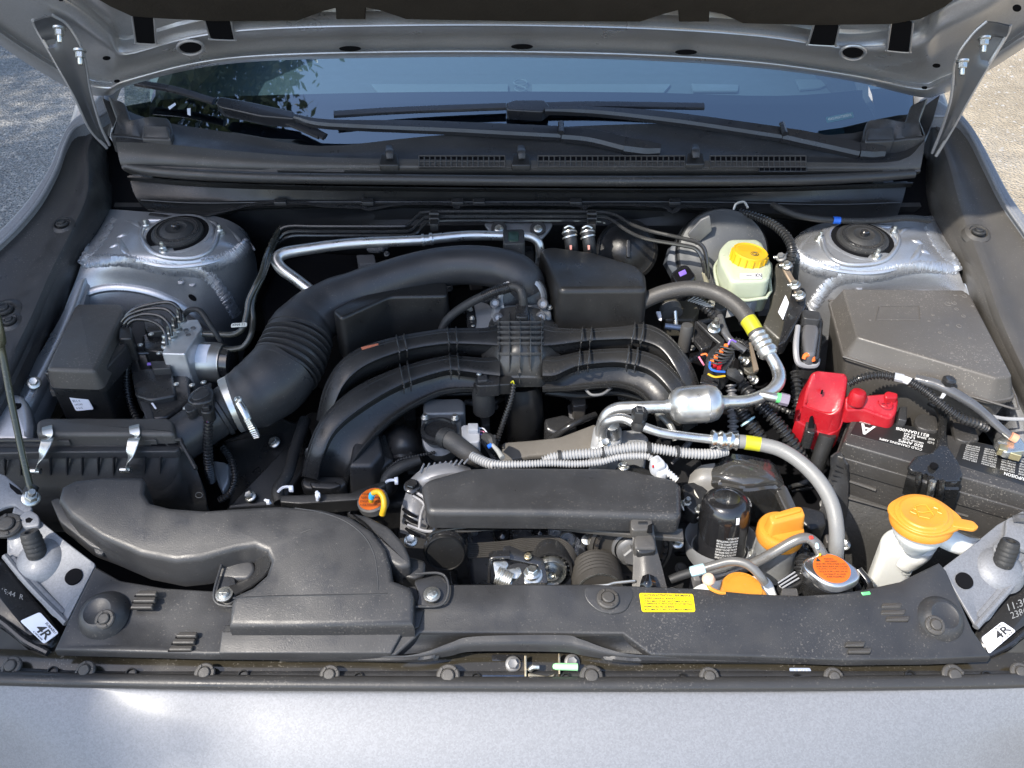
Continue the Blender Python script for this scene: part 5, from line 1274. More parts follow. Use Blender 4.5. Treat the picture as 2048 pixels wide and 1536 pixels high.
band('end_cuff', P(886, 874, -.044), P(898, 879, -.041), px(890, 876) * 19, RUB, t, .002)

# ================================================================ DARK ENGINE PARTS beneath
t = T('engine_block', 'dark engine castings and covers glimpsed beneath the manifold', 'engine')
ENG = M('engine_dark_casting', (.05, .05, .052), .45, metal=.5, bump=.8, bscale=90, var=.4, vscale=25)
lplate('left_head_cover', [(560, 860), (620, 820), (860, 830), (1000, 880), (1180, 880), (1400, 900), (1420, 990), (1340, 1010), (860, 1010), (600, 1000)], -.21, .12, ENG, t, r=.01)
lplate('timing_case', [(800, 1030), (1400, 1040), (1420, 1200), (780, 1190)], -.20, .12, ENG, t, r=.01)
dplate('chain_cover', [(740, 870), (772, 860), (790, 920), (760, 945), (700, 940), (706, 880)], -.09, .06, PLD, t, r=.008)
dplate('coil_cover', [(708, 866), (754, 858), (766, 905), (744, 934), (697, 934)], -.07, .06, PLW if False else PL, t, r=.006, taper=.006)
obj('domed_cover', patch([[P(u, v, h) for u, v, h in r] for r in (
    [(768, 856, -.13), (790, 850, -.11), (812, 850, -.11), (835, 862, -.13)], [(758, 882, -.12), (790, 870, -.08), (820, 872, -.08), (845, 890, -.12)],
    [(760, 915, -.13), (790, 905, -.09), (822, 905, -.09), (845, 918, -.13)], [(775, 945, -.16), (790, 940, -.14), (820, 938, -.14), (835, 945, -.16)])], 5, 5, .003), PL, t)
dplate('grey_shield', [(1004, 884), (1060, 880), (1118, 874), (1150, 862), (1192, 846), (1200, 872), (1186, 900), (1120, 908), (1060, 912), (1004, 925)], -.10, .006, HSH, t, r=.003, rc=.006)
dplate('oil_separator', [(1088, 835), (1130, 826), (1156, 840), (1150, 858), (1112, 868), (1090, 858)], -.12, .05, PLG, t, r=.006)
for (u0, v0, u1, v1) in ((1100, 880, 1190, 830), (1210, 835, 1290, 800), (1180, 870, 1260, 850)):
    hose('dark_tube', [(u0, v0, -.13, 7), ((u0 + u1) / 2, (v0 + v1) / 2 - 6, -.10, 7), (u1, v1, -.12, 7)], PLG, t, n=10)
for u, v in ((548, 884), (500, 992), (620, 905)): fastener('hex', P(u, v, -.12), t, .009, Vector((-.2, -.4, 1)), ZINC)
dplate('side_cover', [(440, 880), (560, 830), (620, 850), (610, 940), (560, 1010), (450, 1020), (470, 950)], -.13, .03, PLD, t, r=.008)
dplate('rear_shade_plate', [(520, 600), (560, 520), (640, 500), (900, 520), (900, 640), (660, 760), (540, 700)], -.18, .03, VOID, t, r=.01)  # black sheet added for the deep shade around the intake hose
dplate('silver_bracket', [(424, 920), (456, 925), (458, 960), (445, 985), (428, 950)], -.13, .01, ALU, t, r=.003)
hose('black_loom', [(446, 895, -.09, 6), (462, 920, -.09, 6), (470, 955, -.095, 6), (460, 985, -.10, 6), (440, 1000, -.11, 6)], PLG, t, rib=(.0045, .0008), n=10)
hose('thin_loom', [(775, 938, -.07, 3), (800, 920, -.06, 3), (835, 912, -.06, 3), (870, 905, -.07, 3)], RUB, t, rib=(.004, .0005), n=8)
hose('bypass_hose', [(770, 985, -.08, 13), (776, 955, -.07, 13), (800, 935, -.06, 12), (840, 920, -.06, 10)], RUB, t, n=14)
hose('coolant_hose', [(560, 1005, -.08, 13), (556, 980, -.08, 13), (575, 950, -.085, 12), (590, 900, -.1, 12), (610, 840, -.12, 12)], RUB, t, n=14)
dplate('loom_tray', [(560, 990), (700, 985), (770, 960), (772, 970), (715, 1000), (600, 1008), (560, 1005)], -.045, .02, PLD, t, r=.002, rc=.003)
ZT = M('white_nylon', (.70, .74, .82), .4, sss=.2)
t = T('cable_tie', 'white cable tie on the hose left of the manifold foot', 'cable tie', 'white cable ties')
hose('strap', [(556, 984, -.05, 3), (566, 975, -.045, 3), (580, 974, -.042, 3), (585, 980, -.042, 3)], ZT, t, n=6, seg=4)
dplate('buckle', [(577, 970), (586, 970), (586, 979), (577, 979)], -.036, .005, ZT, t, r=.001, rc=.001)
t = T('cable_tie', 'upright white cable tie on the black loom tray', 'cable tie', 'white cable ties')
hose('strap', [(634, 984, -.036, 4), (635, 992, -.034, 4), (635, 1001, -.04, 3)], ZT, t, n=6, seg=4)
dplate('buckle', [(630, 984), (640, 984), (640, 992), (630, 992)], -.032, .004, ZT, t, r=.001, rc=.001)
t = T('cable_tie', 'white cable tie on the bypass hose above the orange tag', 'cable tie', 'white cable ties')
hose('strap', [(770, 966, -.055, 3), (778, 961, -.05, 3), (792, 960, -.05, 3)], ZT, t, n=6, seg=4)
dplate('buckle', [(788, 954), (796, 953), (796, 964), (789, 964)], -.046, .005, ZT, t, r=.001, rc=.001)
t = T('cable_tie', 'small white cable tie peeking over the intake duct', 'cable tie', 'white cable ties')
hose('strap', [(530, 1000, -.02, 3), (537, 1003, -.018, 3), (541, 1008, -.02, 3)], ZT, t, n=6, seg=4)
dplate('buckle', [(532, 998), (539, 998), (539, 1005), (532, 1005)], -.014, .004, ZT, t, r=.001, rc=.001)
t = T('oil_dipstick', 'yellow loop handle with blue mark over an orange warning disc', 'dipstick')
c = P(744, 998, -.03); k = px(744, 998)
o1 = obj('warning_disc', lathe(c, Vector((-.15, -.1, 1)), [(k * 32, -.012), (k * 32, -.002), (k * 29, 0), (0, 0)], 32), DST, t)
obj('disc_face', lathe(c, Vector((-.15, -.1, 1)), [(k * 28, -.001), (k * 28, .0006), (0, .0006)], 32), ORG, o1)
for i, s in enumerate(('WARNING HOT', 'NEVER OPEN WHEN', 'ENGINE IS HOT', 'AVERTISSEMENT')):
    text_on(s, quad_fn([c + Vector((x * k, y * k * 1.3, .0018)) for x, y in ((-22, 6 - i * 8), (20, 6 - i * 8), (20, 11 - i * 8), (-22, 11 - i * 8))]), 'lettering', INK, o1)
hose('loop_handle', [(742, 1003, -.018, 5), (744, 988, -.006, 5.5), (757, 984, .0, 6), (766, 994, .0, 6), (768, 1012, -.004, 6), (764, 1030, -.014, 6)], YEL, t, n=12)
hose('blue_mark', [(743, 996, -.012, 6), (743.5, 990, -.007, 6.2), (746, 987.5, -.004, 6.2)], BLU if False else M('sky_blue_paint', (.05, .45, .75), .4), t, n=12, seg=3)

# ================================================================ ALTERNATOR, BELT COVER, PULLEYS
t = T('alternator', 'finned cast aluminium alternator showing at the left of the belt cover', 'alternator')
obj('rear_casting', patch([[P(u, v, h) for u, v, h in r] for r in ([(818, 960, -.05), (850, 935, -.03), (900, 925, -.03), (940, 935, -.05)], [(822, 975, -.04), (860, 955, -.02), (910, 945, -.02), (950, 955, -.03)], [(840, 1000, -.06), (870, 990, -.05), (920, 980, -.05), (960, 990, -.05)])], 4, 4, .004), GCA, t)
for i in range(9): hose('cooling_fin', [(840 + i * 11, 945 - i * 2.2, -.026, 2), (848 + i * 11, 928 - i * 1.2, -.030, 2)], GCA, t, n=5, seg=2)
obj('front_casting', patch([[P(u, v, h) for u, v, h in r] for r in ([(812, 985, -.05), (828, 992, -.04), (850, 1010, -.045), (880, 1030, -.06)], [(802, 1020, -.05), (820, 1030, -.04), (850, 1045, -.05), (890, 1055, -.07)], [(800, 1065, -.07), (822, 1072, -.06), (850, 1078, -.07), (880, 1085, -.09)])], 4, 4, .006), GCA, t)
for i in range(4): hose('air_slot', [(806 + i * 2, 1018 + i * 13, -.036 - i * .004, 3), (820 + i * 2, 1028 + i * 13, -.030 - i * .004, 4), (834 + i * 2, 1034 + i * 13, -.036 - i * .004, 2.5)], VOID, t, n=8, seg=3)
for q in ([(826, 992), (845, 1005), (860, 1025), (885, 1040)], [(815, 1050), (850, 1062), (876, 1062)], [(834, 985), (850, 1000), (842, 1030), (838, 1060)]): hose('strut', [(u, v, -.035, 3.5) for u, v in q], GCA, t, n=8)
fastener('hex', P(822, 1080, -.045), t, .009, Vector((0, -.4, 1)), ZINC)
fastener('hex', P(824, 972, -.03), t, .011, Vector((0, -.2, 1)), BLKM)
t = T('belt_cover', 'long satin black cover over the drive belt, centre front of the engine', 'belt cover')
lplate('top_shell', [(842, 968), (856, 956), (934, 934), (1000, 931), (1243, 933), (1346, 955), (1363, 966), (1364, 1026), (1356, 1034), (1100, 1026), (852, 1024)], .004, .030, PL, t, r=.009, rc=.011, taper=-.001)
dplate('front_fin', [(893, 1059), (960, 1052), (1068, 1047), (1264, 1050), (1366, 1056), (1368, 1078), (1264, 1070), (1150, 1058), (1060, 1048), (940, 1058)], -.022, .006, PLW, t, r=.0015, rc=.001)
obj('thin_edge', tube([P(u, v, -.02) for u, v in ((858, 1072), (870, 1064), (900, 1058), (960, 1051), (1030, 1045))], .002, n=6), PLD, t)
t = T('duct_support', 'black plastic support post clipped to the front edge of the belt cover', 'bracket')
obj('post', patch([[P(u, v, h) for u, v, h in r] for r in ([(1262, 1036, .008), (1284, 1030, .012), (1306, 1036, .008)], [(1264, 1062, .0), (1286, 1060, .004), (1308, 1062, .0)], [(1266, 1098, -.010), (1290, 1098, -.004), (1314, 1098, -.010)], [(1266, 1135, -.016), (1294, 1135, -.008), (1324, 1135, -.016)], [(1264, 1176, -.022), (1298, 1176, -.014), (1334, 1176, -.022)])], 4, 4, .006), PLW, t)
dplate('clip_head', [(1261, 1040), (1268, 1031), (1300, 1031), (1305, 1040), (1306, 1060), (1262, 1062)], .012, .012, PLW, t, r=.002)
dplate('clip_slot', [(1276, 1042), (1296, 1042), (1296, 1049), (1276, 1049)], .0124, .003, PLD, t, r=.001, rc=.001)
dplate('clip_slot', [(1296, 1050), (1305, 1046), (1305, 1063), (1294, 1063)], .0126, .003, VOID, t, r=.001, rc=.001)
dplate('collar', [(1267, 1075), (1275, 1066), (1304, 1066), (1310, 1078), (1313, 1098), (1269, 1098)], .002, .014, PLW, t, r=.003, rc=.004)
dplate('collar_base', [(1269, 1090), (1312, 1090), (1312, 1100), (1296, 1106), (1276, 1106)], .0, .01, PLG, t, r=.002)
obj('glossy_boss', patch([[P(u, v, h) for u, v, h in r] for r in ([(1285, 1152, -.006), (1296, 1148, .0), (1308, 1152, -.006)], [(1280, 1168, -.004), (1296, 1164, .004), (1312, 1168, -.004)], [(1278, 1182, -.010), (1296, 1182, -.002), (1314, 1182, -.010)])], 4, 4, .003), GLO, t)
PAX = Vector((.02, -.92, .25)).normalized()
def pulley(nm, lab, u, v, h, r, profs, grp='drive pulleys'):
    t = T(nm, lab, 'pulley', grp)
    c = P(u, v, h); k = px(u, v, h)
    for name, mat, prof in profs:
        obj(name, lathe(c, PAX, [(a * k * r, b) for a, b in prof], 44), mat, t)
    return t, c, k * r
pulley('alternator_pulley', 'black alternator pulley with smooth cap under the left of the belt cover', 890, 1104, -.04, 41, [
    ('drum', BLKM, [(.95, -.045), (1.06, -.044), (1.06, -.040), (.98, -.038), (1.03, -.034), (.98, -.031), (1.03, -.027), (.98, -.024), (1.03, -.020), (.98, -.017), (1.06, -.010), (1.06, -.004), (.98, 0)]),
    ('cap', M('cap_black', (.012, .012, .012), .35, specks=.15), [(.99, -.004), (1.0, .002), (.94, .005), (.92, .003), (0, .0045)])])
tt, c, k = pulley('idler_pulley', 'idler pulley with bright zinc hub inside the belt loop', 1102, 1142, -.07, 44, [
    ('rim', PLG, [(1.02, -.03), (1.0, -.002), (.97, 0), (.88, 0), (.86, -.008), (.7, -.010)]),
    ('hub', ZINC, [(.72, -.012), (.74, .002), (.66, .006), (.55, .002), (.38, .002), (.36, .008), (.2, .010), (.18, .004), (0, .004)])])
for i in range(22):
    a = i * 2 * math.pi / 22; u_ = PAX.orthogonal().normalized(); w_ = PAX.cross(u_); d = u_ * math.cos(a) + w_ * math.sin(a)
    obj('rim_web', tube([c + d * k * .76 - PAX * .004, c + d * k * .87 - PAX * .002], .0014, n=4, seg=1), PLG, tt)
tt, c, k = pulley('crank_pulley', 'large crank pulley partly hidden behind the black support post', 1262, 1098, -.065, 84, [
    ('belt_rim', BEL, [(1.0, -.035), (1.02, -.030), (.98, -.027), (1.02, -.022), (.98, -.018), (1.02, -.012), (.98, -.008), (1.0, -.002), (.92, .0), (.88, -.004)]),
    ('disc', M('bronze_black_disc', (.10, .09, .08), .32, metal=.6, coat=.3), [(.89, -.01), (.89, -.002), (.86, .002), (.80, .002), (.76, -.004), (.50, -.008), (.44, -.004), (.30, -.004), (.29, .006), (.16, .006), (0, .006)]),
    ('hub_ring', DST, [(.46, -.006), (.46, .0), (.40, .001), (.39, -.004)])])
u_ = PAX.orthogonal().normalized(); w_ = PAX.cross(u_)
for i in range(26):
    a = i * 2 * math.pi / 26; d = u_ * math.cos(a) + w_ * math.sin(a)
    obj('disc_dimple', lathe(c + d * k * .83 + PAX * .001, PAX, [(.0035, -.001), (.0025, .0012), (0, .0015)], 8), BLKM, tt)
fastener('hex', c + PAX * .006, tt, .020, PAX, DST, name='centre_bolt')
tt, c, k = pulley('compressor_pulley', 'ribbed lower pulley cresting behind the radiator cover', 1200, 1188, -.06, 52, [
    ('belt_rim', BEL, [(1.0, -.05)] + [(1.0 + (.03 if i % 2 else -.02), -.048 + i * .0035) for i in range(12)] + [(.98, -.004), (.94, 0)]),
    ('face', ZINC, [(.95, -.003), (.94, .001), (.88, .001), (.86, -.006), (0, -.006)])])
t = T('drive_belt', 'ribbed rubber drive belt running from the alternator pulley round the idler', 'belt')
bp = [(905, 1068, -.04), (935, 1088, -.062), (975, 1086, -.066), (1020, 1082, -.068), (1060, 1074, -.066), (1100, 1072, -.064), (1135, 1086, -.066), (1152, 1112, -.075), (1154, 1145, -.09), (1140, 1175, -.11)]
for i in range(8):
    hose('belt_rib', [(u, v + i * 3.8, h, 1.9) for u, v, h in bp[1:]], BEL, t, n=6, seg=5)
obj('belt_back', patch([[P(u, v + dv, h - .002) for u, v, h in bp[1:]] for dv in (-1, 13, 28)], 5, 2, .002), BEL, t)
t = T('engine_front_cover', 'grey cast front cover with bolts behind the belt', 'engine cover')
lplate('casting', [(930, 1062), (1020, 1048), (1130, 1050), (1170, 1075), (1180, 1130), (1130, 1120), (1000, 1110), (940, 1105)], -.105, .08, M('blue_grey_casting', (.16, .17, .20), .3, metal=.7, bump=.6, bscale=70, var=.3), t, r=.008)
for (u, v, s) in ((1005, 1070, .014), (1080, 1064, .013), (1108, 1066, .010), (1135, 1082, .012), (1020, 1054, .006), (1062, 1052, .006), (948, 1062, .005)):
    c = P(u, v, -.10)
    obj('bolt_boss', lathe(c, Vector((0, -.5, 1)), [(s, -.01), (s, .004), (s * .8, .007), (s * .7, .003), (s * .3, .003), (0, .006)], 20), BLKM if s > .012 else ALU, t)
obj('bright_stud', lathe(P(1172, 1082, -.08), Vector((0, -.6, 1)), [(.006, -.02), (.006, .006), (.007, .006), (.007, .011), (0, .012)], 14), ZINC, t)

# ================================================================ HOOD LATCH
t = T('hood_latch', 'zinc hood latch with coil spring behind the radiator cover edge', 'latch')
obj('side_plate', strip([P(978, 1166, -.03), P(980, 1130, -.01), P(986, 1118, -.004), P(1020, 1116, -.004)], .004, .014, up=Vector((0, -1, .3))), BLKM, t)
dplate('back_plate', [(1008, 1116), (1006, 1092), (1018, 1090), (1050, 1104), (1088, 1118), (1096, 1166), (1078, 1166), (1076, 1130), (1040, 1122)], -.012, .004, BLKM, t, r=.001, rc=.003)
dplate('hook_plate', [(985, 1122), (1012, 1120), (1018, 1128), (1012, 1138), (1028, 1136), (1040, 1132), (1044, 1145), (1034, 1158), (1024, 1156), (1000, 1158), (990, 1150)], -.010, .005, ZINC, t, r=.001, rc=.003)
dplate('lever', [(1048, 1150), (1046, 1140), (1060, 1132), (1084, 1136), (1086, 1152), (1078, 1166), (1048, 1168)], -.010, .008, ZINC, t, r=.0015, rc=.003)
fastener('hex', P(1064, 1145, -.008), t, .010, UP, ZINC)
c0, c1 = P(994, 1150, -.012), P(1024, 1164, -.014); ax = (c1 - c0).normalized(); a_, b_ = ax.orthogonal().normalized(), None; b_ = ax.cross(a_)
obj('coil_spring', tube([c0.lerp(c1, i / 44) + (a_ * math.cos(i * 1.0) + b_ * math.sin(i * 1.0)) * .0095 for i in range(45)], .0015, n=6, seg=2), SPC, t)
hose('latch_cable', [(1000, 1176, -.02, 3), (1190, 1172, -.012, 3), (1230, 1166, -.012, 3), (1270, 1162, -.015, 3)], SPC, t, n=8)
fastener('hex', P(1056, 1112, -.008), t, .005, UP, BRZ)
t = T('lower_latch', 'bronze tinted latch lever with a pale green cable end below the cover lip', 'latch')
dplate('bracket', [(905, 1308), (940, 1304), (1160, 1304), (1190, 1310), (1150, 1360), (975, 1360), (950, 1340)], -.038, .004, PLG, t, r=.001, rc=.004)
dplate('black_plate', [(983, 1308), (1048, 1308), (1048, 1352), (983, 1352)], -.030, .003, BLKM, t, r=.001, rc=.003)
fastener('hex', P(1026, 1328, -.026), t, px(1026, 1328) * 16, Vector((0, -.5, 1)), DST, spin=.2)
fastener('hex', P(1144, 1324, -.026), t, px(1144, 1324) * 16, Vector((0, -.5, 1)), DST, spin=.5)
dplate('post', [(1048, 1310), (1054, 1310), (1054, 1358), (1049, 1358)], -.018, .012, BRZ, t, r=.001, rc=.001)
dplate('post', [(1116, 1306), (1121, 1306), (1121, 1348), (1117, 1348)], -.018, .012, BRZ, t, r=.001, rc=.001)
hose('lever_pin', [(1060, 1340, -.022, 6), (1066, 1334, -.018, 6), (1078, 1334, -.018, 6)], ZINC, t, n=10, seg=3)
dplate('lever_arm', [(1056, 1345), (1096, 1352), (1112, 1345), (1104, 1358), (1056, 1358)], -.020, .004, BRZ, t, r=.001, rc=.002)
hose('cable_end', [(1107, 1333, -.018, 5), (1116, 1333, -.017, 7), (1155, 1334, -.018, 7.5)], LGR, t, n=12, seg=3)
hose('cable_tube', [(965, 1354, -.024, 4), (1000, 1354, -.022, 4), (1050, 1354, -.022, 4)], M('blue_steel', (.08, .11, .18), .3, metal=.6), t, n=8, seg=3)
obj('round_hole', lathe(P(941, 1323, -.0375), UP, [(.0045, -.001), (.0045, .0012), (0, .0012)], 14), VOID, t)

# ================================================================ SMALLER LINES AND LOOMS low in the bay
t = T('lower_wiring', 'jumble of black looms, plugs and bolts deep between engine and bay walls', 'wiring')
rnd = random.Random(21)
CLT = [PLG, RUB, M('dull_dark_steel', (.10, .10, .10), .45, metal=.7, var=.3, bump=.5, bscale=120), M('grey_ribbed', (.12, .12, .125), .45), M('oily_casting', (.09, .085, .08), .5, metal=.5, var=.4, bump=1, bscale=80)]
for (u0, u1, v0, v1, n, hb) in ((450, 610, 860, 1000, 9, -.15), (700, 1000, 800, 930, 16, -.17), (1090, 1330, 790, 900, 12, -.15), (1290, 1600, 600, 900, 26, -.12), (840, 1400, 1060, 1180, 22, -.18), (1400, 1700, 1040, 1180, 16, -.11), (560, 1060, 480, 700, 8, -.14), (1560, 1700, 860, 1100, 10, -.14)):
    for i in range(n):
        u, v = rnd.uniform(u0, u1), rnd.uniform(v0, v1); k = rnd.random(); m = CLT[rnd.randrange(len(CLT))]; a = rnd.uniform(0, 6.28); l = rnd.uniform(20, 60); h = hb + rnd.uniform(-.02, .02)
        if k < .5:
            du, dv = math.cos(a) * l, math.sin(a) * l * .6
            hose('loom', [(u - du, v - dv, h - .02, rnd.uniform(3, 8)), (u, v + rnd.uniform(-10, 10), h, rnd.uniform(4, 8)), (u + du, v + dv, h - .02, rnd.uniform(3, 8))], m, t, n=9, **({'rib': (.006, .001)} if rnd.random() < .35 else {}))
        elif k < .78:
            w, q = rnd.uniform(9, 26), rnd.uniform(8, 18)
            dplate('plug_block', [(u - w, v - q), (u + w * .8, v - q * 1.1), (u + w, v + q * .8), (u - w * .7, v + q)], h, rnd.uniform(.01, .04), m, t, r=.002, rc=.004)
        else: fastener('hex', P(u, v, h + .01), t, rnd.uniform(.005, .010), Vector((rnd.uniform(-.4, .4), -.4, 1)), ZINC if rnd.random() < .4 else DST)

# ================================================================ OIL FILTER
t = T('oil_filter', 'black oil filter canister with white printed warning text', 'oil filter')
AX = Vector((-.02, .16, 1)).normalized()
top = P(1454, 994, -.012); k = px(1454, 994, -.012)
def atx(r, h): return (r, h)
H_ = .088
prof = [(k * 47, -H_), (k * 52, -H_ + .002), (k * 52, -H_ + .010), (k * 49.5, -H_ + .013), (k * 50.5, -.024), (k * 49.5, -.016), (k * 45, -.006), (k * 38, -.0012), (k * 30, 0), (k * 27, .0004), (k * 26, -.0006), (0, -.0006)]
obj('canister', lathe(top, AX, prof, 48), M('filter_black_enamel', (.012, .012, .013), .2, coat=.7, specks=.12, rvar=.06), t)
FR = (FWD - AX * FWD.dot(AX)).normalized(); SD = AX.cross(FR)
def ff(x, y):
    an = R(-34 + 62 * x); return top + AX * (-.083 + .042 * y) + (FR * math.cos(an) + SD * math.sin(an)) * (k * 50.6 + .0004)
lines = ['* ATTENTION', 'INSTALLATION: CLEAN BASE', 'APPLY OIL TO GASKET. TIGHTEN', '7/8 TURN BY HAND AFTER', 'GASKET TOUCHES THE BASE', 'RUN ENGINE CHECK FOR LEAKS', 'REMPLACER LE FILTRE HUILE', 'SERRER 7/8 TOUR MAIN', 'DISPOSE OF PROPERLY']
for i, s in enumerate(lines):
    y1 = 1 - i / 9.2
    text_on(s, ff, 'printed_line', WINK, t, (.12 if i else .45, y1 - .075, .9 if i not in (7, 8) else .7, y1), bold=True)
def f2(x, y):
    an = R(22 + 34 * y); d = FR * math.cos(an + .8) + SD * math.sin(an + .8)
    return top + AX * (-.0135 + .0012) + (FR * math.cos(R(70 + 40 * x)) + SD * math.sin(R(70 + 40 * x))) * (k * (42 + 5 * (1 - y)) + .0015) + AX * (.002 * y + .004)
text_on('02242607', f2, 'date_code', WINK, t)
def f3(x, y):
    an = R(10 + 8 * x); return top + AX * (-.020 + .010 * y) + (FR * math.cos(an) + SD * math.sin(an)) * (k * (50.4 - 3.6 * max(0, y - .5)) + .0006)
g_ = [[f3(i / 4, j / 4) for i in range(5)] for j in range(5)]
obj('white_paint_mark', patch(g_, 1, 1), WHL, t)
t = T('oil_filter_dish', 'cast aluminium dish round the foot of the oil filter', 'dish')
c = top - AX * (H_ + .003) 
obj('dish', lathe(c, AX, [(k * 50, -.004), (k * 60, -.002), (k * 66, .008), (k * 71, .022), (k * 74, .024), (k * 74, .020), (k * 70, -.002), (k * 60, -.012), (k * 40, -.014)], 48), ALU, t)
obj('inner_ring', lathe(c, AX, [(k * 53, .0), (k * 56, .006), (k * 59, .006), (k * 60, 0)], 48, capped=False), ALU, t)

# ================================================================ FILLER CAPS, COOLANT
t = T('oil_filler_cap', 'amber oil filler cap with raised wing handle on a grey cast neck', 'cap')
AX = Vector((-.04, -.02, 1)).normalized(); c = P(1561, 1062, -.022); k = px(1561, 1062, -.022)
obj('neck', lathe(c, AX, [(k * 44, -.075), (k * 40, -.03), (k * 41, -.010), (k * 39, -.008)], 32), M('grey_cast_neck', (.40, .41, .41), .5, metal=.6, bump=.6, bscale=120, var=.25), t)
cp = obj('cap_body', lathe(c, AX, [(k * 45, -.012), (k * 46, -.010), (k * 46, .002), (k * 43, .006), (k * 38, .007), (0, .007)], 40), AMB, t)
a = Vector((math.cos(.22), math.sin(.22) * 1.0, 0)); b = Vector((-a.y, a.x, 0))
def hp(x, y, z): return c + a * (x * k) + b * (y * k) + AX * z
obj('wing_handle', plate([hp(-31, -11, .026), hp(40, -11, .030), hp(42, 10, .034), hp(30, 14, .034), hp(-28, 11, .028)], .024, .003, .004, taper=.003), AMB, cp)
obj('wing_groove', plate([hp(-20, -3, .0295), hp(34, -2, .0345), hp(34, 4, .0355), hp(-20, 4, .0310)], .004, .001, .002), M('amber_shadow_plastic', (.55, .24, .02), .5), cp)
for s_, r0 in (('ENGINE OIL', 33),):
    def fe(x, y): an = R(-150 + 120 * x); return c + (Vector((math.cos(an), math.sin(an), 0))) * (k * (r0 + 6 * y)) + AX * .0076
    text_on(s_, fe, 'embossed_text', M('amber_dark', (.6, .26, .02), .5), cp)
t = T('radiator_filler', 'silver radiator cap with round orange warning label', 'radiator cap')
c = P(1663, 1138, .004); k = px(1663, 1138, .004); AX = Vector((.06, -.12, 1)).normalized()
obj('filler_neck', lathe(c, AX, [(k * 38, -.075), (k * 38, -.03), (k * 41, -.022), (k * 41, -.014), (k * 36, -.012)], 32), PLG, t)
ring = []
for i in range(48):
    an = i * 2 * math.pi / 48; r = 43 + 12 * max(0, math.cos(an + .25)) ** 8 + 12 * max(0, -math.cos(an + .25)) ** 8
    ring.append(c + Vector((math.cos(an) * r * k, math.sin(an) * r * k, -.06 * 0 + .001)))
CAPM = M('cap_steel', (.62, .62, .62), .28, metal=.95, var=.06)
obj('cap_disc', plate(ring, .012, .004, 0), CAPM, t)
lb = obj('orange_label', lathe(c, UP, [(k * 36, .0005), (k * 36, .0018), (0, .0018)], 40), ORG, t)
tri = [c + Vector((x * k, y * k, .0026)) for x, y in ((-27, 16), (-17, 16), (-22, 26))]
obj('warning_triangle', (tri, [(0, 1, 2)]), INK, lb, smooth=False)
for i, s in enumerate(('WARNING', 'AVERTISSEMENT', 'NEVER OPEN WHEN ENGINE IS HOT', 'CAUSES SERIOUS BURNS AND SCALDING', 'NE JAMAIS OUVRIR A CHAUD', 'RISQUE DE BRULURES GRAVES', 'AUX MAINS ET AU VISAGE', 'AVERTISSEMENT')):
    w = (12, 16, 30, 32, 30, 28, 22, 18)[i]; y = 20 - i * 6.4; x0 = -10 if i < 2 else -w
    text_on(s, quad_fn([c + Vector((x * k, yy * k, .0021)) for x, yy in ((x0, y), (w if i > 1 else x0 + 2 * w * .8, y), (w if i > 1 else x0 + 2 * w * .8, y + 4.2), (x0, y + 4.2))]), 'lettering', INK, lb)
t = T('coolant_reservoir', 'white coolant tank with amber cap peeking over the radiator cover', 'coolant tank')
dplate('tank', [(1376, 1192), (1384, 1172), (1408, 1160), (1460, 1152), (1500, 1146), (1536, 1148), (1548, 1162), (1558, 1192), (1580, 1210), (1360, 1210)], -.026, .08, WHT, t, r=.007, rc=.01)
c = P(1484, 1178, -.016); k = px(1484, 1176)
cp = obj('cap', lathe(c, UP, [(k * 41, -.012), (k * 42, -.010), (k * 42, -.001), (k * 39, .003), (0, .004)], 36), AMB, t)
def fe(x, y): an = R(160 - 140 * x); return c + Vector((math.cos(an), math.sin(an), 0)) * (k * (29 + 7 * y)) + UP * .0042
text_on('COOLANT', fe, 'embossed_text', M('amber_dark', (.6, .26, .02), .5), cp)
hose('cap_tab', [(1510, 1178, -.014, 8), (1522, 1184, -.014, 9), (1528, 1194, -.016, 9)], AMB, cp, n=10, seg=4, sec=(1, .4, 1), up=UP)
hose('cap_leash', [(1416, 1166, .002, 5), (1420, 1176, .004, 4), (1436, 1184, .002, 4), (1450, 1186, .0, 4)], AMB, cp, n=8)
obj('leash_knob', lathe(P(1416, 1164, .002), UP, [(.001, -.004), (.0075, .002), (.008, .006), (.005, .011), (0, .012)], 20), M('peach_plastic', (.75, .50, .35), .4, sss=.4), t)
PIPE = M('grey_coated_pipe', (.16, .155, .145), .32, metal=.3, coat=.3, specks=.4, var=.15)
t = T('overflow_hose', 'grey bent overflow hose with pale blue clip, dipping into the coolant tank', 'hose')
hose('rubber_end', [(1340, 1160, -.03, 9), (1360, 1152, -.026, 9.5), (1388, 1143, -.02, 9)], RUB, t, n=14)
hose('bent_hose', [(1404, 1138, -.012, 9), (1430, 1130, -.006, 9), (1458, 1123, .0, 9), (1485, 1125, .004, 9), (1505, 1136, .004, 9), (1520, 1152, .0, 9), (1529, 1165, -.008, 9)], PIPE, t, n=16)
hose('blue_clip', [(1382, 1144, -.015, 10.5), (1394, 1141, -.012, 11), (1409, 1137, -.010, 10.5)], LBL, t, n=8, seg=2)
t = T('radiator_overflow_pipe', 'thick grey pipe from behind the oil filter up to the radiator cap', 'pipe')
hose('pipe', [(1400, 1160, -.07, 10), (1450, 1150, -.06, 10), (1503, 1129, -.04, 10.5), (1544, 1107, -.018, 10.5), (1588, 1082, .0, 10.5), (1614, 1076, .004, 10.5), (1632, 1088, .002, 11), (1642, 1106, -.006, 12), (1650, 1125, -.02, 13)], PIPE, t, n=16)
dplate('red_paint_dot', [(1618, 1071), (1626, 1071), (1628, 1076), (1620, 1077)], .0135, .002, M('red_paint', (.7, .05, .03), .4), t, r=.0005, rc=.001)
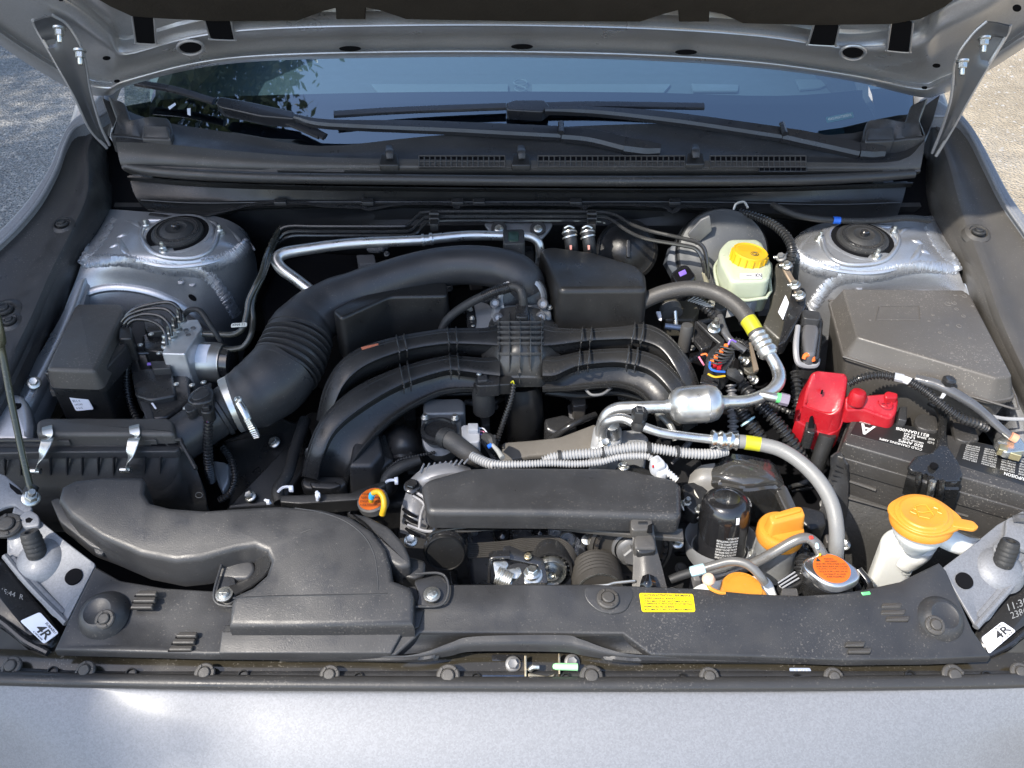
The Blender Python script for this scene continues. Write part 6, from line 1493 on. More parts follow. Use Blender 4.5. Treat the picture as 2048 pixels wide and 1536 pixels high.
dplate('white_paint_dot', [(1632, 1084), (1637, 1086), (1639, 1096), (1633, 1096), (1630, 1090)], .0115, .002, LBL, t, r=.0005, rc=.001)
dplate('yellow_paint_dot', [(1638, 1106), (1643, 1106), (1643, 1110), (1639, 1110)], .006, .002, YTP, t, r=.0005, rc=.001)

# ================================================================ ENGINE MOUNT, SHIELDS
t = T('engine_hanger', 'glossy black steel hanger bracket behind the oil filter', 'bracket')
GB = M('glossy_bracket', (.07, .068, .064), .17, metal=.4, coat=.7, specks=.3, var=.15)
obj('top_plate', patch([[P(u, v, h) for u, v, h in r] for r in (
    [(1440, 920, -.06), (1458, 908, -.05), (1500, 912, -.05), (1540, 922, -.055), (1556, 936, -.07)],
    [(1424, 940, -.05), (1455, 930, -.04), (1500, 934, -.038), (1545, 946, -.042), (1566, 960, -.06)],
    [(1424, 958, -.05), (1450, 958, -.038), (1495, 965, -.034), (1545, 962, -.040), (1570, 975, -.06)],
    [(1428, 985, -.08), (1455, 985, -.065), (1500, 990, -.058), (1550, 985, -.065), (1580, 1000, -.09)],
    [(1440, 1040, -.15), (1470, 1040, -.13), (1520, 1040, -.13), (1570, 1035, -.13), (1600, 1045, -.15)])], 5, 5, .004), GB, t)
for (u, v) in ((1463, 914), (1519, 937)): obj('hole', lathe(P(u, v, -.044 if v > 920 else -.049), UP, [(.0045, -.002), (.0045, .0015), (0, .0016)], 14), VOID, t)
dplate('leg', [(1548, 970), (1572, 968), (1592, 1010), (1600, 1040), (1580, 1040)], -.055, .01, GB, t, r=.002)
dplate('foot_bolt_plate', [(1578, 1015), (1610, 1010), (1650, 1022), (1655, 1050), (1620, 1060)], -.08, .04, PLD, t, r=.004)
t = T('exhaust_heat_shield', 'crinkled grey heat shield between the belt cover and the hanger', 'heat shield')
obj('shield', patch([[P(u, v, h) for u, v, h in r] for r in ([(1380, 950, -.08), (1400, 932, -.06), (1430, 926, -.055)], [(1376, 968, -.07), (1402, 955, -.05), (1430, 955, -.05)], [(1374, 985, -.08), (1402, 985, -.07), (1428, 990, -.07)])], 5, 5, .003), M('pale_grey_shield', (.30, .29, .27), .55, metal=.3, bump=1, bscale=50), t)
dplate('black_flap', [(1364, 966), (1395, 962), (1422, 985), (1418, 1010), (1392, 1030), (1370, 1015)], -.06, .02, PLD, t, r=.003)
dplate('white_crack', [(1388, 978), (1392, 985), (1398, 996), (1393, 992), (1389, 986)], -.0585, .001, M('pale_scratch', (.5, .48, .42), .6), t, r=.0003, rc=0)
for (u, v) in ((1372, 1010), (1395, 1025), (1354, 1084)): fastener('nut', P(u, v, -.07), t, .009, Vector((0, -.3, 1)), ZINC, name='nut')

# ================================================================ REFRIGERANT LINES
t = T('suction_line', 'aluminium air conditioning line with fat silver muffler and black hose to the rear', 'pipe')
hose('pipe', [(1202, 880, -.06, 11), (1203, 855, -.045, 12), (1214, 830, -.025, 12.5), (1236, 817, -.012, 12.5), (1278, 815, -.004, 12.5), (1337, 813, .0, 12.5)], ALUP, t, n=18)
a, b = P(1330, 813, .0), P(1458, 804, .0); k = px(1393, 808); d = (b - a).normalized(); Lm = (b - a).length
obj('muffler', lathe(a, d, [(k * 13, 0), (k * 14, k * 8), (k * 27, k * 14), (k * 36, k * 26), (k * 38, k * 38), (k * 38.3, k * 78), (k * 39, k * 79), (k * 39, k * 82), (k * 38, k * 83), (k * 38, k * 90), (k * 34, k * 103), (k * 24, k * 112), (k * 15, k * 116), (k * 13, k * 126)], 48), ALUP, t)
hose('pipe', [(1448, 804, .0, 12), (1495, 801, .0, 12), (1535, 786, .0, 12), (1556, 766, .0, 13), (1557, 744, .0, 13), (1544, 716, .002, 12), (1530, 696, .004, 12)], ALUP, t, n=18)
obj('crimp_collar', tube([P(*q) for q in ((1514, 670, .008), (1523, 684, .007), (1533, 701, .005), (1539, 712, .004))], [px(1520, 690) * 17, px(1520, 690) * 18, px(1520, 690) * 18, px(1520, 690) * 16], n=24, rib=(.008, .0008)), SPC, t)
obj('collar_rim', tube([P(1533, 700, .005), P(1537, 707, .004)], px(1530, 700) * 20, n=24, seg=2), ALUP, t)
hose('rubber_hose', [(1270, 612, -.03, 16), (1300, 596, -.016, 16), (1337, 583, -.004, 16), (1386, 577, .004, 16), (1432, 587, .008, 16), (1472, 611, .010, 16), (1497, 640, .010, 16), (1516, 672, .008, 16)], HOSE, t, n=22)
hose('yellow_band', [(1496, 640, .010, 16.6), (1503, 650, .010, 16.7), (1511, 664, .009, 16.6)], YTP, t, n=24, seg=3)
sp = hose('service_port', [(1520, 789, .004, 8), (1540, 793, .006, 9), (1556, 796, .006, 9)], ALUP, t, n=16, seg=3)
hose('green_ring', [(1553, 795, .006, 10.5), (1562, 797, .006, 10.5)], GRN, sp, n=16, seg=1)
hose('port_cap', [(1560, 797, .006, 12.5), (1577, 801, .006, 12.5)], M('dusty_violet_plastic', (.22, .19, .24), .4), sp, n=8, seg=1)
t = T('discharge_line', 'thin aluminium line with H cap, crimp and grey hose curving round the battery', 'pipe')
hose('pipe', [(1206, 882, -.05, 9), (1206, 858, -.025, 9.5), (1218, 842, -.006, 9.5), (1246, 837, .004, 9.5), (1275, 849, .008, 9.5), (1322, 865, .006, 9.5), (1375, 873, .002, 9), (1426, 879, .0, 9)], ALUP, t, n=18)
obj('crimp_collar', tube([P(*q) for q in ((1422, 878, .0), (1440, 880, .0), (1456, 881, .0), (1474, 883, .0))], [px(1450, 880) * 17] * 4, n=24, rib=(.011, .0012)), M('bright_crimp', (.75, .74, .70), .22, metal=.95), t)
HP_ = [(1470, 882, .0, 14), (1504, 886, .002, 14), (1557, 898, .006, 14.5), (1600, 924, .008, 14.5), (1638, 962, .008, 15), (1663, 1006, .004, 15), (1673, 1055, -.006, 15), (1672, 1105, -.03, 15), (1668, 1150, -.07, 15)]
hose('rubber_hose', HP_, HOSEG, t, n=22)
hose('yellow_band', [(1490, 884.5, .0015, 14.6), (1506, 886.5, .002, 14.7), (1521, 889, .003, 14.7)], YTP, t, n=24, seg=3)
hose('orange_stripe', [(1515, 880, .010, 3), (1530, 882, .012, 3.2), (1546, 887, .013, 3)], M('orange_paint', (.75, .18, .03), .4), t, n=6, sec=(1, .3, 1), up=UP, seg=3)
c = P(1277, 846, .012); k = px(1277, 846)
hc = obj('charge_port_cap', join(lathe(c, Vector((0, .1, 1)), [(k * 14, -.008), (k * 15, 0), (k * 12, .003), (k * 12, .006)], 20), lathe(c, Vector((0, .1, 1)), [(k * 15.5, .006), (k * 16, .020), (k * 14.5, .022), (0, .022)], 6)), PLG, t)
text_on('H', quad_fn([c + Vector((x * k, y * k, .0225)) for x, y in ((-7, -6), (7, -6), (7, 10), (-7, 10))]), 'letter_h', M('grey_ink', (.12, .12, .12), .5), hc)
t = T('compressor', 'cast compressor body and line flange under the aluminium lines', 'compressor')
lplate('line_flange', [(1188, 850), (1214, 842), (1244, 852), (1244, 880), (1220, 900), (1180, 896)], -.055, .05, ALU, t, r=.004)
lplate('casting', [(1240, 858), (1276, 856), (1298, 872), (1296, 892), (1240, 896)], -.07, .05, ALU, t, r=.006)
fastener('hex', P(1210, 886, -.045), t, .009, Vector((0, -.5, 1)), ZINC)
obj('port_tube', tube([P(1226, 852, -.03), P(1230, 872, -.05)], .009, n=14, seg=1), ALUP, t)
lplate('bright_spots', [(1244, 932), (1268, 926), (1300, 940), (1330, 946), (1345, 960), (1250, 950)], -.05, .02, PLD, t, r=.003)
fastener('hex', P(1247, 932, -.04), t, .008, UP, ZINC)
hose('cross_tube', [(1316, 826, -.06, 7), (1340, 850, -.05, 7), (1352, 880, -.06, 7)], M('dull_tube', (.3, .3, .28), .4, metal=.6), t, n=10)

# ================================================================ GREY CONDUITS
t = T('wiring_conduit', 'thick grey corrugated conduit crossing behind the belt cover', 'conduit')
hose('conduit', [(1086, 922, -.02, 8), (1110, 914, -.018, 9), (1150, 909, -.016, 9.5), (1190, 906, -.014, 9.5), (1234, 899, -.010, 9.5), (1278, 894, -.008, 9.5), (1322, 899, -.010, 9.5), (1370, 906, -.012, 9.5), (1420, 908, -.014, 9.5), (1452, 902, -.02, 9)], CON, t, rib=(.0042, .0009), n=14)
for u, v, h in ((1119, 913, -.018), (1206, 905, -.014), (1297, 896, -.008), (1355, 904, -.012)):
    a, b = P(u - 4, v, h), P(u + 4, v - .5, h); band('tape_ring', a, b, px(u, v) * 11, RUB, t, .001)
t = T('wiring_conduit', 'thin grey corrugated conduit lying under the thick one', 'conduit')
hose('conduit', [(985, 928, -.016, 7), (1015, 929, -.014, 7), (1058, 928, -.014, 7), (1100, 926, -.016, 7), (1150, 928, -.018, 7), (1200, 924, -.018, 7), (1240, 914, -.014, 6.5), (1290, 912, -.012, 6.5), (1304, 918, -.014, 6)], CON, t, rib=(.0038, .0007), n=12)
t = T('wiring_conduit', 'short grey conduit below the rubber valve hose', 'conduit')
hose('conduit', [(944, 912, -.035, 8), (960, 920, -.03, 9), (980, 928, -.024, 9.5), (1000, 931, -.02, 9), (1030, 930, -.02, 8)], CON, t, rib=(.0042, .0009), n=14)
hose('nozzle', [(985, 890, -.03, 4), (996, 902, -.025, 5), (1005, 916, -.02, 6)], M('grey_nozzle', (.35, .35, .33), .4, metal=.3), t, n=10, seg=3)
hose('blue_collar', [(976, 894, -.03, 4.5), (983, 890, -.03, 4.5)], BLU, t, n=10, seg=1)
hose('tape_wrap', [(968, 872, -.045, 9), (982, 880, -.04, 11), (986, 893, -.038, 8)], RUB, t, n=8, seg=3)
t = T('white_connector', 'pale grey plug angled behind the right end of the belt cover', 'connector')
dplate('plug_head', [(1300, 915), (1316, 908), (1330, 922), (1332, 932), (1316, 938), (1304, 930)], .002, .016, GRC, t, r=.002, rc=.003)
dplate('plug_body', [(1312, 930), (1330, 922), (1338, 932), (1336, 944), (1322, 950), (1312, 942)], -.004, .016, WHL if False else M('pale_grey_plastic', (.55, .55, .55), .4), t, r=.002, rc=.004)
dplate('plug_slot', [(1308, 916), (1316, 912), (1322, 922), (1314, 926)], .0024, .002, M('grey_slot', (.3, .3, .3), .5), t, r=.0005, rc=.001)
dplate('red_dot', [(1304, 930), (1308, 929), (1309, 933), (1305, 934)], .0024, .002, RED, t, r=.0005, rc=.001)
hose('spout', [(1334, 944, -.008, 7), (1344, 952, -.010, 6.5), (1354, 960, -.012, 6)], M('pale_grey_plastic', (.55, .55, .55), .4), t, rib=(.004, .0005), n=12)

# ================================================================ REAR FIREWALL ITEMS
t = T('rear_refrigerant_pipe', 'dull aluminium pipe running along the firewall with a sharp left bend', 'pipe')
hose('pipe', [(660, 612, -.05, 11), (633, 590, -.045, 11), (594, 560, -.035, 11.5), (564, 538, -.028, 12), (554, 520, -.024, 12), (568, 507, -.022, 12), (610, 499, -.022, 11.5), (705, 487, -.022, 11), (850, 480, -.022, 10.5), (870, 477, -.022, 10), (940, 471, -.022, 10), (1008, 472, -.022, 9.5), (1052, 472, -.024, 9), (1074, 482, -.030, 9), (1080, 502, -.045, 9), (1078, 540, -.08, 9)], ALUP, t, n=20)
for u, v in ((846, 480), (862, 478)): band('swaged_ring', P(u - 3, v, -.022), P(u + 3, v - .5, -.022), px(u, v) * 11, ALUP, t, .0012)
t = T('pipe_clamp_block', 'black rubber clamp holding the aluminium pipe at the firewall', 'clamp')
lplate('block', [(1006, 458), (1048, 457), (1050, 486), (1006, 487)], -.006, .03, RUB, t, r=.003)
lplate('clamp_plate', [(1016, 462), (1038, 462), (1038, 482), (1016, 482)], -.004, .01, M('dark_green_rubber', (.012, .035, .022), .4), t, r=.002)
for u, v in ((1030, 504),): obj('eyelet', lathe(P(u, v, -.06), Vector((0, -.6, .8)), [(.009, -.002), (.009, .002), (.005, .002), (.0048, -.001), (0, -.001)], 18), ZINC, t)
dplate('valve_cover', [(1012, 488), (1066, 488), (1072, 540), (1010, 535)], -.07, .04, PLG, t, r=.004)
t = T('firewall_bracket', 'silver bracket plate with two bolts on the firewall behind the pipe clamp', 'bracket')
dplate('plate', [(968, 446), (1106, 446), (1100, 458), (1084, 476), (996, 476), (978, 460)], -.05, .004, SILI, t, r=.001, rc=.004)
for u in (998, 1076):
    obj('rubber_washer', lathe(P(u, 458, -.047), Vector((0, -.6, 1)), [(.013, -.002), (.013, .004), (.008, .005), (0, .005)], 20), RUB, t)
    fastener('hex', P(u, 457, -.042), t, .0075, Vector((0, -.6, 1)), ZINC)
for i, u in enumerate((1138, 1174)):
    t = T('heater_hose', ('left' if i == 0 else 'right') + ' one of two black heater hoses clamped at the firewall', 'hose', 'heater hoses')
    hose('hose', [(u, 456, -.03, 13), (u + 2, 470, -.035, 13), (u + 5, 495, -.05, 13), (u + 8, 530, -.09, 13)], RUB, t, n=20)
    band('wire_clamp', P(u + 1, 464, -.034), P(u + 1.5, 468, -.0355), px(u, 466) * 14, SPC, t, .0016)
    band('wire_clamp', P(u + 1, 472, -.036), P(u + 2, 476, -.038), px(u, 466) * 14, SPC, t, .0016)
    hose('clamp_ears', [(u - 9, 456, -.02, 2), (u, 452, -.016, 2), (u + 10, 456, -.02, 2)], SPC, t, n=6)
    dplate('red_mark', [(u + 1, 490), (u + 6, 490), (u + 6, 498), (u + 2, 499)], -.035, .001, M('salmon_paint', (.8, .35, .28), .5), t, r=.0003, rc=0)
    lathe_c = P(u, 460, -.06)
t = T('firewall_grommet', 'round black grommet cover on the firewall right of the heater hoses', 'grommet')
c = P(1254, 500, -.10); k = px(1254, 500, -.10); AXG = Vector((0, -.8, .6)).normalized()
obj('disc', lathe(c, AXG, [(k * 62, -.01), (k * 62, .0), (k * 56, .004), (k * 54, .0), (k * 40, .004), (k * 30, .012), (0, .014)], 40), PLD, t)
obj('moulded_bar', plate([c + AXG * .018 + Vector((x * k, 0, 0)) + Vector((0, .6, .8)) * y * k for x, y in ((-4, -18), (4, -18), (4, 18), (-4, 18))], .006, .0015, .003, n=AXG), PLG, t)
t = T('brake_booster', 'large dusty grey brake booster drum behind the fluid reservoir', 'brake booster')
c = P(1448, 506, -.06); k = px(1448, 506, -.06); AXB = Vector((0, -.80, .6)).normalized()
obj('drum', lathe(c, AXB, [(k * 92, -.06), (k * 92, -.012), (k * 88, -.004), (k * 78, .0), (k * 72, .004), (k * 50, .010), (k * 20, .012), (0, .012)], 56), M('booster_dusty_grey', (.085, .088, .09), .5, metal=.3, specks=.5, var=.3, bump=.3, bscale=80), t)
obj('rim', lathe(c, AXB, [(k * 94, -.020), (k * 95, -.014), (k * 93, -.008)], 56, capped=False), BLKM, t)
obj('side_ear', plate([PS(u, v, c.y / ray(u, v).y) for u, v in ((1375, 470), (1402, 440), (1420, 432), (1424, 462), (1392, 490))], .004, .001, .003, n=Vector((0, -1, 0))), DST, t)
a, b = P(1365, 520, -.09), P(1400, 540, -.08)
obj('solenoid_disc', lathe(P(1376, 520, -.085), AXB, [(k * 44, -.03), (k * 44, 0), (k * 38, .004), (0, .006)], 8), M('dull_blue_grey', (.07, .08, .095), .5), t)
t = T('brake_fluid_reservoir', 'translucent brake fluid reservoir with bright yellow cap', 'reservoir')
lplate('lower_tank', [(1440, 512), (1545, 520), (1548, 545), (1536, 575), (1462, 572), (1444, 540)], -.045, .045, YWT, t, r=.005, rc=.01)
lplate('upper_tank', [(1446, 488), (1458, 477), (1514, 477), (1526, 485), (1542, 520), (1545, 534), (1538, 560), (1462, 562), (1440, 522), (1438, 500)], -.012, .036, YWT, t, r=.006, rc=.012, crown=.0008)
tk = LV([(1446, 488), (1458, 477), (1514, 477), (1526, 485), (1542, 520), (1545, 534), (1538, 560), (1462, 562), (1440, 522), (1438, 500)], -.012); tkr = [p - UP * .030 for p in offset(ccw(tk), -.002)]
obj('moulded_seam', tube(tkr + [tkr[0]], .0026, n=8, seg=2), YWT, t)
ztk = tk[0].z + .0012
c = P(1501, 503, .008); k = px(1501, 503); AXC = Vector((.10, -.02, 1)).normalized()
cp = obj('yellow_cap', lathe(c, AXC, [(k * 36, -.026), (k * 37.5, -.024), (k * 37, -.021), (k * 35, -.018), (k * 35, -.002), (k * 33.5, .001), (k * 31.5, .001), (k * 31, .0), (0, .0)], 44), YEL, t)
U1 = AXC.orthogonal().normalized(); W1 = AXC.cross(U1)
for i in range(16):
    a = i * 2 * math.pi / 16; d = U1 * math.cos(a) + W1 * math.sin(a)
    obj('grip_rib', tube([c + d * k * 35.3 - AXC * .019, c + d * k * 35.3 - AXC * .002], .0016, n=5, seg=1), YEL, cp)
for rr in (7.5, 4): obj('brake_symbol', tube([c + AXC * .0005 + Vector((6 * k, -9 * k, -.0006)) + Vector((math.cos(x * .5236) * rr * k, math.sin(x * .5236) * rr * k, 0)) for x in range(13)], .0005, n=4, seg=2), INK, cp)
for i, s in enumerate(('WARNING CLEAN FILLER CAP', 'BEFORE REMOVING USE ONLY', 'DOT3 OR DOT4 FLUID FROM', 'A SEALED CONTAINER')):
    w = (17, 22, 24, 22)[i]; y = 20 - i * 7
    text_on(s, quad_fn([c + AXC * .0006 + Vector((x * k, yy * k, 0)) - UP * (x * k * .10) for x, yy in ((-w, y), (w, y), (w, y + 5), (-w, y + 5))], 0.0), 'embossed_text', M('yellow_dark', (.55, .33, .01), .5), cp)
zl = P(1500, 552, -.012)
sticker('code_label', [PZ(1480, 557, ztk), PZ(1524, 557, ztk), PZ(1524, 547, ztk), PZ(1480, 547, ztk)], WHL, t, [('KN', .70, .12, .98, .9, INK, 1), ('SUBARU', .24, .4, .56, .65)], rc=.001)
dplate('black_mark', [(1508, 543), (1511, 543), (1512, 552), (1509, 552)], -.0085, .001, INK, t, r=.0003, rc=0)
lplate('grey_plug', [(1486, 584), (1512, 582), (1516, 598), (1502, 606), (1486, 600)], -.05, .03, GRC, t, r=.002, rc=.003)
lplate('plug_face', [(1492, 588), (1508, 588), (1508, 598), (1492, 598)], -.0485, .002, PLD, t, r=.0005, rc=.001)
hose('plug_wire', [(1492, 602, -.05, 2.5), (1500, 612, -.055, 2.5), (1510, 600, -.05, 2.5)], WHL, t, n=6)
hose('master_cylinder', [(1442, 545, -.08, 22), (1450, 580, -.09, 20), (1462, 630, -.12, 18)], ALU, t, n=18)
t = T('brake_line', 'set of three thin black brake lines clipped along the firewall', 'brake lines')
LN = M('line_black', (.03, .03, .03), .25, coat=.4)
for i, dv in enumerate((0, 10, 18)):
    du = i * 7
    hose('line', [(552 + du * .3, 478 + dv * .4, -.05, 3.2), (570 + du, 454 + dv, -.04, 3.2), (640, 453 + dv, -.04, 3.2), (790, 453 + dv, -.04, 3.2), (815 + du, 450 + dv, -.04, 3.2), (835 + du, 432 + dv, -.04, 3.2), (860 + du, 424 + dv, -.04, 3.2), (1020, 423 + dv, -.04, 3.2), (1180, 424 + dv, -.04, 3.2),
                  (1225 - du, 428 + dv, -.04, 3.2), (1262 - du, 448 + dv * 1.4, -.03, 3.6), (1300 - du, 462 + dv * 1.6, -.02, 4), (1370 - du * 1.2, 478 + dv * 1.2, -.01, 4.2), (1400 - du * 1.2, 488 + dv, -.01, 4.2), (1412 - du, 510 + dv, -.02, 4.2), (1416 - du * .6, 558, -.05, 4.2)][:16 if i < 2 else 10], LN, t, n=8, seg=5)
for u in (868, 1184):
    lplate('line_clip', [(u - 8, 418), (u + 8, 418), (u + 8, 449), (u - 8, 449)], -.030, .012, PLD, t, r=.001, rc=.001)
    for dv in (426, 436, 444): dplate('clip_finger', [(u - 10, dv - 1.5), (u + 10, dv - 1.5), (u + 10, dv + 1), (u - 10, dv + 1)], -.026, .003, PL, t, r=.0005, rc=0)
hose('bright_sleeve', [(1408, 545, -.04, 5), (1415, 570, -.06, 5)], M('tan_sleeve', (.35, .33, .24), .5), t, n=8, seg=1)
t = T('cowl_drain_channel', 'folded black sheet channel with notches under the cowl', 'channel')
hose('channel_edge', [(300, 428, -.045, 4), (370, 436, -.045, 4), (440, 424, -.045, 4), (520, 406, -.045, 4), (600, 405, -.045, 4), (650, 412, -.045, 4), (720, 414, -.045, 4), (740, 418, -.045, 4), (800, 408, -.045, 4), (900, 408, -.045, 4), (915, 416, -.045, 4), (940, 408, -.045, 4), (1150, 410, -.045, 4), (1165, 418, -.045, 4), (1190, 409, -.045, 4), (1320, 412, -.045, 4), (1345, 424, -.045, 4), (1370, 412, -.045, 4), (1460, 418, -.045, 4), (1480, 424, -.045, 4)], PLG, t, n=6, sec=(1.6, .5, 1), up=UP, seg=3)
for u in (560, 735, 915, 1152, 1350, 958): dplate('notch_tab', [(u - 12, 396), (u + 12, 396), (u + 12, 405), (u - 12, 405)], -.04, .006, PLG, t, r=.001, rc=.002)
t = T('wire_loom', 'black corrugated loom curving down beside the brake reservoir', 'cable')
hose('sleeve', [(1480, 424, -.03, 6), (1510, 432, -.02, 7), (1545, 448, -.012, 8), (1572, 472, -.01, 8.5), (1584, 500, -.014, 8.5), (1580, 525, -.03, 8), (1572, 545, -.05, 8)], PLG, t, rib=(.0055, .0011), n=12)
hose('white_strap', [(1466, 424, -.03, 2.5), (1472, 408, -.02, 2.5), (1488, 404, -.016, 2.5), (1496, 416, -.02, 2.5)], M('grey_strap', (.4, .4, .38), .4, metal=.4), t, n=6)
t = T('washer_hose', 'thin black hose with a bright blue clip along the right of the firewall', 'hose')
hose('hose', [(1545, 408, -.025, 6), (1562, 418, -.02, 6.5), (1600, 432, -.018, 6.5), (1660, 440, -.018, 6.5), (1740, 442, -.018, 6.5), (1810, 436, -.014, 6.5), (1860, 440, -.02, 6.5)], RUB, t, n=12)
hose('blue_clip', [(1666, 440, -.017, 7.5), (1680, 441, -.017, 7.5)], BLU, t, n=12, seg=1)

# ================================================================ ECU, CONNECTORS
t = T('engine_controller', 'dusty black controller on a tan bolted bracket, with a white sticker', 'controller')
DB = M('dusty_brown_black', (.05, .047, .038), .45, specks=.5, var=.3)
dplate('housing', [(1552, 524), (1574, 520), (1594, 582), (1610, 606), (1572, 672), (1560, 680), (1526, 650), (1544, 605)], -.03, .03, DB, t, r=.004, rc=.006)
dplate('fold', [(1585, 575), (1612, 585), (1612, 612), (1572, 684), (1556, 690)], -.022, .02, BLKM, t, r=.002, rc=.004)
TAN = M('tan_steel', (.32, .25, .18), .45, metal=.6, specks=.3)
obj('tan_bracket', strip([P(1562, 508, -.006), P(1574, 540, -.006), (P(1592, 572, -.008)), P(1602, 600, -.012)], .010, .004), TAN, t)
for (u, v) in ((1574, 530), (1590, 569), (1600, 590), (1562, 514)):
    hose('threaded_stud', [(u - 14, v + 1, -.004, 3.4), (u - 2, v, .0, 3.4)], ZINC, t, rib=(.003, .0003), n=10)
    fastener('hex', P(u, v, .0), t, .008, Vector((-.4, -.3, 1)), ZINC if u != 1562 else DST)
sticker('paper_label', [P(u, v, -.0240) for u, v in ((1566, 640), (1578, 606), (1571, 590), (1556, 624))], WHL, t, [('22765AR43A', .1, .7, .9, .85), ('0 281 042 6', .1, .45, .9, .6), ('112200 6', .1, .15, .7, .3)], rc=.001)
t = T('lever_connector', 'black multi-pin connector with grey locking lever left of the fuse box', 'connector')
lplate('housing', [(1600, 616), (1640, 622), (1648, 640), (1640, 715), (1608, 712), (1594, 640)], -.03, .04, PLG, t, r=.005, rc=.006)
lplate('hood_shell', [(1610, 640), (1634, 640), (1640, 660), (1632, 708), (1612, 706), (1604, 660)], -.014, .02, M('sunlit_grey_shell', (.10, .10, .105), .35, specks=.2), t, r=.006, rc=.008)
lplate('top_latch', [(1604, 618), (1640, 622), (1642, 640), (1606, 636)], -.016, .014, PL, t, r=.002)
hose('grey_lever', [(1596, 652, -.006, 5), (1592, 690, -.010, 6), (1595, 722, -.018, 6), (1608, 731, -.022, 6), (1630, 731, -.022, 6), (1636, 718, -.020, 5)], M('light_grey_lever', (.24, .24, .25), .45), t, n=8, seg=4)
for u in (1600, 1612, 1624): hose('lever_tooth', [(u, 724, -.022, 2.5), (u + 2, 733, -.028, 2.5)], M('light_grey_lever', (.24, .24, .25), .45), t, n=6, seg=1)
hose('orange_lock', [(1607, 718, -.008, 4), (1612, 710, -.004, 5), (1624, 712, -.006, 5), (1627, 722, -.012, 4)], OWI, t, n=8, seg=3)
t = T('large_fuse_box', 'large black fuse box with a dusty sloping lid marked by dried droplets', 'fuse box')
lid = LV([(1684, 577), (1926, 579), (1942, 590), (2026, 752), (1994, 757), (1713, 674)], .0)
FB = M('sunlit_dusty_plastic', (.085, .078, .070), .46, bump=.4, bscale=900, specks=.5, var=.25, vscale=10)
obj('lid', plate(lid, .030, .004, .005, taper=.011), FB, t)
obj('lid_lip', plate([p - UP * .029 for p in offset(ccw(lid), -.0125)], .006, .002, .01), FB, t)
obj('box_body', plate([p - UP * .036 for p in offset(ccw(lid), -.008)], .12, .002, .01, taper=-.02), PLW, t)
obj('lid_seam', tube([p - UP * .0302 for p in offset(ccw(lid), -.0125)], .0016, n=6, seg=3), FB, t)
lplate('lid_latch', [(1984, 768), (2012, 764), (2018, 778), (1994, 784)], -.012, .02, FB, t, r=.002, rc=.003)
lplate('lid_latch', [(1826, 735), (1856, 742), (1856, 752), (1826, 746)], -.03, .02, FB, t, r=.002, rc=.003)
zz = lid[0].z
RG = M('dried_droplet_rim', (.17, .16, .15), .6)
rnd = random.Random(4)
for i, (u, v, r) in enumerate(((1896, 608, 6), (1913, 618, 4), (1929, 592, 5), (1908, 606, 5), (1918, 652, 5), (1895, 650, 3), (1866, 630, 3), (1927, 632, 4), (1945, 612, 2.5), (1910, 590, 3), (1776, 610, 3), (1690 + 50, 640, 2), (1880, 665, 3), (1858, 642, 2.4), (1940, 676, 2.6), (1955, 724, 2.6))):
    c = PZ(u, v, zz + .0003); k = px(u, v)
    obj('droplet_ring', tube([c + Vector((math.cos(x * .7854) * r * k, math.sin(x * .7854) * r * k * 1.1, 0)) for x in range(9)], .00035, n=3, seg=2), RG, t)

t = T('harness_connector', 'black finned harness connector with orange seals and blue wire', 'connector')
dplate('housing', [(1418, 700), (1440, 682), (1466, 688), (1472, 712), (1452, 742), (1424, 740), (1410, 722)], -.015, .035, PLG, t, r=.003, rc=.006)
for i in range(6):
    hose('cooling_fin', [(1416 + i * 5, 722 - i * 6, -.010, 1.7), (1436 + i * 5, 728 - i * 6, -.006, 1.7), (1452 + i * 4, 724 - i * 5, -.010, 1.7)], PL, t, n=6, seg=3)
for i, (u, v) in enumerate(((1432, 712), (1424, 722), (1443, 700), (1452, 690), (1438, 734), (1440, 727), (1430, 728))):
    dplate('orange_seal', [(u - 4, v - 3), (u + 4, v - 4), (u + 5, v + 2), (u - 3, v + 3)], -.008, .004, OWI if i < 4 else RED, t, r=.001, rc=.001)
hose('blue_wire', [(1420, 724, -.004, 2.2), (1420, 736, -.002, 2.2), (1430, 742, .0, 2.2), (1450, 744, -.002, 2.2)], BLU, t, n=6)
hose('yellow_wire', [(1416, 748, -.006, 2.2), (1430, 754, -.004, 2.2), (1450, 752, -.006, 2.2)], YEL, t, n=6)
hose('purple_loop', [(1456, 690, -.01, 2), (1462, 680, -.006, 2), (1472, 684, -.01, 2)], PUR, t, n=6)
hose('pink_wire', [(1398, 714, -.02, 2), (1404, 724, -.018, 2), (1408, 730, -.022, 2)], PIN, t, n=6)
hose('orange_wire', [(1402, 710, -.02, 2), (1412, 708, -.016, 2), (1416, 714, -.02, 2)], OWI, t, n=6)
hose('taped_branch', [(1454, 744, -.012, 9), (1466, 748, -.012, 13), (1480, 758, -.02, 10)], SPR if False else RUB, t, n=8, seg=3)
dplate('steel_stay', [(1400, 765), (1404, 748), (1440, 756), (1436, 772)], -.03, .003, BLKM, t, r=.001, rc=.002)
t = T('rubber_capped_post', 'grey rubber capped post at the right end of the manifold', 'post')
obj('cap', lathe(P(1375, 650, -.03), Vector((.02, .02, 1)), [(.0095, -.045), (.0095, -.004), (.008, 0), (0, .0005)], 24), M('grey_rubber_cap', (.06, .058, .055), .55, specks=.2), t)
obj('stem', lathe(P(1375, 690, -.075), UP, [(.006, -.05), (.006, .01)], 14), PLG, t)
t = T('shift_bracket', 'cluster of dark brackets, studs and plugs below the curved suction hose', 'bracket')
dplate('plate', [(1390, 640), (1410, 648), (1430, 668), (1424, 690), (1404, 700), (1388, 680)], -.05, .006, BLKM, t, r=.002, rc=.003)
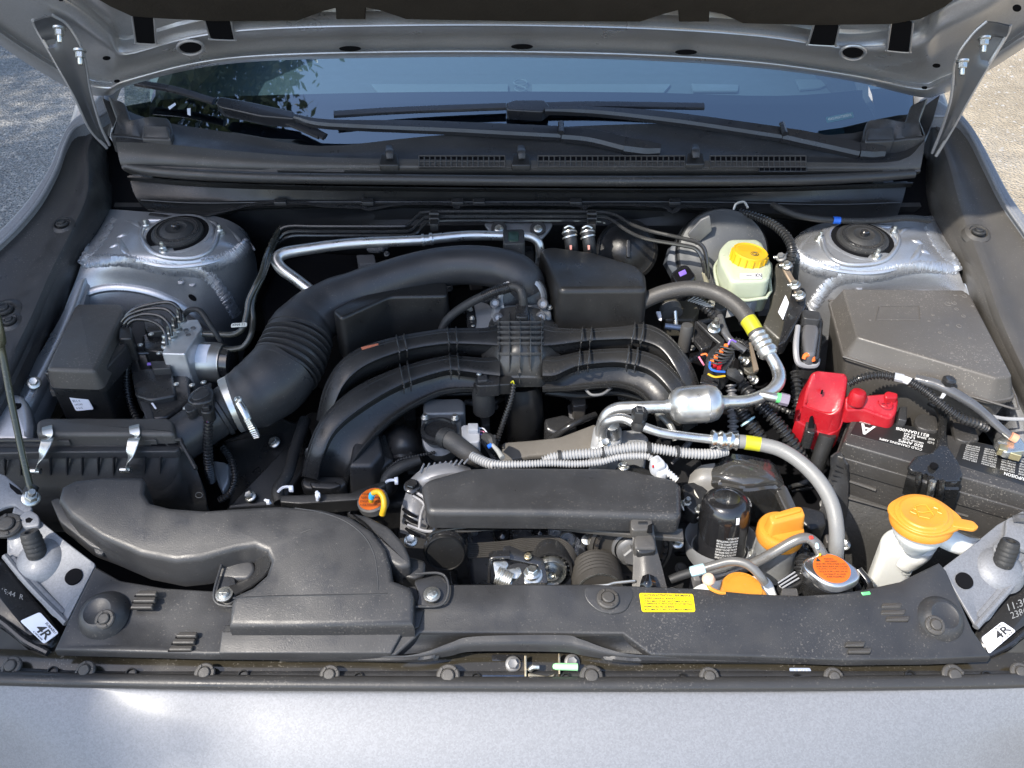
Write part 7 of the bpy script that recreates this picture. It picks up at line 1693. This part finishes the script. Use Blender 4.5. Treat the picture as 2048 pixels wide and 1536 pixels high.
dplate('arm', [(1392, 642), (1400, 640), (1432, 662), (1450, 680), (1444, 690), (1420, 670)], -.035, .005, PLG, t, r=.002, rc=.002)
dplate('long_plug', [(1342, 545), (1362, 528), (1376, 528), (1394, 552), (1374, 570), (1354, 565)], -.02, .03, GLO, t, r=.004, rc=.005)
dplate('purple_tape', [(1357, 544), (1370, 538), (1374, 546), (1361, 552)], -.0185, .002, PUR, t, r=.0005, rc=.001)
for i in range(8): hose('plug_rib', [(1376 + i * 5, 602 + i * 1.5, -.03, 1.6), (1392 + i * 5, 592 + i * 3, -.028, 1.6)], M('pale_rib', (.3, .3, .29), .5), t, n=5, seg=1)
hose('plug_tail', [(1394, 600, -.04, 11), (1415, 618, -.04, 10), (1436, 640, -.05, 8)], PLG, t, rib=(.006, .001), n=10)
dplate('small_plug', [(1430, 600), (1450, 596), (1458, 612), (1444, 622), (1430, 616)], -.03, .02, GRC if False else PL, t, r=.002)
hose('taped_loom', [(1440, 632, -.04, 7), (1446, 655, -.04, 8), (1460, 680, -.04, 8), (1490, 702, -.045, 8)], SPR, t, n=10)
hose('rear_loom', [(1470, 680, -.05, 6), (1488, 688, -.05, 7), (1500, 705, -.055, 7)], PLG, t, rib=(.005, .0009), n=10)
fastener('nut', P(1428, 656, -.035), t, .010, Vector((0, -.3, 1)), ZINC, name='nut')
for u, v in ((1490, 722), (1476, 748), (1508, 760), (1530, 705)): fastener('nut', P(u, v, -.05), t, .007, Vector((-.7, -.3, .6)), ZINC, name='nut')
dplate('olive_plate', [(1482, 690), (1500, 700), (1520, 740), (1500, 748), (1478, 730)], -.06, .006, DB, t, r=.002)
dplate('tan_ear', [(1498, 684), (1504, 684), (1518, 738), (1508, 742)], -.045, .004, TAN, t, r=.001, rc=.001)
dplate('strut_base', [(1320, 600), (1380, 590), (1400, 620), (1390, 640), (1330, 640)], -.08, .03, DB, t, r=.004)
hose('shaft', [(1340, 615, -.07, 22), (1344, 628, -.07, 22)], DST, t, n=20, seg=1)
hose('rod', [(1350, 612, -.06, 5), (1352, 650, -.08, 5)], ZINC, t, n=10, seg=1)
hose('side_pipe', [(1330, 652, -.05, 6), (1364, 656, -.05, 6)], M('blue_steel', (.08, .11, .18), .3, metal=.6), t, n=10, seg=1)
dplate('white_clip', [(1312, 622), (1322, 622), (1324, 638), (1318, 636)], -.06, .004, WHL, t, r=.001, rc=.001)
for lab, pts, r, m in (('ribbed black conduit diving behind the silver muffler', [(1462, 770, -.05, 9), (1464, 800, -.06, 9), (1466, 840, -.07, 9), (1466, 870, -.08, 9)], 9, M('grey_ribbed', (.12, .12, .125), .45)),
                       ('thick black ribbed conduit running down right of the service port', [(1480, 765, -.05, 12), (1510, 800, -.05, 12), (1545, 835, -.055, 12), (1580, 880, -.07, 12), (1610, 930, -.1, 12)], 12, PLG),
                       ('black conduit with pale blue ring under the muffler pipe', [(1478, 815, -.06, 13), (1490, 835, -.065, 13), (1510, 860, -.075, 12), (1530, 890, -.09, 12)], 12, PLG),
                       ('ribbed conduit standing left of the red battery cover', [(1592, 745, -.05, 10), (1594, 775, -.055, 10), (1596, 810, -.06, 10), (1600, 860, -.08, 10)], 10, PLG)):
    tt = T('ribbed_conduit', lab, 'conduit')
    hose('sleeve', pts, m, tt, rib=(.0075, .0016), n=14)
    if 'blue ring' in lab: band('pale_blue_ring', P(1494, 841, -.066), P(1497, 845, -.067), px(1490, 840) * 15, LBL, tt, .002)
for i, q in enumerate(([(1700, 1160), (1715, 1180), (1700, 1200)],)):
    tt = T('radiator_hose_loom', 'black ribbed loom and plug beside the radiator cap', 'cable')
    hose('sleeve', [(1590, 1080, -.06, 13), (1604, 1105, -.05, 14), (1604, 1140, -.05, 14), (1596, 1180, -.06, 13), (1590, 1210, -.08, 13)], PLG, tt, rib=(.0075, .0014), n=14)
    dplate('plug', [(1552, 1168), (1588, 1140), (1612, 1150), (1606, 1166), (1570, 1184)], -.035, .02, PLG, tt, r=.002)
    for j in range(3): hose('plug_rib', [(1556 + j * 4, 1166 + j * 5, -.028, 1.5), (1590 + j * 4, 1144 + j * 6, -.028, 1.5)], GRC, tt, n=5, seg=1)
    dplate('grey_tab', [(1564, 1176), (1594, 1176), (1598, 1192), (1562, 1192)], -.012, .006, PLW, tt, r=.001, rc=.002)
    hose('side_nipple', [(1700, 1150, -.03, 7), (1716, 1180, -.04, 8), (1710, 1200, -.05, 8)], PLG, tt, n=10)
    dplate('green_tag', [(1722, 1184), (1740, 1182), (1742, 1188), (1726, 1190)], .002, .002, GRN, tt, r=.0005, rc=.001)
    hose('dark_pipe', [(1716, 1140, -.05, 9), (1735, 1165, -.05, 9), (1740, 1190, -.06, 9)], BLKM, tt, n=12)

# ================================================================ BATTERY AND ITS COMPANIONS
BT = M('battery_case_black', (.040, .038, .036), .38, bump=.3, bscale=400, specks=.45, var=.25)
t = T('car_battery', 'black car battery with upside-down white printed labels', 'battery')
btop = LV([(1707, 826), (2130, 922), (2130, 1012), (1686, 886)], -.02)
zb = btop[0].z
obj('lid', plate(btop, .022, .003, .006, taper=.002), BT, t)
low_ = [p - UP * .022 for p in offset(ccw(btop), -.004)]
obj('case_shoulder', plate(low_, .022, .002, .006), BT, t)
obj('case', plate([p - UP * .043 for p in offset(ccw(btop), -.001)], .13, .002, .006), BT, t)
def BQ(l, dz=.0): return [PZ(u, v, zb + dz) for u, v in l]
obj('cell_cap_block', plate(BQ([(1828, 838), (1840, 826), (1874, 832), (1878, 862), (1852, 860), (1836, 854)], .006), .008, .002, .006), BT, t)
obj('terminal_riser', plate(BQ([(1799, 812), (1815, 812), (1814, 842), (1796, 838)], .012), .016, .002, .003), PL, t)
obj('vent_block', plate(BQ([(1904, 842), (1950, 852), (1960, 880), (1930, 884), (1910, 876)], .005), .008, .002, .006), BT, t)
for q in ([(1780, 938), (1815, 944), (1812, 972), (1774, 962)], [(1908, 975), (1942, 984), (1940, 1006), (1906, 1002)]):
    obj('lift_pocket', plate([PZ(u, v, zb - .046) for u, v in q], .01, .002, .003), PL, t)
lq = [PZ(u, v, zb + .0006) for u, v in ((1880, 862), (1718, 822 + 12), (1700, 868), (1872, 912))]
l1 = obj('printed_label', plate(lq, .0008, .0003, .003), M('label_black', (.016, .016, .016), .35), t)
fn = quad_fn(lq, .0008)
# the writing reads from the far side of the battery
lq2 = [lq[1], lq[0], lq[3], lq[2]]
def nf(q): 
    n = Vector((0, 0, 1))
    def f(x, y): return q[0].lerp(q[1], x).lerp(q[3].lerp(q[2], x), y) + n * .0009
    return f
def up_label(q, lines, par, ink=WINK):
    f = nf(q)
    for l in lines: text_on(l[0], f, 'lettering', ink, par, l[1:5], bold=len(l) > 5)
# q order as read upside-down: bottom-left of text = far right corner
rd = [PZ(u, v, zb + .0006) for u, v in ((1876, 866), (1722, 832), (1702, 868), (1866, 912))]
up_label(rd, [('A', .76, .38, .95, .88, 1), ('820 AMPS', .14, .68, .44, .80, 1), ('GROUP SIZE', .14, .57, .40, .65, 1), ('LN2', .26, .44, .40, .54, 1), ('20HR 62 AH', .12, .33, .40, .42, 1), ('82110AN00B', .10, .16, .52, .30, 1), ('COLD CRANKING AMPS', .14, .84, .66, .94, 1),
              ('RECOVERED BY', .66, .10, .80, .18), ('RECYCLED MATERIALS', .64, .0, .98, .07), ('MADE WITH', .84, .2, .98, .27), ('DISTRIBUTED', .84, .3, .98, .36), ('AH/4F', .02, .3, .1, .4), ('0-620', .02, .45, .1, .55)], l1)
rd2 = [PZ(u, v, zb + .0006) for u, v in ((2110, 918), (1925, 884), (1912, 925), (2105, 985))]
l2 = obj('printed_label', plate([PZ(u, v, zb + .0003) for u, v in ((2114, 914), (1925, 880), (1908, 928), (2108, 990))], .0006, .0002, .003), M('label_black', (.016, .016, .016), .35), t)
up_label(rd2, [('DANGER/POISON', .12, .82, .50, .93, 1)] + [(s, x0, y, x0 + w, y + .055) for (x0, w) in ((.04, .14), (.22, .14), (.40, .15), (.60, .15), (.80, .15)) for s, y in (('SHIELD EYES', .1), ('EXPLOSIVE GASES', .19), ('CAN CAUSE BLINDNESS', .28), ('OR INJURY KEEP', .37), ('SULFURIC ACID', .46), ('NO SPARKS FLAMES', .55), ('FLUSH WITH WATER', .64), ('KEEP AWAY', .72))], l2)
pb = [PZ(u, v, zb) for u, v in ((1686, 886), (2130, 1012))]
t = T('battery_tray', 'ribbed black battery box wall and insulating wrap in front of the battery', 'battery tray')
obj('wrap_front', patch([[PZ(1692, 968, zb - .075), PZ(1870, 1020, zb - .075), PZ(2120, 1092, zb - .075)], [PZ(1690, 1060, zb - .13), PZ(1850, 1105, zb - .13), PZ(2120, 1180, zb - .13)], [PZ(1690, 1160, zb - .2), PZ(1840, 1190, zb - .2), PZ(2120, 1250, zb - .2)]], 4, 4, .003), M('quilted_wrap', (.030, .029, .027), .5, bump=.8, bscale=160, specks=.4), t)
for i in range(26):
    f = i / 25
    obj('wrap_ridge', tube([PZ(1692, 968 + f * 150, zb - .074 - f * .11), PZ(1790, 997 + f * 150, zb - .074 - f * .11), PZ(1900, 1030 + f * 145, zb - .074 - f * .11), PZ(2110, 1090 + f * 140, zb - .074 - f * .11)], .0008, n=4, seg=2), PL, t)
obj('side_wall', patch([[P(u, v, h) for u, v, h in r] for r in ([(1664, 915, -.05), (1680, 905, -.045), (1697, 928, -.05)], [(1656, 960, -.09), (1675, 965, -.085), (1697, 975, -.09)], [(1632, 1050, -.14), (1660, 1060, -.14), (1694, 1060, -.15)], [(1625, 1110, -.2), (1660, 1150, -.22), (1700, 1160, -.23)])], 4, 4, .003), PL, t)
for i in range(14): obj('wall_ridge', tube([P(1672 - i * 3.2, 930 + i * 10, -.058 - i * .0078), P(1696, 942 + i * 9, -.068 - i * .0075)], .0009, n=4, seg=1), PLG, t)
for q in (((1699, 962), (1752, 980)), ((1908, 1024), (1936, 1032)), ((1962, 1036), (2020, 1054))):
    obj('clip_bar', tube([PZ(u, v, zb - .062) for u, v in q], .0026, n=6, seg=1), PLW, t)
obj('top_rail', tube([PZ(1697, 944, zb - .055), PZ(1870, 994, zb - .055), PZ(2120, 1066, zb - .055)], .003, n=6), PL, t)
obj('mid_rail', tube([PZ(1697, 996, zb - .085), PZ(1790, 1022, zb - .085)], .002, n=6), PLW, t)
t = T('battery_hold_down', 'glossy black steel bar strapped across the middle of the battery', 'bracket')
HB = M('hold_down_enamel', (.016, .016, .016), .26, coat=.25, specks=.25)
o = [(1848, 790), (1856, 778), (1880, 772), (1908, 780), (1914, 792), (1904, 812), (1896, 830), (1893, 870), (1898, 895), (1918, 925), (1926, 948), (1914, 966), (1884, 962), (1850, 948), (1822, 940), (1816, 930), (1830, 912), (1862, 905), (1874, 893), (1879, 868), (1880, 830), (1872, 812), (1858, 805)]
obj('bar', plate([PZ(u, v, zb + .016 - .010 * max(0, min(1, (v - 900) / 60))) for u, v in o], .006, .002, .003), HB, t)
obj('bar_bead', tube([PZ(u, v, zb + .016) for u, v in ((1884, 818), (1886, 850), (1886, 880))], .004, n=8), HB, t)
obj('slot', plate([PZ(u, v, zb + .0168) for u, v in ((1880, 806), (1892, 810), (1888, 820), (1881, 816))], .001, .0003, .001), VOID, t)
obj('front_flange', patch([[PZ(1818, 936, zb + .006), PZ(1850, 948, zb + .008), PZ(1884, 962, zb + .008), PZ(1922, 962, zb + .006)], [PZ(1812, 958, zb - .012), PZ(1848, 968, zb - .008), PZ(1882, 980, zb - .008), PZ(1914, 982, zb - .012)], [PZ(1806, 984, zb - .045), PZ(1842, 996, zb - .04), PZ(1876, 1006, zb - .04), PZ(1906, 1012, zb - .045)]], 4, 4, .003), HB, t)
for u in (1838, 1862, 1884): obj('flange_bead', tube([PZ(u, 946 + (u - 1838) * .35, zb + .011), PZ(u - 2, 966 + (u - 1838) * .35, zb - .004), PZ(u - 5, 990 + (u - 1838) * .35, zb - .038)], .004, n=8), HB, t)
obj('bar_hole', lathe(PZ(1868, 932, zb + .013), UP, [(.005, -.002), (.005, .002), (0, .0021)], 14), VOID, t)
obj('hook_bolt', tube([PZ(1866, 962, zb + .012), PZ(1863, 975, zb + .002), PZ(1860, 992, zb - .02)], .0042, n=12), ZINC, t)
t = T('positive_terminal_cover', 'bright red plastic cover over the battery positive terminal', 'terminal cover')
obj('main_cap', plate([P(u, v, h) for u, v, h in ((1622, 744, .0), (1634, 739, .0), (1692, 745, .0), (1697, 754, -.001), (1692, 790, -.012), (1684, 818, -.022), (1664, 830, -.03), (1640, 826, -.034), (1606, 812, -.034), (1612, 775, -.014))], .035, .005, .006, taper=.006), RED, t)
obj('front_skirt', plate([P(u, v, h) for u, v, h in ((1602, 808, -.034), (1640, 822, -.034), (1662, 828, -.032), (1688, 815, -.032), (1694, 822, -.034), (1682, 856, -.052), (1656, 872, -.058), (1624, 858, -.058), (1590, 838, -.052))], .035, .004, .006), RED, t)
obj('skirt_slot', plate([P(u, v, h) for u, v, h in ((1620, 832, -.037), (1626, 830, -.037), (1630, 862, -.051), (1616, 858, -.050))], .004, .001, .002), VOID, t)
dplate('lid_slot', [(1643, 779), (1647, 779), (1646, 784), (1642, 784)], -.008, .004, VOID, t, r=.0005, rc=0)
obj('link_arm', plate([P(u, v, h) for u, v, h in ((1690, 790, -.016), (1725, 790, -.016), (1745, 788, -.012), (1768, 786, -.010), (1790, 786, -.010), (1798, 796, -.012), (1794, 824, -.018), (1782, 838, -.022), (1748, 826, -.022), (1728, 818, -.022), (1692, 820, -.026))], .022, .004, .006, taper=.002), RED, t)
obj('round_knob', lathe(P(1714, 796, -.014), Vector((.05, .05, 1)), [(.012, -.008), (.0115, .006), (.009, .011), (.005, .0125), (0, .0125)], 24), RED, t)
obj('step_block', plate([P(u, v, -.006) for u, v in ((1768, 786), (1776, 781), (1796, 786), (1796, 796), (1772, 796))], .01, .002, .003), RED, t)
pc = P(1771, 806, -.0125)
obj('plus_emboss', join(tube([pc + Vector((math.cos(x * .5236) * .0095, math.sin(x * .5236) * .0095, 0)) for x in range(13)], .0006, n=4, seg=2), tube([pc - Vector((.0055, 0, 0)), pc + Vector((.0055, 0, 0))], .0007, n=4, seg=1), tube([pc - Vector((0, .0055, 0)), pc + Vector((0, .0055, 0))], .0007, n=4, seg=1)), M('red_dark', (.36, .005, .01), .4), t)
t = T('positive_cable', 'black rubber battery cable emerging below the red cover', 'cable')
hose('cable', [(1655, 868, -.06, 17), (1648, 890, -.075, 16), (1636, 925, -.10, 15), (1625, 965, -.14, 14)], RUB, t, n=18)
lplate('lug_plate', [(1612, 840), (1634, 845), (1630, 868), (1610, 862)], -.05, .03, PLG, t, r=.002)
t = T('negative_harness', 'corrugated and taped battery harness crossing in front of the fuse box', 'cable')
hose('corrugated_sleeve', [(1697, 768, -.012, 6.5), (1722, 756, .0, 7), (1755, 750, .006, 7), (1790, 754, .010, 7.5)], PLG, t, rib=(.0050, .0011), n=12)
hose('grey_clip', [(1788, 753, .010, 9), (1806, 757, .011, 9)], GRC, t, n=8, seg=1)
hose('white_tape', [(1804, 757, .011, 7.5), (1822, 764, .012, 8)], WHL, t, n=10, seg=2)
hose('lower_sleeve', [(1820, 763, .012, 8.5), (1850, 782, .012, 8.5), (1885, 810, .010, 8.5), (1920, 835, .006, 9), (1955, 848, .0, 9), (1972, 856, -.01, 8)], PLG, t, rib=(.0055, .0009), n=12)
hose('taped_branch', [(1830, 758, .012, 10), (1870, 768, .018, 11), (1900, 782, .02, 11), (1940, 805, .018, 10), (1972, 830, .010, 9), (2000, 856, .004, 8.5), (2030, 880, .0, 8)], SPR, t, n=12)
hose('thin_lead', [(1965, 826, .004, 4), (1990, 834, .002, 4), (2020, 838, .0, 4), (2080, 838, .0, 4)], CON, t, n=8)
hose('brown_lead', [(1890, 770, .012, 5), (1925, 790, .012, 5), (1960, 820, .008, 5)], M('brown_black_lead', (.05, .04, .035), .35), t, n=8)
lplate('lug', [(1990, 880), (2010, 868), (2040, 872), (2060, 900), (2010, 905)], .0, .01, ZINC, t, r=.002)
hose('orange_ferrule', [(2022, 872, .006, 9), (2034, 878, .005, 9)], M('peach_rubber', (.65, .30, .18), .5), t, n=10, seg=1)
for q in ([(2000, 886), (2018, 890), (2016, 902), (1998, 898)], [(2024, 896), (2044, 900), (2044, 912), (2022, 906)]): lplate('post_nut', q, .004, .01, M('brass_tinted', (.6, .52, .3), .35, metal=.9), t, r=.001, rc=.001)
t = T('harness_clip', 'dark tree clip with hexagon head fastening the harness', 'clip')
c = P(1898, 762, .030)
obj('head', lathe(c, Vector((.05, -.1, 1)), [(.0075, -.008), (.009, -.003), (.009, .003), (.006, .005), (0, .004)], 8), PLG, t)
hose('strap', [(1898, 768, .022, 3.5), (1890, 785, .018, 4), (1880, 800, .012, 3)], GRC, t, n=6, sec=(1, .4, 1), up=UP)
t = T('washer_filler', 'white washer fluid neck and tank with an amber flip lid', 'washer tank')
AXW = Vector((-.10, .02, 1)).normalized(); c = P(1846, 1030, .035); k = px(1846, 1030, .035)
obj('funnel', lathe(c, AXW, [(k * 22, -.060), (k * 34, -.044), (k * 46, -.034), (k * 50, -.026), (k * 50, -.008), (k * 54, -.004), (k * 54, -.001), (0, -.001)], 44), WHT, t)
hose('neck', [(1846, 1085, -.03, 30), (1830, 1100, -.05, 34), (1812, 1110, -.07, 36)], WHT, t, n=24, sec=(1, .9, .8), up=UP)
lplate('tank', [(1764, 1066), (1786, 1050), (1846, 1058), (1852, 1096), (1838, 1106), (1762, 1106)], -.05, .12, WHT, t, r=.008, rc=.014, taper=-.003)
yf = PZ(1800, 1106, P(1800, 1080, -.05).z).y - .0015
text_on('C5', quad_fn([PY(u, v, yf) for u, v in ((1802, 1150), (1822, 1150), (1822, 1140), (1802, 1140))], .0), 'embossed_code', M('white_shade', (.55, .56, .55), .5), t)
hose('side_arm', [(1866, 1062, -.01, 26), (1900, 1080, -.02, 26), (1945, 1095, -.03, 22), (1985, 1090, -.035, 14), (2010, 1082, -.035, 10)], WHT, t, n=20, sec=(1, .6, .7), up=UP)
lidm = []
for i in range(56):
    an = i * 2 * math.pi / 56; r = 57 + 14 * max(0, math.cos(an + .42)) ** 10 + 8 * max(0, math.cos(an - 2.75)) ** 12
    lidm.append(c + Vector((math.cos(an) * r * k, math.sin(an) * r * k, 0)) + AXW * .002 - UP * (Vector((math.cos(an) * r * k, math.sin(an) * r * k, 0)).dot(Vector((AXW.x, AXW.y, 0)))))
ld = obj('amber_flange', plate(lidm, .004, .0015, 0, n=AXW), AMB, t)
obj('lower_ring', lathe(c, AXW, [(k * 56, -.014), (k * 60, -.012), (k * 61, -.006), (k * 57, -.002)], 44, capped=False), AMB, t)
obj('lid_crown', lathe(c, AXW, [(k * 54, .0005), (k * 53.5, .003), (k * 51, .0042), (k * 46, .0044), (k * 44, .0060), (k * 42, .0064), (k * 39, .0058), (0, .0058)], 44), AMB, t)
EM = M('amber_emboss', (.66, .28, .02), .45)
obj('lid_tab', plate([c + Vector((x * k, y * k, 0)) - UP * (x * k * AXW.x) + AXW * .0032 for x, y in ((44, -12), (84, -28), (88, -44), (76, -50), (40, -38))], .004, .001, .003), AMB, ld)
def wp(x, y): return c + AXW * .0068 + Vector((x * k, y * k, 0)) - UP * (x * k * AXW.x)
obj('windshield_symbol', join(tube([wp(-12, 14), wp(-2, 17), wp(10, 15), wp(14, -12), wp(2, -20), wp(-14, -13), wp(-12, 14)], .0008, n=4, seg=1), tube([wp(-14, 0), wp(-4, -3), wp(8, -2), wp(16, 0)], .0008, n=4, seg=2), tube([wp(-26, 2), wp(-18, 8), wp(-12, 2), wp(-18, -6), wp(-26, 2)], .0007, n=4, seg=2), tube([wp(22, 8), wp(28, 2), wp(24, -4), wp(30, -10)], .0008, n=4, seg=2)), EM, ld)
t = T('right_corner_bracket', 'silver bracket end with tape at the far right behind the washer neck', 'bracket')
dplate('plate', [(2012, 1036), (2060, 1024), (2110, 1060), (2080, 1110), (2036, 1094), (1996, 1112), (1984, 1092), (2010, 1070)], -.005, .006, SIL, t, r=.002)
hose('shrink_tape', [(2026, 1038, .0, 7), (2044, 1036, .004, 9), (2070, 1040, .002, 9)], SPR, t, n=8)

FBX = D.objects['large_fuse_box']
fq = [PZ(u, v, zz + .0004) for u, v in ((1752, 640), (1840, 640), (1838, 612), (1758, 612))]
obj('embossed_frame', tube(fq + [fq[0]], .0007, n=4, seg=1), FB, FBX)
for i in range(3): obj('rim_notch', plate([P(u, v, h) for u, v, h in ((1760 + i * 70, 706 + i * 17, -.004), (1772 + i * 70, 709 + i * 17, -.004), (1772 + i * 70, 716 + i * 17, -.012), (1760 + i * 70, 713 + i * 17, -.012))], .004, .0006, .001), FB, FBX)

# ---------------------------------------------------------------- give every object its own origin
def finalize():
    bpy.context.view_layer.update()
    objs = [o for o in SC.objects if o.type in ('MESH', 'EMPTY')]
    W = {}
    def mesh_box(o):
        pts = []
        if o.type == 'MESH' and len(o.data.vertices):
            M_ = Matrix.LocRotScale(o.location, o.rotation_euler, o.scale)
            bb = [Vector(c) for c in o.bound_box]
            pts = [M_ @ c for c in bb]
        for c in o.children: pts += mesh_box(c)
        return pts
    for o in objs:
        if o.type == 'EMPTY':
            b = mesh_box(o)
            if b: W[o] = Vector(((min(p.x for p in b) + max(p.x for p in b)) / 2, (min(p.y for p in b) + max(p.y for p in b)) / 2, min(p.z for p in b)))
            else: W[o] = o.location.copy()
        elif o.data.users == 1 and o.location.length < 1e-9:
            bb = [Vector(c) for c in o.bound_box]; c = (bb[0] + bb[6]) / 2
            c.z = bb[0].z
            o.data.transform(Matrix.Translation(-c)); W[o] = c
        else: W[o] = o.location.copy()
    for o in objs:
        o.location = W[o] - (W[o.parent] if o.parent else Vector((0, 0, 0)))
finalize()
